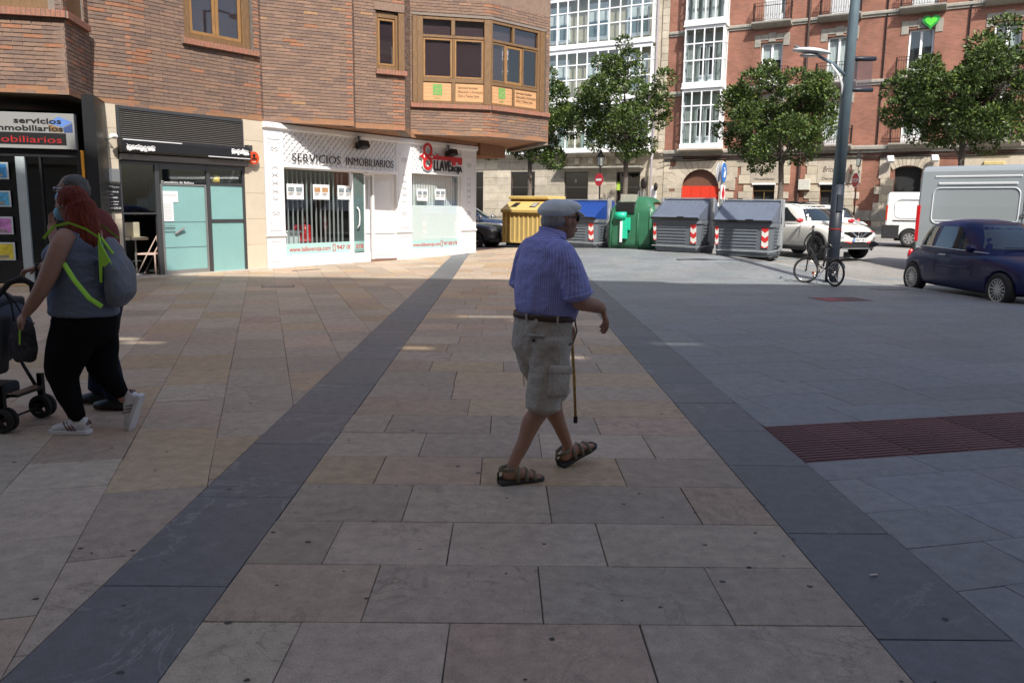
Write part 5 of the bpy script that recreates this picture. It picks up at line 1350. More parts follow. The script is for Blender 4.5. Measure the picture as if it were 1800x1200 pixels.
tree(3.75, -6, 6.0, 2.6, 2.25, 4.0, 'rounded magnolia left of the lamp post with a low forked limb', 12, 54, 250, lambda x, z, g: True, ((-2.7, 0, -.5, .5), (1.9, -.3, 1.0, .5), (-.7, 0, 2.3, .45)))
tree(11.6, -6, 6.8, 3.0, 2.35, 11.66, 'dark spreading magnolia above the vans at the right edge', 13, 66, 250, lambda x, z, g: (x > .15 or z < .28), ((-1.5, 0, 1.2, .45), (1.2, -.2, 2.4, .6), (3.2, 0, 1.6, .7), (-2.8, 0, .2, .6), (-2.7, 0, -1.0, .6)))
tree(-10.2, -6, 6.3, 2.55, 2.7, -10.14, 'magnolia half hidden behind the corner bay window of the near building', 14, 52, 250, lambda x, z, g: True, ((-2.6, 0, -1.6, .5), (1.2, 0, 2.5, .5), (1.9, 0, 1.4, .55), (2.2, 0, .4, .5)))

# ================================================================ street lamp with bicycle, signs
M_POST = mat('blue grey painted steel', (.135, .19, .225), .45, var=.12, scale=3, metal=.2)
M_POSTD = mat('dark lower post paint', (.018, .024, .038), .5, var=.35, scale=6)
M_LAMPW = mat('pale grey lamp housing', (.55, .57, .59), .4)
LB = (7.50, 18.85)
lp = empty('street_lamp', (LB[0], LB[1], gz(*LB)), 0, label='tall blue grey lamp post with a white lamp arm, the bicycle leaning on it', cat='street lamp')
lean = .020
def px_(z): return lean*z-.0
MB().tube([(0, 0, -.02), (.002, 0, 2.2)], [.142, .135], 20).build('post_base', M_POSTD, lp, smooth=True)
MB().tube([(0, 0, 2.198), (.06, 0, 6), (.13, 0, 8.9)], [.133, .105, .085], 20).build('post', M_POST, lp, smooth=True)
MB().tube([(0, 0, -.0), (0, 0, .02)], .2, 20).build('base_plate', M_POSTD, lp)
mb = MB(); mb.tube([(.0, 0, 1.2), (0, 0, 1.225)], .148, 16); mb.build('strap', mat('red strap', (.3, .03, .02), .5), lp)
MB().cbox(-.05, .07, -.16, -.13, 1.60, 1.98, .005).build('service_door', M_POSTD, lp)
arm = MB(); arm.tube([(-.02, -.02, 4.55), (-.35, -.12, 4.78), (-.8, -.25, 4.95), (-1.32, -.38, 5.10)], [(.05, .035), (.045, .03), (.04, .028), (.02, .02)], 8)
arm.build('lamp_arm', M_POST, lp, smooth=True)
pts = [(-.08, -.02, 4.1), (-.10, -.05, 4.35), (-.2, -.1, 4.55), (-.42, -.16, 4.78)]
MB().tube(pts, [(.05, .02), (.05, .02), (.045, .02), (.03, .015)], 8).build('arm_bracket', M_LAMPW, lp, smooth=True)
hd = MB(); n = 9; rings = []
for i in range(n):
    t = i/(n-1); x = -1.32+.82*t-.0; w_ = .19*(sin(pi*min(max(t*.9+.06, 0), 1)))**.6; h = .085*(sin(pi*min(max(t*.92+.04, 0), 1)))**.6
    rings.append([(x-.02, -.35+w_*cos(a), 4.99-.03*t+.03*(1-t)+h*sin(a)*(.55 if sin(a) < 0 else 1)) for a in [2*pi*k/16 for k in range(16)]])
hd.rings(rings); h_ = hd.build('lamp_head', M_LAMPW, lp, smooth=True)
MB().lathe([(.001, -.0), (.14, .0), (.15, .03), (.001, .035)], 18, Matrix.Translation((-.98, -.35, 4.925)) @ Matrix.Diagonal((1.4, .9, -1, 1))).build('lamp_lens', mat('grey lens', (.30, .31, .32), .3), h_, smooth=True)
for z, w_ in ((4.92, .62), (4.26, .60)):
    MB().tube([(.0, 0, z), (w_, -.0, z+.005)], .05, 12).build('banner_arm', M_POSTD, lp, smooth=True)
MB().box(.12, .56, -.012, -.006, 4.30, 4.88).build('banner', glass('clear plastic banner', (.80, .76, .78), 1.5, opac=.12, base=(.3, .3, .35)), lp)
MB().tube([(.13, 0, 8.85), (.9, .5, 9.1), (1.6, .9, 9.15)], .04, 8).build('top_arm', M_POST, lp)
MB().ball((1.9, 1.05, 9.12), (.42, .2, .09), 8).build('top_lamp_head', M_LAMPW, lp, smooth=True)

# folding bicycle
M_BK = mat('black bicycle paint', (.015, .015, .017), .35, coat=.4)
M_RUB = mat('black rubber', (.018, .018, .018), .8)
M_CHR = mat('chrome', (.6, .6, .6), .2, metal=1)
bk = empty('bicycle', (6.985, 18.2, gz(7, 18.2)), R(111), label='black folding bicycle with small wheels leaning on the lamp post', cat='bicycle'); bk.scale = (1.06, 1.06, 1.1)
def bwheel(x, y, rz, rear=False):
    T = TR(x, y, .262, rz); N = 40
    w_ = MB(); w_.rings([[(T @ Vector(((.242+.019*cos(b))*cos(a), .019*sin(b), (.242+.019*cos(b))*sin(a)))) for b in [2*pi*k/8 for k in range(8)]] for a in [2*pi*i/N for i in range(N+1)]], caps=False)
    wh = w_.build('wheel', M_RUB, bk, smooth=True)
    r_ = MB(); r_.rings([[(T @ Vector(((.218+.007*cos(b))*cos(a), .012*sin(b), (.218+.007*cos(b))*sin(a)))) for b in [2*pi*k/6 for k in range(6)]] for a in [2*pi*i/N for i in range(N+1)]], caps=False); r_.build('rim', M_CHR, wh, smooth=True)
    s_ = MB()
    for k in range(20):
        a = 2*pi*k/20; s_.tube([T @ Vector((.02*cos(a+.7), .02*(1 if k % 2 else -1), .02*sin(a+.7))), T @ Vector((.215*cos(a), 0, .215*sin(a)))], .0022, 3)
    s_.build('spokes', M_CHR, wh); MB().tube([T @ Vector((0, -.04, 0)), T @ Vector((0, .04, 0))], .022, 8).build('hub', M_BK, wh)
    f = MB(); f.rings([[(T @ Vector(((.275+q)*cos(a), w, (.275+q)*sin(a)))) for q, w in ((0, -.025), (.008, 0), (0, .025))] for a in [R(35+(120 if rear else 95)*i/14) for i in range(15)]], close=False, caps=False); f.build('mudguard', M_BK, bk, smooth=True)
    if not rear: MB().lathe([(.001, -.006), (.032, -.006), (.032, .006), (.001, .006)], 10, T @ TR(-.15, 0, -.05, rx=pi/2)).build('reflector', mat('orange reflector', (.7, .15, .02), .4), wh)
    else:
        g = MB(); g.lathe([(.001, -.05), (.04, -.05), (.05, -.03), (.001, -.02)], 14, T @ TR(rx=pi/2)); g.build('gear', M_CHR, wh)
bwheel(.43, 0, R(47)); bwheel(-.43, 0, 0, True)
c47, s47 = cos(R(47)), sin(R(47))
mb = MB()
for s in (-1, 1): mb.tube([(.43-s*.05*s47, s*.05*c47, .262), (.39-s*.045*s47, s*.045*c47, .50), (.35, 0, .60)], .013, 6)
mb.build('fork', M_BK, bk)
MB().tube([(.35, 0, .58), (.325, 0, .82), (.30, 0, 1.10)], .020, 8).build('handlebar_stem', M_BK, bk)
mb = MB(); A_ = Vector((-s47, c47, 0)); C_ = Vector((.30, 0, 1.12)); mb.tube([C_-A_*.27+Vector((0, 0, .03)), C_, C_+A_*.27+Vector((0, 0, .03))], .013, 8); hb = mb.build('handlebar', M_BK, bk)
for s in (-1, 1): MB().tube([C_+A_*s*.15+Vector((0, 0, .017)), C_+A_*s*.28+Vector((0, 0, .031))], .021, 8).build('grip', M_RUB, hb); MB().tube([C_+A_*s*.13+Vector((.02, 0, .01)), C_+A_*s*.22+Vector((.07, .02, -.03))], .006, 5).build('brake_lever', M_BK, hb)
mb = MB(); mb.tube([(.34, 0, .70), (.12, 0, .46), (-.06, 0, .34)], [.034, .032, .026], 8); mb.tube([(-.06, 0, .33), (-.14, 0, .62)], .019, 8)
for s in (-1, 1): mb.tube([(-.06, 0, .34), (-.43, s*.05, .262)], .011, 6); mb.tube([(-.12, 0, .55), (-.43, s*.05, .262)], .009, 6)
mb.build('frame', M_BK, bk, smooth=True)
mb = MB(); mb.box(-.60, -.22, -.05, .05, .545, .556); mb.tube([(-.55, .05, .55), (-.43, .06, .27)], .006, 5); mb.tube([(-.55, -.05, .55), (-.43, -.06, .27)], .006, 5); mb.build('rack', M_BK, bk)
MB().lathe([(.06, -.006), (.085, -.006), (.085, .006), (.06, .006)], 18, TR(-.06, .045, .32, rx=pi/2)).build('chainring', M_CHR, bk)
mb = MB(); mb.tube([(-.06, .06, .32), (.02, .075, .17)], .009, 5); mb.box(-.03, .07, .08, .15, .155, .175); mb.tube([(-.06, -.06, .32), (-.14, -.075, .47)], .009, 5); mb.box(-.19, -.09, -.15, -.08, .46, .48); mb.build('pedal', M_BK, bk)
MB().tube([(-.10, .04, .3), (-.12, .22, .01)], .008, 5).build('kickstand', M_CHR, bk)
MB().tube([(-.13, 0, .6), (-.15, 0, .74)], .014, 8).build('seat_post', M_CHR, bk)
sd_ = MB(); limb_ = [(-.28, 0, .77), (-.20, 0, .775), (-.08, 0, .765), (.0, 0, .755)]; sd_.tube(limb_, [(.075, .03), (.07, .03), (.03, .025), (.018, .018)], 10); sd_.build('saddle', M_BK, bk, smooth=True)

# signs on posts
M_SR = mat('sign red', (.52, .015, .03), .4, var=0); M_SW = mat('sign white', (.8, .8, .8), .4, var=0); M_SBL = mat('sign blue', (.02, .16, .52), .4, var=0)
def disc(mb, r, y0, y1, M4, n=24): mb.lathe([(.001, y0), (r, y0), (r, y1), (.001, y1)], n, M4 @ Matrix.Rotation(pi/2, 4, 'X'))
pn = G(-5.17, -7); zz0 = gz(*pn.to_2d()); sg = empty('no_entry_sign_lantern', (pn.x, pn.y, zz0), GROT+R(-26), label='iron lantern on a post carrying a round no entry sign, before the cream building', cat='street lamp')
MB().tube([(0, 0, 0), (0, 0, 3.9-zz0)], .045, 8).build('post', M_IRONB, sg)
a_, b_ = MB(), MB(); lantern(a_, b_, 0, 0, 3.82-zz0, 1.05); a_.build('lantern_frame', M_IRONB, sg); b_.build('lantern_glass', M_LANT, sg)
z_ = 3.09-zz0; mb = MB(); disc(mb, .34, 0, .02, TR(0, -.06, z_)); ds = mb.build('sign_plate', M_SR, sg); MB().box(-.23, .23, -.085, -.081, z_-.06, z_+.06).build('white_bar', M_SW, ds)
pn = G(6.75, -1.6); zz0 = .6; sg = empty('stop_sign', (pn.x, pn.y, zz0), GROT-R(52), label='octagonal red stop sign on a thin dark post under the wall lantern', cat='sign')
MB().tube([(0, 0, 0), (0, 0, 2.95)], .04, 8).build('post', mat('rusty post', (.10, .05, .04), .7), sg)
oc = lambda r: [(r*cos(R(22.5+45*k)), 2.58+r*sin(R(22.5+45*k))) for k in range(8)]
pl_ = MB().prism(oc(.40), -.07, -.05, axis='y').build('sign_plate', M_SW, sg); MB().prism(oc(.36), -.074, -.0705, axis='y').build('red_field', M_SR, pl_)
text('lettering', 'STOP', M_SW, pl_, 0, 2.48, .26, -.078, .003, align='CENTER', width=.58, bold=.004)
sg = empty('direction_signs', (8.0, 31, gz(8, 31)-.11), R(62), label='grey post with blue sign above white and red sign, seen edge on by the arch', cat='sign')
zs_ = .11-gz(8, 31)
MB().tube([(0, 0, 0), (0, 0, 3.35+zs_)], .045, 8).build('post', M_LAMPW, sg)
mb = MB(); disc(mb, .36, 0, .02, TR(0, -.06, 2.95+zs_)); q = mb.build('sign_plate', M_SBL, sg); mb = MB(); mb.tube([(-.02, -.085, 2.78+zs_), (.06, -.085, 3.0+zs_), (-.05, -.085, 3.12+zs_)], .03, 5); mb.build('arrow', M_SW, q)
mb = MB(); disc(mb, .36, -.10, -.12, TR(.0, .02, 2.95+zs_)); mb.build('sign_back', M_LAMPW, sg)
MB().prism([(-.3, 2.5+zs_), (.3, 2.5+zs_), (.3, 1.9+zs_), (-.3, 1.9+zs_)], -.07, -.05, axis='y').build('sign_plate', M_SW, sg)
MB().prism([(-.0, 2.48+zs_), (.24, 2.2+zs_), (0, 1.92+zs_), (-.24, 2.2+zs_)], -.078, -.072, axis='y').build('red_mark', M_SR, sg)
# dark trellis-like bollard plank standing by the white car's nose
# ================================================================ refuse containers
def G2(x, y): return gz(x, y)-.113
M_CG = mat('grey container plastic', (.12, .137, .16), .5, var=.12, scale=4, bump=.08, bscale=25)
M_CGL = mat('blue grey container lid', (.115, .138, .185), .42, var=.1, scale=3)
M_GALV = mat('galvanised steel', (.42, .45, .46), .45, metal=.5, var=.12, scale=8)
M_CHR2 = mat('white chevron sticker', (.78, .76, .72), .5, var=.05); M_CHR1 = mat('red chevron sticker', (.62, .03, .03), .5, var=.05)
def chevron(parent, cx, z0, w_, y, nm=4, h=.15, tilt=0.):
    M4 = TR(cx, y, z0) @ Matrix.Rotation(tilt, 4, 'X'); H_ = nm*h
    b = MB().box(-w_/2, w_/2, -.004, 0, 0, H_, M4).build('chevron_sticker', M_CHR2, parent); mb = MB()
    for k in range(-1, nm, 2):
        z = h*k
        for q in ([(-w_/2, z+.5*h), (0, z), (0, z+h), (-w_/2, z+1.5*h)], [(0, z), (w_/2, z+.5*h), (w_/2, z+1.5*h), (0, z+h)]):
            q = clip(clip(q, 0, 1, H_), 0, -1, 0)
            if len(q) > 2: mb.prism(q, -.007, -.0045, M4, axis='y')
    mb.build('chevron_stripe', M_CHR1, b)
def container(name, x, y, rz, label, body=M_CG, lidm=M_CGL, W=1.72, D=1.25, H=1.72, zf=1.12, closed=True, chev=True, notch=False):
    r_ = empty(name, (x, y, G2(x, y)), rz, label=label, cat='container')
    h = W/2; c = MB()   # body: tapered box with rounded corners; front face at y=0
    def ring(k, z, d0): 
        q = .10; a, b0, b1 = h*k, d0, D-(1-k)*.6
        return [(-a+q, b0, z), (a-q, b0, z), (a, b0+q, z), (a, b1-q, z), (a-q, b1, z), (-a+q, b1, z), (-a, b1-q, z), (-a, b0+q, z)]
    c.rings([ring(.90, .14, .12), ring(.93, .22, .09), ring(.985, zf-.16, .02), ring(1.02, zf-.14, -.02), ring(1.02, zf-.03, -.02)])
    bd = c.build('body', body, r_)
    for k in range(8):   # horizontal ribs
        z = .30+.092*k; f = .93+.055*(z-.22)/(zf-.38); y0 = .09-.07*(z-.22)/(zf-.38)
        MB().cbox(-h*f+.16, h*f-.42, y0-.022, y0+.03, z, z+.055, .012).build('rib', body, bd)
        for sx in (-1, 1): MB().box(sx*h*f-.004-(.018 if sx < 0 else 0), sx*h*f+.004+(.018 if sx > 0 else 0), y0+.25, D-.35, z, z+.05).build('rib', body, bd)
    # lid: wedge from the front lip up to the back ridge
    L = MB(); t = .05
    prof = [(-.10, zf-.02), (-.10, zf+.05), (.02, zf+.10), (D*.58, H-.05), (D*.66, H), (D*.9, H-.02), (D+.03, zf+.02), (D+.03, zf-.02)]
    L.rings([[(s, a, b) for a, b in prof] for s in (-h*.97, -h*.9, h*.9, h*.97)])
    ld = L.build('lid', lidm, r_); mods(ld, BEVEL(.02, 2))
    for k in range(9):   # shallow pressed ribs on the sloping lid
        xx = -h*.8+h*1.6*k/8; s_ = MB(); s_.tube([(xx, .08, zf+.118), (xx, D*.52, H-.085)], .009, 4); s_.build('lid_rib', lidm, ld)
    MB().box(-h*.98, h*.98, -.115, -.098, zf-.02, zf+.045).build('lip', M_BLACKM, ld)
    MB().cbox(.10, .32, -.125, -.10, zf+.03, zf+.07, .01).build('handle', M_BLACKM, ld)
    MB().add([(h*.52, .34, zf+.245), (h*.60, .34, zf+.245), (h*.68, .54, zf+.365), (h*.60, .54, zf+.365)], [(0, 1, 2, 3)]).build('paper_label', M_PAPER, ld)
    for sx in (-1, 1):   # side lifting posts
        p = MB(); p.cbox(sx*h*1.03-.05, sx*h*1.03+.05, D*.52, D*.52+.13, .35, H+.03, .01); p.cbox(sx*h*1.03-.075, sx*h*1.03+.035, D*.52-.06, D*.52+.2, .45, 1.05, .01)
        p.tube([(sx*h*1.07, D*.5, .5), (sx*h*1.08, D*.5, zf+.1), (sx*h*1.03, D*.55, H-.1)], .015, 6); p.build('lifting_post', M_GALV, r_)
        g = MB(); g.add([(sx*h*.975, .0, zf+.12), (sx*h*.975, D*.55, H-.06), (sx*h*.975, D*.62, zf-.02), (sx*h*.975, .05, zf-.02)], [(0, 1, 2, 3)]); g.build('lid_gusset', lidm, ld)
    MB().box(-h, h, D*.56, D*.62, H+.005, H+.03).build('top_bar', M_GALV, r_)
    mb = MB(); mb.tube([(-h-.05, .3, .30), (-h*.98, .05, .30), (h*.93, .04, .30), (h*1.03, .25, .31), (h*1.06, D*.7, .35)], .016, 6); mb.build('pedal_bar', M_GALV, r_)
    mb = MB()
    for sx in (-1, 1):
        for yy in (.25, D-.2): mb.lathe([(.001, -.04), (.09, -.04), (.09, .04), (.001, .04)], 12, TR(sx*h*.7, yy, .09, ry=pi/2))
    mb.build('wheels' if 0 else 'castor', M_RUB, r_)
    mb = MB(); mb.box(-h*.86, h*.86, .2, D-.1, .08, .16); mb.build('underframe', M_BLACKM, r_)
    if chev: chevron(r_, h*.74, .40, .19, .052, 4, .14, R(5)); chevron(r_, -h*.86, .46, .10, .048, 4, .13, R(5))
    return r_
def front(x0, y0, x1, y1): return ((x0+x1)/2, (y0+y1)/2, atan2(y1-y0, x1-x0))
# right grey container, nearest
a = R(-33); container('refuse_container', 6.70, 23.42, a, 'grey lidded refuse container nearest the bicycle, in front of the white crossover')
b2 = container('refuse_container', 5.10, 24.92, R(-40), 'grey lidded refuse container with a pole shadow, right of the green glass bank', W=1.62)
blue = container('paper_container', 2.35, 28.15, R(-38), 'grey container with blue lid, half hidden by the old man', lidm=mat('blue container lid', (.014, .05, .24), .4, var=.08), W=1.75, D=1.3)
mb = MB()
for sx in (-.4, .3): mb.add([(sx-.14, .30, 1.12+.255), (sx+.14, .30, 1.12+.255), (sx+.14, .46, 1.12+.35), (sx-.14, .46, 1.12+.35)], [(0, 1, 2, 3)])
mb.build('slot', M_BLACK, blue); MB().add([(-.2, .5, 1.505), (.2, .5, 1.505), (.2, .6, 1.56), (-.2, .6, 1.56)], [(0, 1, 2, 3)]).build('paper_label', M_PAPER, blue)
# yellow container
M_YEL = mat('yellow container plastic', (.60, .44, .16), .5, var=.08, scale=3); M_YELD = mat('yellow sheet ribs', (.52, .39, .16), .5, var=.1, scale=5)
def yellow():
    x, y = .62, 31.75; r_ = empty('packaging_container', (x, y, G2(x, y)+.0), R(-40), label='yellow packaging container with two black hatches beside the white shop', cat='container')
    r_.scale = (1.1,)*3
    W, D = 1.72, 1.3; h = W/2
    MB().box(-h+.04, h-.04, .04, D, .18, 1.22).build('body', M_YELD, r_)
    bd = MB(); bd.box(-h+.1, h-.1, .1, D-.1, .06, .18); bd.build('underframe', M_BLACKM, r_)
    for k in range(8): MB().cbox(-h+.08+.2*k, -h+.16+.2*k, .015, .06, .2, 1.2, .012).build('rib', M_YEL, r_)
    for k in range(5): MB().box(h-.045, h-.02, .12+.24*k, .2+.24*k, .2, 1.2).build('rib', M_YEL, r_)
    for q in ((-h, -h+.07), (h-.07, h)): MB().box(q[0], q[1], 0, .07, .18, 1.22).build('corner_post', M_YEL, r_)
    MB().box(-h, h, -.01, .05, .16, .21).build('bottom_rail', M_YEL, r_)
    L = MB(); prof = [(-.06, 1.2), (-.06, 1.30), (.44, 1.60), (.50, 1.60), (.50, 1.2)]; L.rings([[(s, a, b) for a, b in prof] for s in (-h-.04, h+.04)]); hd = L.build('sloping_hood', M_YEL, r_); mods(hd, BEVEL(.012, 2))
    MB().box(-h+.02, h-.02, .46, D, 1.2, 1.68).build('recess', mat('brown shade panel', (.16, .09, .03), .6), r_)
    t_ = MB().cbox(-h-.03, h+.03, .36, D+.05, 1.66, 1.78, .02).build('top_cap', M_YEL, r_); mods(t_, BEVEL(.02, 2))
    for k, cx in enumerate((-.42, .42)):
        y0, y1 = .08, .33; z = lambda yy: 1.30+.60*(yy+.06)+.012
        q = MB().add([(cx-.16, y0, z(y0)), (cx+.1, y0, z(y0)), (cx+.14, y1, z(y1)), (cx-.1, y1, z(y1))], [(0, 1, 2, 3)]).build('black_hatch', M_BLACK, r_)
        if k: 
            m2 = MB()
            for j in range(3): yy = y0+.05+.07*j; m2.add([(cx-.1, yy, z(yy)+.004), (cx+.08, yy, z(yy)+.004), (cx+.085, yy+.025, z(yy+.025)+.004), (cx-.095, yy+.025, z(yy+.025)+.004)], [(0, 1, 2, 3)])
            m2.build('printed_text', M_PAPER, q)
yellow()
# green glass bank
M_GRN = mat('green fibreglass', (.028, .135, .070), .42, var=.15, scale=3, coat=.2); M_GRNL = mat('bright green plastic', (.02, .50, .30), .4)
def igloo():
    x, y = 4.05, 26.95; r_ = empty('glass_bank', (x, y, G2(x, y)), R(-32), label='green moulded glass bank with tan ring port, between the blue lidded and grey containers', cat='container')
    h = .86; c = MB()
    def ring(kx, ky, z, q=.22):
        a, b = h*kx, .70*ky; pts = []
        for cx, cy, a0 in ((a-q, -b+q, -90), (a-q, b-q, 0), (-a+q, b-q, 90), (-a+q, -b+q, 180)):
            for k in range(5): t = R(a0+90*k/4); pts.append((cx+q*cos(t), .70+cy+q*sin(t), z))
        return pts
    c.rings([ring(1.0, 1.0, .06), ring(1.0, 1.0, .2), ring(.97, .98, 1.0), ring(.95, .95, 1.32), ring(.90, .90, 1.40), ring(.68, .72, 1.66), ring(.5, .5, 1.76, .12), ring(.40, .4, 1.79, .1)])
    bd = c.build('shell', M_GRN, r_, smooth=True); mods(bd, ('SUBSURF', dict(levels=1)))
    for s in (-.68, -.26, .28, .72):   # vertical swages
        MB().tube([(s, .0, .08), (s*.97, .015, .9), (s*.93, .06, 1.22), (s*.84, .15, 1.45)], [(.05, .035)]*4, 8).build('swage', M_GRN, bd, smooth=True)
    MB().cbox(-.50, .12, -.02, .5, 1.22, 1.60, .03).build('chute', M_BLACK, r_)
    MB().cbox(-.46, .10, .02, .12, 1.60, 1.86, .01, TR(rx=R(-6))).build('chute_door', mat('worn grey flap', (.30, .31, .26), .6, var=.4, scale=20), r_)
    MB().tube([(-.48, -.06, 1.16), (-.12, -.06, 1.16)], .12, 14).build('foot_lever_drum', M_GRNL, r_, smooth=True)
    lv = MB(); lv.cbox(-.26, -.06, -.10, -.03, .42, 1.10, .01); lv.cbox(-.06, .02, -.07, -.0, .70, 1.10, .01); lv = lv.build('lever_arm', M_GRNL, r_); MB().box(-.30, -.22, -.115, -.098, .30, .98).build('white_strip', M_PAPER, lv)
    MB().box(-.29, -.2, -.12, -.095, .22, .31).build('lever_tip', M_BLACK, lv)
    N = 20; T = TR(.78, .34, 1.42, R(38), R(-30))
    rg_ = MB().lathe([(.09, -.04), (.10, -.05), (.17, -.05), (.19, -.01), (.19, .05)], N, T @ Matrix.Rotation(pi/2, 4, 'X')).build('port_ring', mat('tan rubber ring', (.36, .21, .13), .7), r_, smooth=True)
    MB().lathe([(.001, .0), (.1, .0)], N, T @ TR(0, -.045, 0) @ Matrix.Rotation(pi/2, 4, 'X')).build('port_hole', M_BLACK, rg_)
    MB().cbox(h*.965, h+.02, .30, 1.1, .1, 1.22, .02).build('side_panel', mat('cream side panel', (.52, .48, .34), .7, var=.12), r_)
    mb = MB()
    for sx in (-.05, .12): mb.tube([(sx, .7, 1.78), (sx, .7, 1.95), (sx+.09, .7, 1.95), (sx+.09, .7, 1.78)], .012, 6)
    mb.build('lifting_loop', M_GALV, r_)
igloo()

# ================================================================ vehicles
M_TYRE = mat('tyre rubber', (.02, .02, .021), .8, var=.1); M_CGLASS = mat('dark car glass', (.018, .026, .03), .04, var=0, spec=.8, coat=.6)
M_PLAST = mat('black bumper plastic', (.022, .022, .024), .6, var=.1); M_ALLOY = mat('silver alloy', (.50, .50, .50), .3, metal=.7, var=.03)
M_LENS = mat('clear headlamp lens', (.55, .58, .6), .1, var=0, coat=.5); M_TAIL = mat('red tail lamp', (.55, .01, .015), .15, var=0, coat=.6)
M_PLATE = mat('number plate', (.75, .76, .78), .4, var=0); M_UNDER = mat('dark underbody', (.01, .01, .01), .9, var=0)
def paint(n_, c, **k): return mat(n_, c, .28, var=.0, coat=.9, **k)
def wheel(root, x, y, r, rim=.66, spokes=5, wd=.2, m_=M_ALLOY, side=-1, sw=.05):
    T = TR(x, y, r) @ Matrix.Rotation(pi/2*(1 if side < 0 else -1), 4, 'X')
    rr = r*rim; w_ = MB().lathe([(rr, wd/2-.02), (rr, -wd/2+.02), (rr+.02, -wd/2), (r-.03, -wd/2), (r, -wd/2+.035), (r, wd/2-.035), (r-.03, wd/2), (rr+.02, wd/2), (rr, wd/2-.02)], 28, T)
    wh = w_.build('wheel', M_TYRE, root, smooth=True)
    MB().lathe([(.001, wd/2-.07), (rr*.9, wd/2-.07), (rr, wd/2-.02)], 28, T).build('wheel_well', M_UNDER, wh)
    s_ = MB(); s_.lathe([(rr*.90, wd/2-.055), (rr*.92, wd/2-.012), (rr*1.0, wd/2-.008), (rr*1.01, wd/2-.03)], 28, T); s_.lathe([(.001, wd/2-.01), (rr*.17, wd/2-.012), (rr*.2, wd/2-.05)], 16, T)
    for k in range(spokes):
        M4 = T @ Matrix.Rotation(2*pi*k/spokes, 4, 'Z'); s_.box(rr*.15, rr*.93, -sw/2, sw/2, wd/2-.05, wd/2-.018, M4)
    s_.build('rim', m_, wh)
def sgn(v): return 1 if v >= 0 else -1
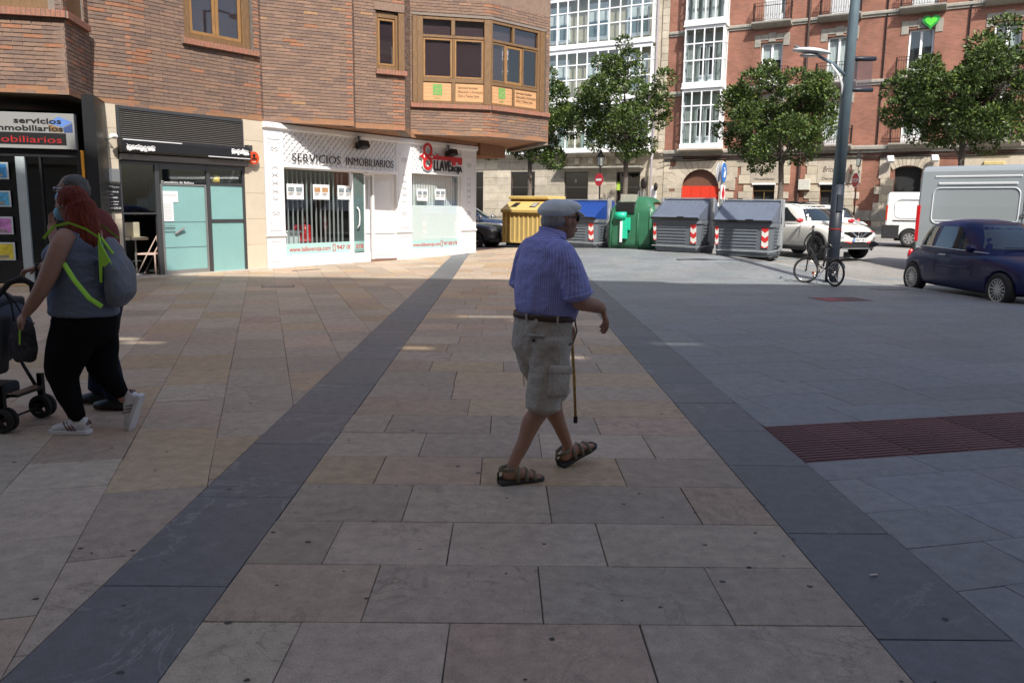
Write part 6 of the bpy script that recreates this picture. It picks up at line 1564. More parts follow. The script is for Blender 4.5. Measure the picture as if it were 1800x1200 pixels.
class Car:
    def __init__(s, name, x, y, rz, label, cat, paintm, st, cab, wheels, r, group=None, z=None, sc=1., sub=1, arch=1.10, cut=True):
        """st: stations (x, zsill, zshoulder, ztop, halfwidth); cab: (levels: z, xfront, xrear, halfwidth), exponent"""
        s.root = empty(name, (x, y, G2(x, y) if z is None else z), rz, label=label, cat=cat, group=group); s.root.scale = (sc,)*3; s.p = paintm
        rings = []
        for X, zs, zb, zt, hw in st:
            half = [(0, zs), (hw*.82, zs), (hw*.955, zs+.06), (hw*.99, zs+.16*(zb-zs)+.04), (hw, (zs+zb)*.5), (hw*.985, zb-.12*(zb-zs)), (hw*.94, zb), (hw*.80, zb+(zt-zb)*.8), (hw*.45, zt), (0, zt+.008)]
            rings.append([(X, a, b) for a, b in half]+[(X, -a, b) for a, b in half[-2:0:-1]])
        body = MB().rings(rings).build('body', paintm, s.root, smooth=True)
        mods(body, ('SUBSURF', dict(levels=sub+1)))
        if cut:
            cutm = MB(); hwm = max(q[4] for q in st)
            for wx in wheels: cutm.lathe([(.001, -hwm-.2), (r*arch, -hwm-.2), (r*arch, -hwm+.32), (.001, -hwm+.32)], 28, TR(wx, 0, r) @ Matrix.Rotation(-pi/2, 4, 'X')); cutm.lathe([(.001, hwm-.32), (r*arch, hwm-.32), (r*arch, hwm+.2), (.001, hwm+.2)], 28, TR(wx, 0, r) @ Matrix.Rotation(-pi/2, 4, 'X'))
            co = cutm.build('cutter', M_UNDER, s.root); mods(body, ('BOOLEAN', dict(object=co, operation='DIFFERENCE', solver='EXACT'))); me = co.data; bpy.data.objects.remove(co); bpy.data.meshes.remove(me)
            smooth(body)
            try: body.data.shade_smooth()
            except Exception: pass
        s.body = body; s.cab, s.n = cab
        if s.cab:
            rg = [[s.pt(2*pi*k/48, z) for k in range(48)] for z in [s.cab[0][0]+(s.cab[-1][0]-s.cab[0][0])*j/12 for j in range(13)]]
            s.cabin = MB().rings(rg).build('cabin', paintm, s.root, smooth=True)
        for wx in wheels:
            for sd in (-1, 1): s.W = (wx, sd)
        s.wheels = wheels; s.r = r; s.hw = max(q[4] for q in st)
    def lv(s, z):
        c = s.cab
        for a, b in zip(c[:-1], c[1:]):
            if z <= b[0] or b is c[-1]:
                t = min(1, max(0, (z-a[0])/(b[0]-a[0]))); return [a[i]+(b[i]-a[i])*t for i in range(1, 4)]
    def pt(s, t, z, off=0.):
        xf, xr, hw = s.lv(z); cx = (xf+xr)/2; a = (xf-xr)/2; e = 2/s.n; c_, s_ = cos(t), sin(t)
        x = cx+(a+off)*sgn(c_)*abs(c_)**e; y = (hw+off)*sgn(s_)*abs(s_)**e; return (x, y, z)
    def side(s, sd, x0, x1, z0, z1, name='side_window', m_=None, off=.008, slopef=0., sloper=0., n=8):
        """pane on the side between x0..x1 (fractions of the half length)"""
        vs = []; 
        for j in range(4):
            z = z0+(z1-z0)*j/3; f0 = x0+slopef*(j/3); f1 = x1-sloper*(j/3)
            for i in range(n+1):
                f = f0+(f1-f0)*i/n; t = math.acos(sgn(f)*min(1, abs(f))**(s.n/2)) ; vs.append(s.pt(t*sd, z, off))
        return MB().add(vs, [(j*(n+1)+i, j*(n+1)+i+1, (j+1)*(n+1)+i+1, (j+1)*(n+1)+i) for j in range(3) for i in range(n)]).build(name, m_ or M_CGLASS, s.cabin, smooth=True)
    def end(s, fr, yf, z0, z1, name, m_=None, off=.008, top=.9, n=10):
        vs = []
        for j in range(5):
            z = z0+(z1-z0)*j/4; ff = yf*(1+(top-1)*j/4)
            for i in range(n+1):
                f = -ff+2*ff*i/n; t = math.asin(sgn(f)*abs(f)**(s.n/2)); t = t if fr > 0 else pi-t; vs.append(s.pt(t, z, off))
        return MB().add(vs, [(j*(n+1)+i, j*(n+1)+i+1, (j+1)*(n+1)+i+1, (j+1)*(n+1)+i) for j in range(4) for i in range(n)]).build(name, m_ or M_CGLASS, s.cabin, smooth=True)
    def put_wheels(s, **k):
        for wx in s.wheels:
            for sd in (-1, 1): wheel(s.root, wx, sd*(s.hw-.11), s.r, side=sd, **k)
    def plate(s, x, z, sgnx, txt, w_=.5):
        M4 = TR(x, 0, z, R(90)*sgnx) 
        p = MB().box(-w_/2, w_/2, -.012, 0, -.055, .055, M4).build('number_plate', M_PLATE, s.root); MB().box(-w_/2, -w_/2+.045, -.014, -.0125, -.055, .055, M4).build('blue_band', M_SBL, p)
        text('lettering', txt, M_BLACK, p, -w_/2+.06, -.038, .1, -.0135, .001, width=w_-.09, M=M4)

# small dark blue hatchback, parked nose towards the viewer
P_BLUE = mat('deep blue paint', (.0025, .005, .060), .35, var=0, coat=.15, spec=.3)
M_BLUED = P_BLUE
c = Car('blue_hatchback', 9.93, 16.68, R(-87.5), 'small dark blue hatchback parked at the kerb on the right', 'car', P_BLUE,
    [(-1.86, .40, .62, .80, .62), (-1.80, .28, .68, .93, .74), (-1.55, .20, .78, .98, .82), (-1.0, .17, .86, .98, .85), (0, .17, .86, .95, .855), (.7, .17, .84, .93, .85), (1.2, .18, .80, .90, .83), (1.6, .2, .70, .80, .78), (1.84, .25, .58, .66, .66), (1.93, .34, .50, .56, .5)],
    ([(.84, 1.08, -1.72, .80), (.98, .88, -1.66, .775), (1.2, .58, -1.52, .71), (1.38, .30, -1.34, .64), (1.47, .10, -1.12, .56), (1.51, -.1, -.95, .42), (1.525, -.3, -.7, .2)], 3.6), (1.30, -1.35), .305)
c.put_wheels(rim=.68, spokes=15, sw=.022)
for sd in (-1, 1):
    c.side(sd, -.25, .62, .97, 1.38, slopef=.08, sloper=.16); c.side(sd, -.86, -.33, .98, 1.37, 'rear_side_window', slopef=.12, sloper=.02)
    MB().tube([(.95, sd*.795, .93), (.3, sd*.80, .945), (-.6, sd*.80, .965), (-1.3, sd*.765, .975)], .008, 6).build('chrome_trim', M_CHR, c.body)
    MB().cbox(-.42, -.20, sd*.86-.012, sd*.86+.012, .82, .85, .006).build('door_handle', M_CHR, c.body)
    m_ = MB(); m_.ball((.62, sd*.93, 1.0), (.09, .10, .07), 8); m_.build('wing_mirror', P_BLUE, c.root, smooth=True)
    MB().tube([(.60, sd*.80, .30), (.58, sd*.862, .55), (.55, sd*.855, .82)], .005, 4).build('door_seam', M_BLACK, c.body); MB().tube([(-.55, sd*.80, .30), (-.57, sd*.864, .55), (-.55, sd*.855, .86)], .005, 4).build('door_seam', M_BLACK, c.body)
    MB().ball((1.68, sd*.52, .66), (.09, .11, .10), 8).build('headlight', M_LENS, c.root, smooth=True); MB().ball((-1.80, sd*.62, .74), (.05, .07, .13), 8).build('tail_light', M_TAIL, c.root, smooth=True)
MB().tube([(-.45, -.862, .62), (.5, -.866, .64)], .010, 5).build('rubbing_strip', P_BLUE, c.body)
c.end(1, .86, 1.0, 1.42, 'windscreen', top=.80); c.end(-1, .8, 1.02, 1.36, 'rear_window', top=.8)
MB().box(.50, .53, -.45, .45, .0, .012, TR(.36, 0, 1.02)).build('wiper', M_BLACK, c.root); c.plate(1.95, .42, 1, '3187 GWK'); c.root.scale = (1.13, 1.04, 1.05)

# white crossover behind the containers
P_WHITE = paint('pearl white paint', (.72, .71, .66))
c = Car('white_crossover', 9.30, 25.45, R(-68), 'white crossover with red mirrors and red ringed headlamps behind the grey container', 'car', P_WHITE,
    [(-2.0, .50, .85, 1.02, .62), (-1.92, .38, .92, 1.06, .78), (-1.6, .30, .98, 1.08, .86), (-.9, .27, .98, 1.06, .87), (0, .26, .97, 1.04, .865), (.7, .27, .96, 1.05, .87), (1.15, .30, .95, 1.07, .89), (1.55, .34, .90, 1.03, .87), (1.85, .40, .80, .95, .80), (2.02, .46, .68, .80, .66), (2.07, .52, .62, .70, .5)],
    ([(.96, 1.05, -1.80, .80), (1.1, .90, -1.76, .77), (1.32, .55, -1.66, .71), (1.5, .28, -1.52, .65), (1.58, .08, -1.35, .58), (1.625, -.15, -1.1, .42), (1.635, -.4, -.8, .2)], 3.6), (1.28, -1.25), .355, arch=1.12)
c.put_wheels(rim=.68, spokes=10, sw=.03, m_=mat('dark alloy', (.12, .12, .125), .35, metal=.6))
M_REDC = paint('gloss red trim', (.45, .01, .02))
for sd in (-1, 1):
    c.side(sd, -.20, .62, 1.08, 1.48, slopef=.06, sloper=.20); c.side(sd, -.82, -.26, 1.10, 1.46, 'rear_side_window', slopef=.1, sloper=.02)
    MB().ball((.72, sd*.98, 1.10), (.07, .13, .065), 8).build('wing_mirror', M_REDC, c.root, smooth=True)
    for wx in (1.28, -1.25):
        fl = MB(); r1 = .40; fl.rings([[(wx+(r1+q)*cos(a), sd*(.868+e), .355+(r1+q)*sin(a)) for q, e in ((0, -.03), (0, .02), (.055, .012), (.06, -.03))] for a in [R(-12+204*k/18) for k in range(19)]], caps=False); fl.build('wheel_arch_trim', M_PLAST, c.body, smooth=True)
    MB().cbox(-.85, .85, sd*.865-.02, sd*.865+.02, .24, .34, .01).build('sill_trim', M_PLAST, c.body)
    hl = MB().lathe([(.001, .11), (.09, .10), (.12, .03)], 20, TR(1.93, sd*.56, .69, R(0), 0, R(78)) ).build('headlight', M_LENS, c.root, smooth=True)
    MB().rings([[Matrix.Translation((1.93, sd*.56, .69)) @ Matrix.Rotation(R(78), 4, 'Y') @ Vector(((.12+.03*cos(b))*cos(a), (.12+.03*cos(b))*sin(a), .03+.03*sin(b))) for b in [2*pi*k/6 for k in range(6)]] for a in [2*pi*k/20 for k in range(21)]], caps=False).build('red_ring', M_REDC, hl, smooth=True)
    MB().tube([(1.25, sd*.62, 1.085), (1.5, sd*.66, 1.05), (1.66, sd*.68, .99)], [.03, .045, .01], 6).build('top_light', M_LENS, c.root, smooth=True)
    MB().tube([(-1.2, sd*.52, 1.60), (-.9, sd*.56, 1.65), (.0, sd*.55, 1.65), (.25, sd*.52, 1.60)], .018, 6).build('roof_rail', M_PLAST, c.root, smooth=True)
    MB().tube([(.62, sd*.80, .40), (.60, sd*.875, .65), (.62, sd*.85, .98)], .004, 4).build('door_seam', M_BLACK, c.body); MB().tube([(1.98, sd*.7, .46), (2.05, sd*.45, .52), (2.09, sd*.3, .50)], .025, 6).build('red_splitter', M_REDC, c.root)
c.end(1, .86, 1.10, 1.53, 'windscreen', top=.82); c.end(-1, .8, 1.15, 1.5, 'rear_window', top=.8)
MB().box(-1.1, .1, -.42, .42, 1.634, 1.642).build('sunroof', M_CGLASS, c.root)
g = MB(); g.prism([(-.52, .80), (-.30, .66), (0, .60), (.30, .66), (.52, .80), (.3, .815), (-.3, .815)], 1.97, 2.07, axis='x'); gr_ = g.build('grille', M_BLACKM, c.root)
MB().tube([(2.078, -.28, .80), (2.085, -.1, .665), (2.085, .1, .665), (2.078, .28, .80)], .022, 6).build('chrome_v', M_CHR, gr_)
em = MB(); em.rings([[(2.085+.008*sin(b), (.062+.012*cos(b))*cos(a), .735+(.062+.012*cos(b))*sin(a)) for b in [2*pi*k/6 for k in range(6)]] for a in [2*pi*k/20 for k in range(21)]], caps=False); em.box(2.078, 2.096, -.085, .085, .722, .748); em.build('emblem', M_CHR, gr_)
MB().prism([(-.76, .46), (-.6, .38), (.6, .38), (.76, .46), (.60, .54), (.3, .50), (-.3, .50), (-.60, .54)], 1.90, 2.075, axis='x').build('lower_bumper', M_PLAST, c.root)
MB().prism([(-.62, .33), (.62, .33), (.55, .385), (-.55, .385)], 1.88, 2.05, axis='x').build('skid_plate', M_GALV, c.root); c.plate(2.10, .585, 1, '0407 JRT')

# white hatchback beyond it, another white car behind the containers
P_W2 = paint('plain white paint', (.74, .75, .76))
def hatch(x, y, rz, lab, pm):
    c = Car('parked_hatchback', x, y, rz, lab, 'car', pm,
        [(-2.0, .45, .72, .90, .6), (-1.92, .33, .80, .98, .76), (-1.5, .24, .90, 1.0, .83), (-.6, .2, .92, .98, .85), (.6, .2, .90, .96, .85), (1.2, .22, .84, .93, .83), (1.7, .26, .74, .84, .77), (1.98, .36, .6, .68, .6)],
        ([(.88, 1.15, -1.88, .79), (1.05, .9, -1.82, .75), (1.28, .5, -1.68, .68), (1.42, .2, -1.5, .6), (1.48, -.05, -1.25, .45), (1.5, -.3, -.9, .2)], 3.6), (1.25, -1.28), .31)
    c.put_wheels(rim=.64, spokes=7, sw=.05)
    for sd in (-1, 1):
        c.side(sd, -.15, .60, 1.0, 1.37, slopef=.06, sloper=.16); c.side(sd, -.80, -.22, 1.0, 1.36, 'rear_side_window', slopef=.1, sloper=.02)
        MB().ball((-1.87, sd*.68, .90), (.06, .09, .12), 8).build('tail_light', M_TAIL, c.root, smooth=True); MB().ball((.7, sd*.93, 1.0), (.08, .1, .06), 6).build('wing_mirror', pm, c.root, smooth=True); MB().ball((1.80, sd*.55, .68), (.12, .14, .08), 8).build('headlight', M_LENS, c.root, smooth=True)
    c.end(1, .86, 1.02, 1.40, 'windscreen', top=.82); c.end(-1, .84, 1.04, 1.40, 'rear_window', top=.82); c.plate(-2.03, .6, -1, '9962 HKL'); return c
hatch(11.05, 31.0, R(148), 'white hatchback with red tail lamp just beyond the nose of the crossover', P_W2)
hatch(7.6, 32.8, R(148), 'white car whose roof shows above the grey containers, before the red arched door', P_W2)

# grey sedan and dark blue estate at the corner of the white shop
P_GR = paint('graphite paint', (.045, .055, .07)); P_NV = paint('navy paint', (.02, .035, .085))
c = Car('dark_sedan', -2.35, 34.1, R(-22), 'dark grey saloon with a star emblem in its grille, nose beside the yellow container', 'car', P_GR,
    [(-2.3, .45, .75, .95, .62), (-2.15, .32, .84, 1.0, .8), (-1.5, .24, .9, 1.0, .87), (0, .2, .9, .97, .88), (1.0, .2, .88, .97, .88), (1.6, .24, .84, .94, .86), (2.05, .3, .74, .86, .78), (2.25, .38, .62, .70, .62)],
    ([(.90, 1.0, -1.75, .80), (1.05, .75, -1.65, .75), (1.25, .3, -1.4, .68), (1.38, -.05, -1.1, .6), (1.43, -.35, -.8, .35)], 3.6), (1.42, -1.40), .33, sc=1.12)
c.put_wheels(rim=.68, spokes=5)
for sd in (-1, 1): c.side(sd, -.05, .60, 1.0, 1.34, sloper=.2); c.side(sd, -.75, -.12, 1.0, 1.33, 'rear_side_window', slopef=.14); MB().tube([(1.95, sd*.72, .74), (2.10, sd*.6, .70), (2.18, sd*.48, .66)], [.05, .06, .03], 8).build('headlight', M_LENS, c.root, smooth=True); MB().ball((.75, sd*.95, 1.0), (.08, .1, .06), 6).build('wing_mirror', P_GR, c.root, smooth=True)
c.end(1, .86, 1.0, 1.38, 'windscreen', top=.82); c.end(-1, .8, 1.02, 1.34, 'rear_window', top=.8)
g = MB().prism([(-.42, .45), (.42, .45), (.50, .64), (.38, .74), (-.38, .74), (-.50, .64)], 2.15, 2.30, axis='x').build('grille', M_BLACKM, c.root)
em = MB(); em.rings([[(2.312+.01*sin(b), (.10+.012*cos(b))*cos(a), .61+(.10+.012*cos(b))*sin(a)) for b in [2*pi*k/6 for k in range(6)]] for a in [2*pi*k/24 for k in range(25)]], caps=False)
for k in range(3): a = R(90+120*k); em.tube([(2.312, 0, .61), (2.312, .10*cos(a), .61+.10*sin(a))], [.016, .005], 5)
em.box(2.305, 2.315, -.42, -.12, .60, .63); em.box(2.305, 2.315, .12, .42, .60, .63); em.build('star_emblem', M_CHR, g)
MB().prism([(-.8, .30), (.8, .30), (.7, .42), (-.7, .42)], 2.0, 2.27, axis='x').build('lower_bumper', M_PLAST, c.root); c.plate(2.32, .40, 1, '7742 KBD')
c = Car('blue_estate', -1.9, 38.0, R(-14), 'dark blue car parked behind the grey saloon', 'car', P_NV,
    [(-2.2, .5, .9, 1.05, .7), (-2.1, .36, .95, 1.1, .84), (-1.4, .28, 1.0, 1.1, .9), (0, .25, 1.0, 1.08, .9), (1.0, .25, 1.0, 1.08, .9), (1.7, .3, .92, 1.02, .86), (2.1, .38, .8, .9, .76), (2.25, .45, .7, .78, .6)],
    ([(1.0, 1.2, -2.05, .84), (1.15, 1.0, -2.0, .8), (1.4, .6, -1.9, .73), (1.58, .3, -1.75, .65), (1.66, 0, -1.5, .45), (1.68, -.4, -1.1, .2)], 3.8), (1.35, -1.35), .35, sc=1.1)
c.put_wheels(rim=.66, spokes=5)
for sd in (-1, 1): c.side(sd, -.02, .62, 1.12, 1.54, sloper=.16); c.side(sd, -.62, -.08, 1.12, 1.54, 'rear_side_window'); c.side(sd, -.9, -.67, 1.12, 1.52, 'quarter_window', slopef=.08); MB().ball((1.0, sd*.98, 1.12), (.1, .12, .07), 6).build('wing_mirror', M_CHR, c.root, smooth=True)
c.end(1, .86, 1.14, 1.58, 'windscreen', top=.82); c.end(-1, .84, 1.16, 1.56, 'rear_window', top=.82)

# vans
def van(name, x, y, rz, label, pm, L, W, H, wheels, r, zs=.42, nose=1.1, sc=1., silver=False):
    """flat sided van, x=0 at the rear face, nose at +L"""
    root = empty(name, (x, y, G2(x, y)), rz, label=label, cat='van'); h = W/2
    prof = lambda X, f, top: [(X, -h*f, zs), (X, -h*f, 1.15), (X, -h*f*.985, H*.62), (X, -h*f*.93, top-.14), (X, -h*f*.88, top-.05), (X, -h*f*.76, top), (X, h*f*.76, top), (X, h*f*.88, top-.05), (X, h*f*.93, top-.14), (X, h*f*.985, H*.62), (X, h*f, 1.15), (X, h*f, zs)]
    rings = [prof(0, .97, H-.05), prof(.05, 1, H), prof(L-nose-.9, 1, H), prof(L-nose-.2, .98, H-.16), prof(L-nose+.35, .96, 1.5*H/2.5), prof(L-.35, .92, 1.10), prof(L-.05, .85, .98), prof(L, .8, .9)]
    body = MB().rings(rings).build('body', pm, root); mods(body, BEVEL(.03, 2))
    cutm = MB()
    for wx in wheels: cutm.lathe([(.001, -h-.2), (r*1.17, -h-.2), (r*1.17, -h+.35), (.001, -h+.35)], 26, TR(wx, 0, r) @ Matrix.Rotation(-pi/2, 4, 'X')); cutm.lathe([(.001, h-.35), (r*1.17, h-.35), (r*1.17, h+.2), (.001, h+.2)], 26, TR(wx, 0, r) @ Matrix.Rotation(-pi/2, 4, 'X'))
    co = cutm.build('cutter', M_UNDER, root); mods(body, ('BOOLEAN', dict(object=co, operation='DIFFERENCE', solver='EXACT'))); me = co.data; bpy.data.objects.remove(co); bpy.data.meshes.remove(me)
    for wx in wheels:
        for sd in (-1, 1): wheel(root, wx, sd*(h-.12), r, side=sd, rim=.60, spokes=8, sw=.06)
    MB().box(.3, L-.4, -h+.25, h-.25, .22, zs+.02).build('chassis', M_UNDER, root)
    MB().cbox(-.09, .10, -h*.98, h*.98, zs-.06, zs+.26, .03).build('rear_bumper', M_PLAST, root)
    return root, body, h
def beadframe(parent, y, x0, x1, z0, z1, r_, m_, nm='pressed_panel', th=.016, lean_=0.):
    pts = []
    for cx, cz, a0 in ((x1-r_, z1-r_, 0), (x0+r_, z1-r_, 90), (x0+r_, z0+r_, 180), (x1-r_, z0+r_, 270)):
        for k in range(5): t = R(a0+90*k/4); z = cz+r_*sin(t); pts.append((cx+r_*cos(t), y+lean_*(z-z0), z))
    pts.append(pts[0]); return MB().tube(pts, th, 6, False).build(nm, m_, parent, smooth=True)
P_SIL = paint('silver grey paint', (.30, .335, .355)); P_SILL = paint('silver highlight', (.64, .68, .70))
root, body, h = van('silver_van', 11.55, 22.55, R(-46), 'tall silver grey panel van filling the right edge behind the dark blue hatchback', P_SIL, 5.9, 2.05, 2.68, (1.05, 4.55), .36)
for x0, x1 in ((.36, 2.35), (2.55, 3.85)):
    beadframe(body, -h-.004, x0, x1, 1.22, 2.12, .16, P_SILL, lean_=.045); MB().cbox(x0+.1, x1-.08, -h*.965-.012, -h*.965+.03, 2.20, 2.26, .012).build('swage_line', P_SILL, body); MB().cbox(x0, x1, -h*.95-.006, -h*.95+.03, 2.38, 2.43, .012).build('swage_line', P_SILL, body)
    MB().cbox(x0+.05, x1-.05, -h-.006, -h+.03, 1.28, 1.31, .01).build('swage_line', P_SILL, body)
MB().box(.72, 2.2, -h-.014, -h-.002, 1.06, 1.10).build('door_rail', M_BLACK, body)
MB().tube([(2.45, -h*.995, .5), (2.45, -h*1.0, 1.3), (2.45, -h*.95, 2.5)], .008, 5).build('door_seam', M_BLACK, body)
MB().cbox(2.42, 2.50, -h-.03, -h, 1.42, 1.50, .01).build('door_handle', M_CHR, body)
MB().cbox(-.01, .08, -h-.012, -h+.14, .75, 1.45, .01).build('tail_light', M_TAIL, root); MB().cbox(-.01, .08, -h-.013, -h+.14, 1.45, 1.68, .01).build('tail_light', M_TAIL, root)
MB().cbox(0.05, 5.0, -h-.012, -h+.02, .42, .62, .02).build('sill_trim', P_SIL, body)
root, body, h = van('white_van', 14.55, 31.35, R(-36), 'small white van with black rear bumper, between the crossover and the silver van', P_W2, 4.3, 1.85, 1.98, (.85, 3.5), .32, zs=.36)
beadframe(body, -h-.002, .3, 1.5, 1.05, 1.72, .2, P_W2, lean_=.05)
MB().box(.25, 2.2, -h-.014, -h-.002, .93, .97).build('door_rail', M_BLACK, body); MB().cbox(-.1, .5, -h-.02, -h+.2, .30, .80, .03).build('bumper_corner', M_PLAST, root)
MB().cbox(-.01, .06, -h-.008, -h+.1, .95, 1.5, .01).build('tail_light', mat('amber red lamp', (.4, .05, .02), .2), root)
# small street clutter: leaning dark board, litter bin
bd_ = empty('leaning_board', (10.55, 25.3, G2(10.5, 25.3)), R(-60), label='dark board sticking out beyond the nose of the white crossover', cat='board')
MB().cbox(-.06, .06, -.03, .03, 0, .85, .02, TR(0, 0, .12, ry=R(40))).build('board', M_PLAST, bd_); MB().box(-.12, .12, -.1, .1, 0, .16).build('foot', M_PLAST, bd_)
# ================================================================ people
def limb(mb, pts, rad, side=(0, 1, 0), n=14):
    """closed sweep; rad entries r or (r_side, r_front)"""
    pts = [Vector(p) for p in pts]; side = Vector(side); rings = []
    for i, p in enumerate(pts):
        d = (pts[min(i+1, len(pts)-1)]-pts[max(i-1, 0)]).normalized(); a = (side-d*side.dot(d)).normalized(); b = d.cross(a)
        r = rad[i]; ra, rb = r if isinstance(r, tuple) else (r, r)
        rings.append([p+a*ra*cos(2*pi*k/n)+b*rb*sin(2*pi*k/n) for k in range(n)])
    d0 = (pts[0]-pts[1]).normalized(); d1 = (pts[-1]-pts[-2]).normalized()
    def capr(ring, c, d, r, f, k): rr = r if not isinstance(r, tuple) else min(r); return [c+(v-c)*f+d*rr*k for v in ring]
    rings = [capr(rings[0], pts[0], d0, rad[0], .55, .35)]+rings+[capr(rings[-1], pts[-1], d1, rad[-1], .55, .35)]
    mb.rings(rings); return mb
def smoothpath(pts, rad, k=3):
    """subdivide with catmull-rom"""
    P = [Vector(p) for p in pts]; n = len(P); op, orad = [], []
    tup = lambda r: r if isinstance(r, tuple) else (r, r)
    for i in range(n-1):
        p0, p1, p2, p3 = P[max(i-1, 0)], P[i], P[i+1], P[min(i+2, n-1)]
        for j in range(k):
            t = j/k; op.append(.5*((2*p1)+(p2-p0)*t+(2*p0-5*p1+4*p2-p3)*t*t+(3*p1-p0-3*p2+p3)*t**3))
            a, b = tup(rad[i]), tup(rad[i+1]); s_ = t*t*(3-2*t); orad.append((a[0]+(b[0]-a[0])*s_, a[1]+(b[1]-a[1])*s_))
    op.append(P[-1]); orad.append(tup(rad[-1])); return op, orad
def L3(mb, pts, rad, **k): p, r = smoothpath(pts, rad); return limb(mb, p, r, **k)
def flesh(name, mb, m_, parent, vox=.007, it=4, fac=.5, wr=0., wsc=8., wdir=(1, 1, .35), **kw):
    o = mb.build(name, m_, parent, **kw)
    mods(o, ('REMESH', dict(mode='VOXEL', voxel_size=vox)), ('SMOOTH', dict(iterations=it, factor=fac)))
    if wr:
        me = o.data; ns = [Vector(v.normal) for v in me.vertices]
        for v, n_ in zip(me.vertices, ns):
            q = Vector((v.co.x*wdir[0], v.co.y*wdir[1], v.co.z*wdir[2]))*wsc
            w_ = abs(noise.noise(q))*2-.5+.5*noise.noise(q*2.7+Vector((5, 1, 2))); v.co += n_*wr*w_
    return smooth(o)
def hand(mb, wrist, d, palm, length=.18, curl=.5, side=1, grip=0.):
    """wrist point, pointing direction d, palm normal (towards the palm side), side=+1 thumb on the cross side"""
    w_ = Vector(wrist); d = Vector(d).normalized(); n_ = Vector(palm); n_ = (n_-d*n_.dot(d)).normalized(); c = d.cross(n_)*side; L = length
    limb(mb, [w_-d*.01, w_+d*L*.2, w_+d*L*.48], [(.026, .019), (.038, .016), (.041, .014)], side=c)
    for k, (o, fl) in enumerate(((.030, .40), (.010, .45), (-.011, .42), (-.030, .33))):
        b = w_+d*L*.46+c*o; cu = curl*(1+.12*k); p = [b-d*.02, b]; dd = d.copy()
        for j, s_ in enumerate((.45, .32, .25)):
            dd = (dd*cos(cu*(.7+.25*j))+n_*sin(cu*(.7+.25*j))).normalized(); nn = (n_-dd*n_.dot(dd)); n2 = nn.normalized() if nn.length > .01 else n_
            p.append(p[-1]+dd*L*fl*s_)
        limb(mb, p, [.0095, .0095, .009, .008, .007], side=c, n=8)
    b = w_+d*L*.12+c*.026; t1 = b+(d*.6+c*.75+n_*.25).normalized()*L*.20; t2 = t1+(d*.9+c*(.2-grip)+n_*(.35+grip)).normalized()*L*.18; t3 = t2+(d+n_*(.6+grip)-c*grip).normalized()*L*.11
    limb(mb, [b-d*.01, b, t1, t2, t3], [.013, .014, .011, .0095, .008], side=n_, n=8)
def head(mb, c, k=1., nose=.024, chin=0.):
    """head facing +x, centre c"""
    x, y, z = c; B = lambda dx, dy, dz, r: mb.ball((x+dx*k, y+dy*k, z+dz*k), tuple(q*k for q in r), 10)
    B(-.012, 0, .028, (.098, .078, .092)); B(.018, 0, -.035, (.070, .060, .080)); B(.050, 0, -.078+chin, (.036, .036, .030)); B(.048, 0, .022, (.045, .058, .05))
    limb(mb, [(x+.082*k, y, z+.022*k), (x+.098*k, y, z-.004*k), (x+.104*k, y, z-.020*k)], [.010*k, .013*k, .016*k], n=8)
    B(.088, 0, -.052, (.018, .026, .008)); B(.086, 0, -.064, (.016, .022, .008)); B(.080, 0, .034, (.018, .050, .010))
    for s in (-1, 1): B(-.005, s*.078, -.008, (.019, .010, .032)); B(.045, s*.045, -.018, (.03, .02, .025)); B(.076, s*.030, .012, (.012, .014, .009))
def skinmat(n_, c): return mat(n_, c, .55, var=.12, scale=9, bump=.15, bscale=120, spec=.4)
M_SKIN = skinmat('tanned elderly skin', (.38, .205, .135)); M_SKIN2 = skinmat('fair skin', (.36, .20, .145)); M_SKIN3 = skinmat('tanned skin', (.30, .16, .11))
# striped shirt cloth
def striped():
    m = mat('violet blue striped shirt', (.28, .295, .68), .75, var=.06, scale=12, bump=.9, bscale=15, bdist=.03); n = m.node_tree.nodes; l = m.node_tree.links; p = n['Principled BSDF']; src = p.inputs['Base Color'].links[0].from_socket
    tc = n.new('ShaderNodeTexCoord'); sx = n.new('ShaderNodeSeparateXYZ'); l.new(tc.outputs['Object'], sx.inputs[0])
    at = n.new('ShaderNodeMath'); at.operation = 'ARCTAN2'; l.new(sx.outputs['Y'], at.inputs[0]); l.new(sx.outputs['X'], at.inputs[1])
    mu = n.new('ShaderNodeMath'); mu.operation = 'MULTIPLY'; mu.inputs[1].default_value = 15.0; l.new(at.outputs[0], mu.inputs[0])
    mz = n.new('ShaderNodeMath'); mz.operation = 'MULTIPLY'; mz.inputs[1].default_value = 80; l.new(sx.outputs['Z'], mz.inputs[0])
    gt = n.new('ShaderNodeMath'); gt.operation = 'GREATER_THAN'; gt.inputs[1].default_value = 1.385; l.new(sx.outputs['Z'], gt.inputs[0])
    mi = n.new('ShaderNodeMix'); mi.data_type = 'FLOAT'; l.new(gt.outputs[0], mi.inputs[0]); l.new(mu.outputs[0], mi.inputs[2]); l.new(mz.outputs[0], mi.inputs[3])
    fr_ = n.new('ShaderNodeMath'); fr_.operation = 'FRACT'; l.new(mi.outputs[0], fr_.inputs[0]); g2 = n.new('ShaderNodeMath'); g2.operation = 'GREATER_THAN'; g2.inputs[1].default_value = .66; l.new(fr_.outputs[0], g2.inputs[0])
    x = n.new('ShaderNodeMix'); x.data_type = 'RGBA'; l.new(g2.outputs[0], x.inputs[0]); l.new(src, x.inputs[6]); x.inputs[7].default_value = (.39, .405, .76, 1); l.new(x.outputs[2], p.inputs['Base Color']); return m
M_SHIRT = striped()
M_SHORT = mat('stone grey cotton shorts', (.46, .415, .365), .85, var=.1, scale=10, bump=.9, bscale=13, bdist=.04)
M_CAP = mat('pale blue grey cap cloth', (.76, .79, .80), .85, var=.06, bump=.3, bscale=30)
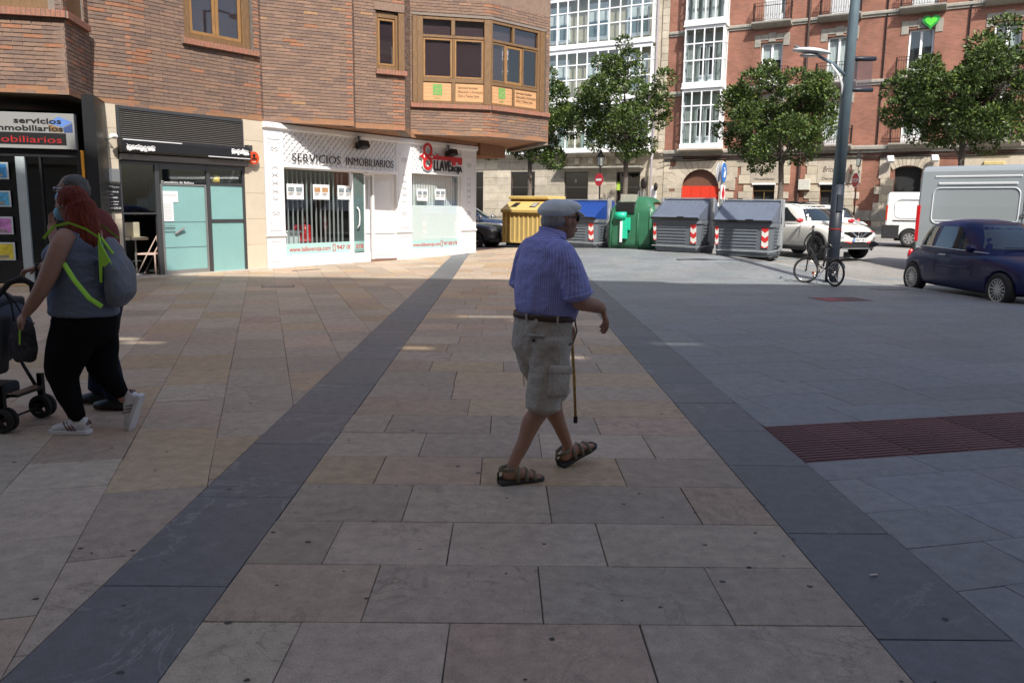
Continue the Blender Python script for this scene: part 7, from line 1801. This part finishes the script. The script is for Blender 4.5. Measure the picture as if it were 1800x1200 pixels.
M_HAIRG = mat('grey hair', (.34, .33, .32), .6, var=.3, scale=60, stretch=(1, 1, .2)); M_BELT = mat('brown leather belt', (.06, .025, .015), .45)
M_SAND = mat('olive sandal strap', (.20, .17, .115), .7, var=.2, scale=30); M_SOLE = mat('dark rubber sole', (.04, .037, .033), .8); M_SYEL = mat('mustard sandal piping', (.45, .30, .05), .6)

om = empty('person', (.24, 4.88, 0), R(28), label='old man in flat cap, blue striped shirt and beige cargo shorts walking with a cane', cat='person')
b = MB()
L3(b, [(0, 0, .82), (.0, 0, .98), (.02, 0, 1.12), (.01, 0, 1.28), (.01, 0, 1.38), (.03, 0, 1.43)], [(.15, .12), (.15, .13), (.16, .15), (.17, .13), (.16, .10), (.08, .06)])
L3(b, [(.035, 0, 1.40), (.055, 0, 1.46), (.075, 0, 1.51)], [.062, .058, .058])
head(b, (.112, 0, 1.545), 1.0, chin=-.002)
for s, kn, an in ((-1, (-.045, -.092, .47), (-.235, -.072, .10)), (1, (.125, .085, .47), (.228, .07, .125))):
    hp_ = (-.01, s*.095, .86); kn = Vector(kn); an = Vector(an); d = (an-kn).normalized(); bk_ = Vector((-.03, 0, 0))
    L3(b, [hp_, kn.lerp(Vector(hp_), .5), kn, kn.lerp(an, .28)+bk_*.8, kn.lerp(an, .6)+bk_*.3, an+Vector((0, 0, .02)), an+Vector((0, 0, -.03))], [.09, .075, .056, (.054, .060), (.041, .044), .034, .035])
# arms
L3(b, [(.0, -.16, 1.38), (.03, -.205, 1.30), (.085, -.235, 1.10), (.13, -.235, 1.075), (.22, -.20, 1.055), (.305, -.165, 1.025)], [.06, .055, .048, .046, .044, .029])
hand(b, (.30, -.167, 1.027), (.45, .12, -.88), (-.75, .3, -.5), .185, .50, side=-1)
L3(b, [(.0, .16, 1.38), (.0, .205, 1.28), (-.01, .235, 1.09), (.08, .21, 1.0), (.22, .155, .91)], [.06, .055, .046, .044, .028])
hand(b, (.215, .157, .915), (.8, -.25, -.55), (.3, -.3, -1), .18, 1.0, side=-1, grip=.6)
# feet
def foot(mb, an, d, L=.25, up=(0, 0, 1)):
    an = Vector(an); d = Vector(d).normalized(); u_ = Vector(up); u_ = (u_-d*u_.dot(d)).normalized(); s_ = d.cross(u_)
    limb(mb, [an-d*.055-u_*.055, an-d*.02-u_*.045, an+d*.06-u_*.055, an+d*.13-u_*.072], [(.030, .03), (.033, .045), (.038, .038), (.044, .022)], side=s_)
    for k, o in enumerate((.034, .016, 0, -.015, -.029)): limb(mb, [an+d*.11-u_*.075+s_*o, an+d*(.175-.006*abs(k-1)*1.5)-u_*.08+s_*o*1.05], [.011 if k else .015]*2, side=s_, n=8)
    return an, d, u_, s_
ftR = foot(b, (-.235, -.072, .105), (1, -.05, -.02)); ftL = foot(b, (.228, .07, .125), (.90, .05, .36))
flesh('body', b, M_SKIN, om, vox=.0055, it=3)
sh = MB()
L3(sh, [(.0, 0, .955), (.015, 0, 1.03), (.02, 0, 1.13), (.01, 0, 1.27), (.005, 0, 1.37), (.03, 0, 1.435), (.045, 0, 1.462)], [(.178, .162), (.196, .196), (.205, .198), (.212, .176), (.185, .135), (.105, .085), (.075, .068)], n=24)
L3(sh, [(.0, -.13, 1.385), (.015, -.195, 1.33), (.05, -.225, 1.22), (.075, -.24, 1.135)], [(.07, .075), (.078, .080), (.078, .085), (.080, .092)], n=16)
L3(sh, [(.0, .13, 1.385), (.0, .195, 1.33), (-.01, .23, 1.22), (-.015, .24, 1.14)], [(.07, .075), (.078, .080), (.078, .085), (.080, .092)], n=16)
flesh('shirt', sh, M_SHIRT, om, vox=.008, it=5, wr=.0045, wsc=11)
cl = MB(); cl.rings([[(.048+(.070+q)*cos(a)+.018*(1 if 0 else 0), (.068+q)*sin(a), z+.022*cos(a)*-1) for a in [2*pi*k/24 for k in range(24)]] for q, z in ((0, 1.445), (.003, 1.485), (.010, 1.488), (.013, 1.45))], caps=False); cl.build('collar', M_SHIRT, om, smooth=True)
# cuff edges, yoke seam and hem
M_SEAM = mat('shirt seam shadow line', (.10, .11, .36), .8, var=0)
st = MB(); limb(st, [(.077, -.241, 1.135), (.080, -.242, 1.122)], [(.082, .094), (.081, .093)], n=24); st.build('cuff', M_SHIRT, om, smooth=True)
sr = MB()
L3(sr, [(-.01, 0, .99), (-.01, 0, .9), (-.015, 0, .80), (-.02, 0, .72)], [(.185, .165), (.192, .175), (.19, .172), (.16, .13)], n=24)
L3(sr, [(-.01, -.095, .86), (-.025, -.10, .68), (-.045, -.097, .54), (-.058, -.095, .445)], [(.115, .14), (.106, .122), (.098, .106), (.102, .114)], n=18)
L3(sr, [(-.01, .095, .86), (.03, .095, .68), (.09, .09, .54), (.128, .088, .45)], [(.115, .14), (.108, .125), (.10, .112), (.102, .115)], n=18)
so_ = flesh('shorts', sr, M_SHORT, om, vox=.008, it=4, wr=.011, wsc=8, wdir=(1, 1, .55))
# cargo pocket and flap on the right leg
def pad(name, parent, cx, cy, cz, w_, h, t, rz, ry, m_, bev=.015):
    o = MB().box(-w_/2, w_/2, -t/2, t/2, -h/2, h/2).build(name, m_, parent, TR(cx, cy, cz, rz, 0, ry)); mods(o, BEVEL(bev, 3)); return smooth(o)
pad('cargo_pocket', om, -.008, -.196, .610, .150, .165, .045, R(8), R(7), M_SHORT, .022); pad('pocket_flap', om, -.002, -.208, .690, .165, .05, .03, R(8), R(7), M_SHORT, .014)
pad('back_pocket_welt', om, -.135, -.135, .89, .11, .014, .02, R(-50), 0, M_SHORT, .004); MB().ball((-.150, -.137, .862), .011, 6).build('button', M_BLACK, om)
MB().tube([(.12, -.155, .955), (.125, -.17, .90), (.085, -.19, .835), (.05, -.195, .83)], .005, 5).build('pocket_seam', mat('shorts seam', (.17, .155, .14), .9), om, smooth=True)
MB().rings([[(-.002+(.172+q)*cos(a), (.190+q)*sin(a), z-.012*cos(a)) for a in [2*pi*k/36 for k in range(36)]] for q, z in ((0, .962), (.008, .964), (.008, .997), (0, .999))], caps=False).build('belt', M_BELT, om, smooth=True)
mb = MB()
for a in (R(205), R(262), R(320)): c0, s0 = cos(a), sin(a); mb.box(-.006, .006, -.004, .004, -.024, .024, TR(-.002+.184*c0, .20*s0, .980-.012*c0, a+pi/2))
mb.build('belt_loop', M_SHORT, om)
# cap, hair, glasses
cp = MB(); cp.ball((.080, 0, 1.605), (.122, .094, .064), 12); cp.ball((.115, 0, 1.620), (.118, .088, .048), 12); cp.ball((.055, 0, 1.598), (.105, .094, .045), 12)
cp = flesh('flat_cap', cp, M_CAP, om, vox=.007, it=5, wr=.002, wsc=12)
br = MB(); br.rings([[(.172+.088*cos(a)*f, .072*sin(a), 1.595-.034*max(0, cos(a))*f+dz) for a in [R(-100+200*k/16) for k in range(17)]]+[(.15, 0, 1.598+dz)] for f, dz in ((1, 0), (1, .007))]); br.build('peak', M_CAP, cp, smooth=True)
hg = MB(); hg.ball((.063, 0, 1.545), (.090, .0795, .055), 10); hg.ball((.05, 0, 1.53), (.078, .070, .045), 10); flesh('hair', hg, M_HAIRG, om, vox=.006, it=2, wr=.004, wsc=60, wdir=(1, 1, .3))
M_SHADE = mat('dark sunglass lens', (.01, .008, .006), .08, var=0, coat=.5)
gl = MB()
for s in (-1, 1): gl.tube([(.192, s*.062, 1.565), (.10, s*.085, 1.562)], .0035, 5)
gl.tube([(.196, -.06, 1.57), (.204, 0, 1.572), (.196, .06, 1.57)], .003, 5); gl = gl.build('glasses', M_BLACK, om)
for s in (-1, 1): MB().ball((.193, s*.034, 1.556), (.008, .028, .021), 8).build('lens', M_SHADE, gl, smooth=True)
MB().rings([[(.285+.033*cos(a)*.45+q, -.172+.033*sin(a), 1.033+.033*cos(a)*.9+q*.2) for a in [2*pi*k/16 for k in range(16)]] for q in (-.003, .003)], caps=False).build('bracelet', mat('dark red bracelet', (.16, .02, .015), .6), om)
def sandal(ft):
    an, d, u_, s_ = ft; Mx = Matrix((d, s_, u_)).transposed().to_4x4(); Mx.translation = an-u_*.098
    so = MB(); pr = [(-.09, .030), (-.085, .042), (-.02, .042), (.05, .044), (.12, .056), (.175, .050), (.20, .026)]
    poly = [(x, y) for x, y in pr]+[(x, -y) for x, y in pr[::-1]]
    so.prism(poly, -.008, .018, Mx); sl_ = so.build('sandal', M_SOLE, om); mods(sl_, BEVEL(.005, 2))
    k = MB(); P = lambda x, y, z: Mx @ Vector((x, y, z))
    def strap(pts, w_=.011): k.tube([P(*p) for p in pts], [(w_, .004)]*len(pts), 8)
    for x0, hh, wd in ((.118, .046, .05), (.065, .066, .046), (.01, .085, .042)): strap([(x0-.0, -wd-.004, .01), (x0+.005, -wd, hh*.7), (x0+.01, -.02, hh+.008), (x0+.01, .02, hh+.008), (x0+.005, wd, hh*.7), (x0, wd+.004, .01)], .012)
    strap([(-.01, -.040, .09), (-.06, -.036, .085), (-.092, 0, .082), (-.06, .036, .085), (-.01, .040, .09)], .012); strap([(-.085, -.03, .01), (-.085, -.028, .06), (-.09, 0, .075)], .016); strap([(-.08, -.036, .015), (0, -.047, .045), (.06, -.049, .02)], .010); strap([(.12, -.054, .012), (.05, -.046, .07)], .008)
    k.build('sandal_strap', M_SAND, sl_, smooth=True)
    y = MB()
    for x in (-.05, .02, .09, .15): y.ball(P(x, -.046, .004), .007, 4)
    y.build('sandal_piping', M_SYEL, sl_)
sandal(ftR); sandal(ftL)
# walking cane held in the left hand
cn = empty('walking_cane', (.475, 5.23, .245), 0, label='yellow mottled walking cane hanging from the old man\'s far hand', cat='cane')
hh = om.matrix_basis @ Vector((.275, .125, .865)); top = hh-Vector(cn.location)
m_ = mat('mottled bamboo cane', (.40, .25, .06), .4, var=.75, scale=45)
MB().tube([(0, 0, .02), top*.5+Vector((.004, 0, 0)), top], [.0095, .010, .011], 10).build('shaft', m_, cn, smooth=True)
MB().tube([(0, 0, -.012), (0, 0, .03)], .014, 10).build('rubber_tip', M_RUB, cn)
MB().tube([top, top+Vector((.0, 0, .02)), top+Vector((-.03, -.02, .035)), top+Vector((-.07, -.035, .02))], .012, 8).build('handle', m_, cn, smooth=True)

# ---------------- woman with the pram
M_TANK = mat('grey blue tank top', (.125, .15, .215), .8, var=.08, bump=.7, bscale=14, bdist=.03); M_BLKT = mat('black stretch trousers', (.007, .007, .008), .95, var=.1, spec=.1)
M_HAIRR = mat('long red hair', (.15, .021, .008), .6, var=.6, scale=70, stretch=(1, 1, .1), bump=1., bscale=70, bdist=.02, spec=.25); M_SHOE = mat('white leather trainer', (.66, .66, .68), .5, var=.04); M_STR = mat('dusky rose stripe', (.16, .09, .10), .6)
wm = empty('person', (-2.93, 5.74, 0), R(174), label='woman with long red hair, grey tank top and black trousers pushing the pram', cat='person')
b = MB()
L3(b, [(0, 0, .80), (0, 0, .95), (0, 0, 1.10), (.0, 0, 1.28), (-.01, 0, 1.40), (.0, 0, 1.45)], [(.17, .17), (.16, .17), (.16, .16), (.17, .15), (.15, .09), (.07, .06)])
L3(b, [(.0, 0, 1.42), (.02, 0, 1.49), (.035, 0, 1.54)], [.058, .053, .053]); head(b, (.045, 0, 1.595), .97)
L3(b, [(-.02, .15, 1.40), (-.0, .20, 1.33), (.06, .24, 1.16), (.115, .255, 1.05), (.19, .25, .95), (.265, .235, .865)], [.060, .064, .060, .052, .044, .029])
hand(b, (.262, .236, .868), (.75, -.05, -.66), (-.5, -.8, -.5), .17, .75, side=1)
L3(b, [(-.01, -.15, 1.40), (.03, -.20, 1.36), (.16, -.23, 1.25), (.24, -.23, 1.19), (.36, -.20, 1.16), (.46, -.17, 1.135)], [.060, .062, .056, .050, .042, .028])
hand(b, (.455, -.17, 1.137), (1, .1, -.22), (0, 0, -1), .17, .8, side=-1)
for s, pts in ((1, [(0, .10, .82), (.09, .10, .64), (.14, .09, .46), (.10, .085, .28), (.055, .08, .09)]), (-1, [(0, -.10, .82), (.01, -.10, .64), (-.02, -.09, .46), (-.12, -.085, .33), (-.215, -.08, .215)])):
    L3(b, pts, [.10, .085, .06, .055, .035])
flesh('body', b, M_SKIN2, wm, vox=.0065, it=3)
t = MB()
L3(t, [(-.0, 0, .85), (.0, 0, .93), (.01, 0, 1.04), (.012, 0, 1.14), (.02, 0, 1.24), (-.005, 0, 1.34), (-.02, 0, 1.41), (-.015, 0, 1.44)], [(.215, .235), (.208, .23), (.20, .218), (.192, .205), (.20, .208), (.185, .150), (.155, .100), (.10, .06)], n=24)
for s in (-1, 1): t.ball((.125, s*.085, 1.245), (.085, .085, .08), 10); L3(t, [(.05, s*.10, 1.34), (-.01, s*.105, 1.43), (-.07, s*.10, 1.36)], [(.03, .02), (.03, .02), (.03, .02)], side=(0, 1, 0))
flesh('tank_top', t, M_TANK, wm, vox=.009, it=5, wr=.003, wsc=12, wdir=(1, 1, 2.2))
t = MB()
L3(t, [(0, 0, .87), (-.005, 0, .80), (.0, 0, .70)], [(.19, .20), (.21, .22), (.20, .21)], n=24)
L3(t, [(0, .10, .80), (.065, .10, .62), (.125, .095, .46), (.115, .09, .34), (.06, .083, .15), (.055, .08, .12)], [(.12, .16), (.118, .155), (.10, .125), (.082, .095), (.055, .062), (.05, .055)], n=16)
L3(t, [(-.0, -.10, .80), (-.03, -.10, .62), (-.05, -.095, .45), (-.12, -.088, .34), (-.20, -.082, .245)], [(.12, .155), (.115, .14), (.09, .115), (.07, .08), (.048, .052)], n=16)
flesh('trousers', t, M_BLKT, wm, vox=.009, it=5, wr=.003, wsc=9)
hr = MB(); hr.ball((.02, 0, 1.625), (.105, .090, .10), 12); hr.ball((-.03, 0, 1.56), (.088, .092, .12), 12)
L3(hr, [(-.03, 0, 1.60), (-.065, .01, 1.48), (-.085, .02, 1.36), (-.11, .03, 1.25)], [(.095, .09), (.105, .085), (.10, .065), (.06, .035)], n=16); L3(hr, [(-.0, .06, 1.58), (-.02, .095, 1.46), (-.05, .12, 1.34), (-.07, .13, 1.27)], [(.04, .06), (.035, .055), (.03, .045), (.012, .02)])
flesh('hair', hr, M_HAIRR, wm, vox=.008, it=4, wr=.005, wsc=40, wdir=(1, 1, .18))
M_MASK = mat('light blue face mask', (.22, .45, .62), .8, var=.05)
mk = MB(); mk.ball((.115, 0, 1.535), (.045, .055, .050), 10); mk.tube([(.11, .05, 1.55), (.05, .078, 1.59)], .003, 5); mk.build('face_mask', M_MASK, wm, smooth=True)
def trainer(an, d, up=(0, 0, 1), who=None):
    an = Vector(an); d = Vector(d).normalized(); u_ = Vector(up); u_ = (u_-d*u_.dot(d)).normalized(); s_ = u_.cross(d); Mx = Matrix((d, s_, u_)).transposed().to_4x4(); Mx.translation = an-u_*.085
    P = lambda x, y, z: Mx @ Vector((x, y, z)); up_ = MB()
    limb(up_, [P(-.075, 0, .055), P(-.04, 0, .06), P(.03, 0, .052), P(.10, 0, .036), P(.175, 0, .026)], [(.034, .05), (.038, .058), (.042, .048), (.046, .032), (.036, .022)], side=s_)
    s = flesh('trainer', up_, M_SHOE, who, vox=.006, it=3)
    pr = [(-.095, .028), (-.085, .040), (-.02, .042), (.06, .048), (.13, .052), (.18, .044), (.21, .02)]; so = MB(); so.prism(pr+[(x, -y) for x, y in pr[::-1]], -.012, .018, Mx); so = so.build('sole', M_SHOE, s); mods(so, BEVEL(.005, 2))
    for sd in (-1, 1):
        k = MB()
        for j in range(3): x = -.0+.026*j; k.tube([P(x-.012, sd*.043, .018), P(x+.006, sd*.044, .045), P(x+.03, sd*.030, .078)], [(.006, .003)]*3, 6)
        k.build('side_stripe', M_STR, s)
    MB().tube([P(-.085, -.02, .06), P(-.088, 0, .085), P(-.085, .02, .06)], .012, 6).build('heel_tab', M_STR, s)
trainer((.06, .08, .098), (1, 0, -.02), who=wm); trainer((-.225, -.08, .205), (.36, 0, -.93), (.95, 0, .3), who=wm)
# her drawstring backpack, a thing of its own
M_NEON = mat('neon green strap', (.36, .72, .06), .6, var=.05); M_BAG = mat('grey nylon bag', (.13, .145, .175), .55, var=.12, scale=8, bump=.3, bscale=25)
bp = empty('backpack', wm.location, R(174), label='grey drawstring backpack with neon green straps on the red haired woman\'s back', cat='backpack')
g = MB(); L3(g, [(-.245, .03, 1.37), (-.265, .03, 1.28), (-.30, .03, 1.15), (-.30, .03, 1.02), (-.265, .03, .93)], [(.05, .025), (.10, .045), (.135, .07), (.14, .085), (.10, .05)], n=18)
flesh('bag', g, M_BAG, bp, vox=.009, it=4, wr=.008, wsc=14)
mb = MB()
for s in (.13, -.09):
    pts = [(-.235, s*.9, 1.37), (-.12, s, 1.455), (-.0, s*1.05, 1.475), (.09, s*1.15, 1.40), (.13, s*1.35, 1.30)] if s < 0 else [(-.235, s*.9, 1.37), (-.15, s+.02, 1.435), (-.05, s+.04, 1.475), (.05, s+.06, 1.45), (.115, s+.075, 1.37)]
    mb.tube(pts, [(.012, .004)]*len(pts), 6)
mb.tube([(-.02, .215, 1.21), (-.10, .235, 1.10), (-.19, .225, .98), (-.24, .17, .92)], [(.016, .004)]*4, 6); mb.build('strap', M_NEON, bp)
k = MB(); k.prism([(-.225, 1.34), (-.235, 1.41), (-.245, 1.34), (-.33, 1.17), (-.245, 1.19), (-.235, 1.08), (-.22, 1.08)], .135, .145, axis='y'); k.tube([(-.235, .12, 1.38), (-.30, .10, 1.27)], .01, 6); k.build('green_flap', M_NEON, bp)
wt = MB(); wt.rings([[(.435+q, -.178+.034*cos(a), 1.14+.034*sin(a)) for a in [2*pi*k/16 for k in range(16)]] for q in (-.012, .012)], caps=False); wt.ball((.435, -.165, 1.173), (.02, .018, .008), 6); wt.build('wrist_watch', M_BLACK, wm, smooth=True)

# ---------------- man half hidden behind her
M_DRED = mat('dark red shirt', (.13, .014, .012), .8, var=.1); M_NAVY = mat('navy jeans', (.014, .019, .045), .9, var=.15, scale=14, spec=.15)
mn = empty('person', (-3.17, 6.45, 0), R(178), label='grey haired man with glasses and blue mask, dark red shirt, behind the woman', cat='person')
b = MB()
L3(b, [(0, 0, .85), (0, 0, 1.0), (0, 0, 1.2), (.0, 0, 1.38), (.02, 0, 1.50), (.05, 0, 1.54)], [(.15, .12), (.15, .13), (.17, .14), (.18, .13), (.16, .09), (.07, .06)])
L3(b, [(.05, 0, 1.50), (.09, 0, 1.58), (.12, 0, 1.64)], [.06, .056, .056]); head(b, (.155, 0, 1.695), 1.03)
L3(b, [(.02, .17, 1.46), (.05, .21, 1.38), (.12, .22, 1.20), (.17, .20, 1.22), (.25, .12, 1.34), (.30, .06, 1.43)], [.055, .055, .05, .045, .038, .028]); hand(b, (.298, .062, 1.425), (.1, -.25, 1), (-1, -.2, .1), .17, .8, side=1)
L3(b, [(.02, -.17, 1.46), (.03, -.23, 1.30), (-.0, -.24, 1.12), (.08, -.22, .98), (.15, -.2, .88)], [.055, .05, .045, .04, .027]); hand(b, (.15, -.2, .885), (.5, 0, -.85), (0, 1, 0), .17, .5, side=1)
for s, pts in ((1, [(-.02, .1, .85), (-.06, .1, .5), (-.16, .1, .10)]), (-1, [(-.02, -.1, .85), (.06, -.1, .5), (.10, -.1, .10)])): L3(b, pts, [.09, .06, .04])
flesh('body', b, M_SKIN3, mn, vox=.008, it=3)
t = MB(); L3(t, [(0, 0, .92), (0, 0, 1.05), (0, 0, 1.2), (-.005, 0, 1.38), (.01, 0, 1.48), (.045, 0, 1.545)], [(.19, .17), (.195, .18), (.20, .17), (.21, .155), (.18, .115), (.075, .07)], n=20)
for s in (-1, 1): L3(t, [(.01, s*.13, 1.47), (.03, s*.205, 1.40), (.07, s*.225, 1.28)], [.075, .075, .07])
flesh('shirt', t, M_DRED, mn, vox=.01, it=5, wr=.004, wsc=9)
t = MB(); L3(t, [(0, 0, .95), (-.01, 0, .88), (-.01, 0, .78)], [(.17, .15), (.175, .16), (.17, .14)], n=20); L3(t, [(-.01, .095, .84), (-.04, .1, .6), (-.075, .1, .45), (-.14, .1, .12)], [(.1, .13), (.09, .115), (.08, .09), (.08, .085)]); L3(t, [(-.01, -.095, .84), (.03, -.1, .6), (.06, -.1, .45), (.10, -.1, .12)], [(.1, .13), (.09, .115), (.08, .09), (.08, .085)])
flesh('jeans', t, M_NAVY, mn, vox=.01, it=5, wr=.004, wsc=8)
h = MB(); h.ball((.125, 0, 1.742), (.100, .086, .078), 10); h.ball((.095, 0, 1.70), (.080, .087, .085), 10); flesh('hair', h, mat('dark grey hair', (.085, .08, .078), .6, var=.3, scale=60), mn, vox=.008, it=3, wr=.004, wsc=50)
mk = MB(); mk.ball((.235, 0, 1.64), (.045, .055, .05), 10); mk.build('face_mask', M_MASK, mn, smooth=True)
gl = MB()
for s in (-1, 1): gl.tube([(.255, s*.065, 1.715), (.16, s*.088, 1.712)], .003, 5); gl.rings([[(.262+q, s*.034+.026*cos(a), 1.708+.019*sin(a)) for a in [2*pi*k/14 for k in range(14)]] for q in (-.002, .002)], caps=False)
gl.build('glasses', M_CHR, mn)
for x, y, z in ((-.14, .1, .085), (.10, -.1, .085)):
    s_ = MB(); limb(s_, [(x-.08, y, z-.04), (x+.02, y, z-.03), (x+.17, y, z-.05)], [(.04, .045), (.045, .055), (.04, .03)]); smooth(s_.build('shoe', M_BLACKM, mn))

# ---------------- pram at the left edge
M_PF = mat('black pram frame', (.02, .02, .022), .4, metal=.3); M_PC = mat('slate blue pram hood', (.075, .095, .13), .8, var=.1, bump=.2, bscale=120); M_PD = mat('dark grey pram lining', (.045, .05, .06), .85)
pr_ = empty('pram', (-3.80, 5.92, 0), R(176), label='dark folding pram with slate blue hood at the left edge', cat='pram')
def ptube(name, pts, r, m_=None, parent=None): return MB().tube(pts, r, 8).build(name, m_ or M_PF, parent or pr_, smooth=True)
for s in (-.22, .22):
    ptube('frame', [(-.30, s, .16), (-.12, s, .50), (.05, s, .62), (.34, s, .14)], .013); ptube('frame', [(.10, s, .60), (-.10, s, .60), (-.28, s, .88), (-.36, s, 1.0)], .013)
    ptube('handle', [(-.34, s, .97), (-.42, s*.98, 1.06), (-.50, s*.9, 1.09), (-.555, s*.8, 1.05), (-.55, s*.75, .98)], [.017, .021, .023, .022, .018], M_RUB)
    for x in (-.30, .36):
        for dy in (-.028, .028):
            w_ = MB().lathe([(.055, -.016), (.078, -.018), (.088, -.010), (.088, .010), (.078, .018), (.055, .016), (.055, -.016)], 24, TR(x, s+dy, .088, rx=pi/2)).build('wheel', M_RUB, pr_, smooth=True)
            hb = MB(); hb.lathe([(.001, -.012), (.018, -.012), (.018, .012), (.001, .012)], 12, TR(x, s+dy, .088, rx=pi/2))
            for k in range(3): a = 2*pi*k/3+.4; hb.tube([(x, s+dy, .088), (x+.06*cos(a), s+dy, .088+.06*sin(a))], .009, 5)
            hb.build('hub', M_PF, w_)
    ptube('axle_leg', [(-.30, s, .30), (-.30, s, .088), (-.30, s, .088)], .016) if 0 else MB().cbox(-.32, -.28, s-.02, s+.02, .09, .34, .005).build('axle_leg', M_PF, pr_)
ptube('axle', [(-.30, -.24, .088), (-.30, .24, .088)], .009); ptube('axle', [(.36, -.24, .088), (.36, .24, .088)], .009)
MB().cbox(-.37, -.28, -.16, .16, .24, .26, .004).build('brake_bar', M_PF, pr_)
st = MB(); L3(st, [(-.24, 0, .92), (-.20, 0, .72), (-.12, 0, .50), (.08, 0, .44), (.24, 0, .42)], [(.19, .05), (.20, .06), (.20, .07), (.20, .05), (.18, .04)]); flesh('seat', st, M_PD, pr_, vox=.012, it=3, wr=.006, wsc=8)
hd = MB(); N = 10; rings = []
for j in range(N): a = R(200-160*j/(N-1)); rings.append([(-.06+.30*cos(a)*(1 if 1 else 0), .235*cos(R(180*k/12)), .66+(.36*sin(a)*1.0+.02)*(sin(R(180*k/12))**.5 if 0 < k < 12 else .0)+.04) for k in range(13)])
rings = []
for j in range(N):
    a = R(165-130*j/(N-1)); ux, uz = cos(a), sin(a)
    rings.append([(-.02+.36*ux*(sin(R(180*k/12))**.45 if 0 < k < 12 else .12), .235*cos(R(180*k/12)), .64+.38*uz*(sin(R(180*k/12))**.45 if 0 < k < 12 else .12)) for k in range(13)])
hd.rings(rings, close=False, caps=False); hd = hd.build('hood', M_PC, pr_, smooth=True); mods(hd, ('SOLIDIFY', dict(thickness=.012))); smooth(hd)
for j in (0, 4, 9): MB().tube(rings[j], .009, 6).build('hood_hoop', M_PF, hd)
bk2 = MB(); bk2.box(-.18, .24, -.17, .17, .18, .30); bk2 = bk2.build('basket', M_PD, pr_); mods(bk2, BEVEL(.03, 3))
pad('padded_flap', pr_, -.30, .17, .62, .06, .42, .12, 0, R(-8), M_PD, .03)
M_PAT = mat('black and grey patterned cloth', (.035, .033, .042), .8, var=.9, scale=38)
bg_ = empty('shoulder_bag', (-3.36, 5.72, .52), R(176), label='black patterned bag hanging from the pram handle by the woman\'s hand', cat='bag')
o = MB(); L3(o, [(0, 0, .26), (.0, 0, .18), (.0, 0, .08), (0, 0, .0)], [(.045, .07), (.06, .09), (.065, .10), (.05, .085)]); flesh('bag', o, M_PAT, bg_, vox=.01, it=4, wr=.01, wsc=12)
mb = MB(); mb.tube([(-.05, 0, .25), (.02, .02, .40), (.09, .05, .50)], .006, 5); mb.tube([(.05, 0, .25), (.05, .02, .40), (.09, .05, .50)], .006, 5); mb.build('strap', M_BLACKM, bg_)
MB().tube([(-.03, .065, .24), (-.035, .09, .12)], [(.006, .004)]*2, 5).build('green_tag', M_NEON, bg_)
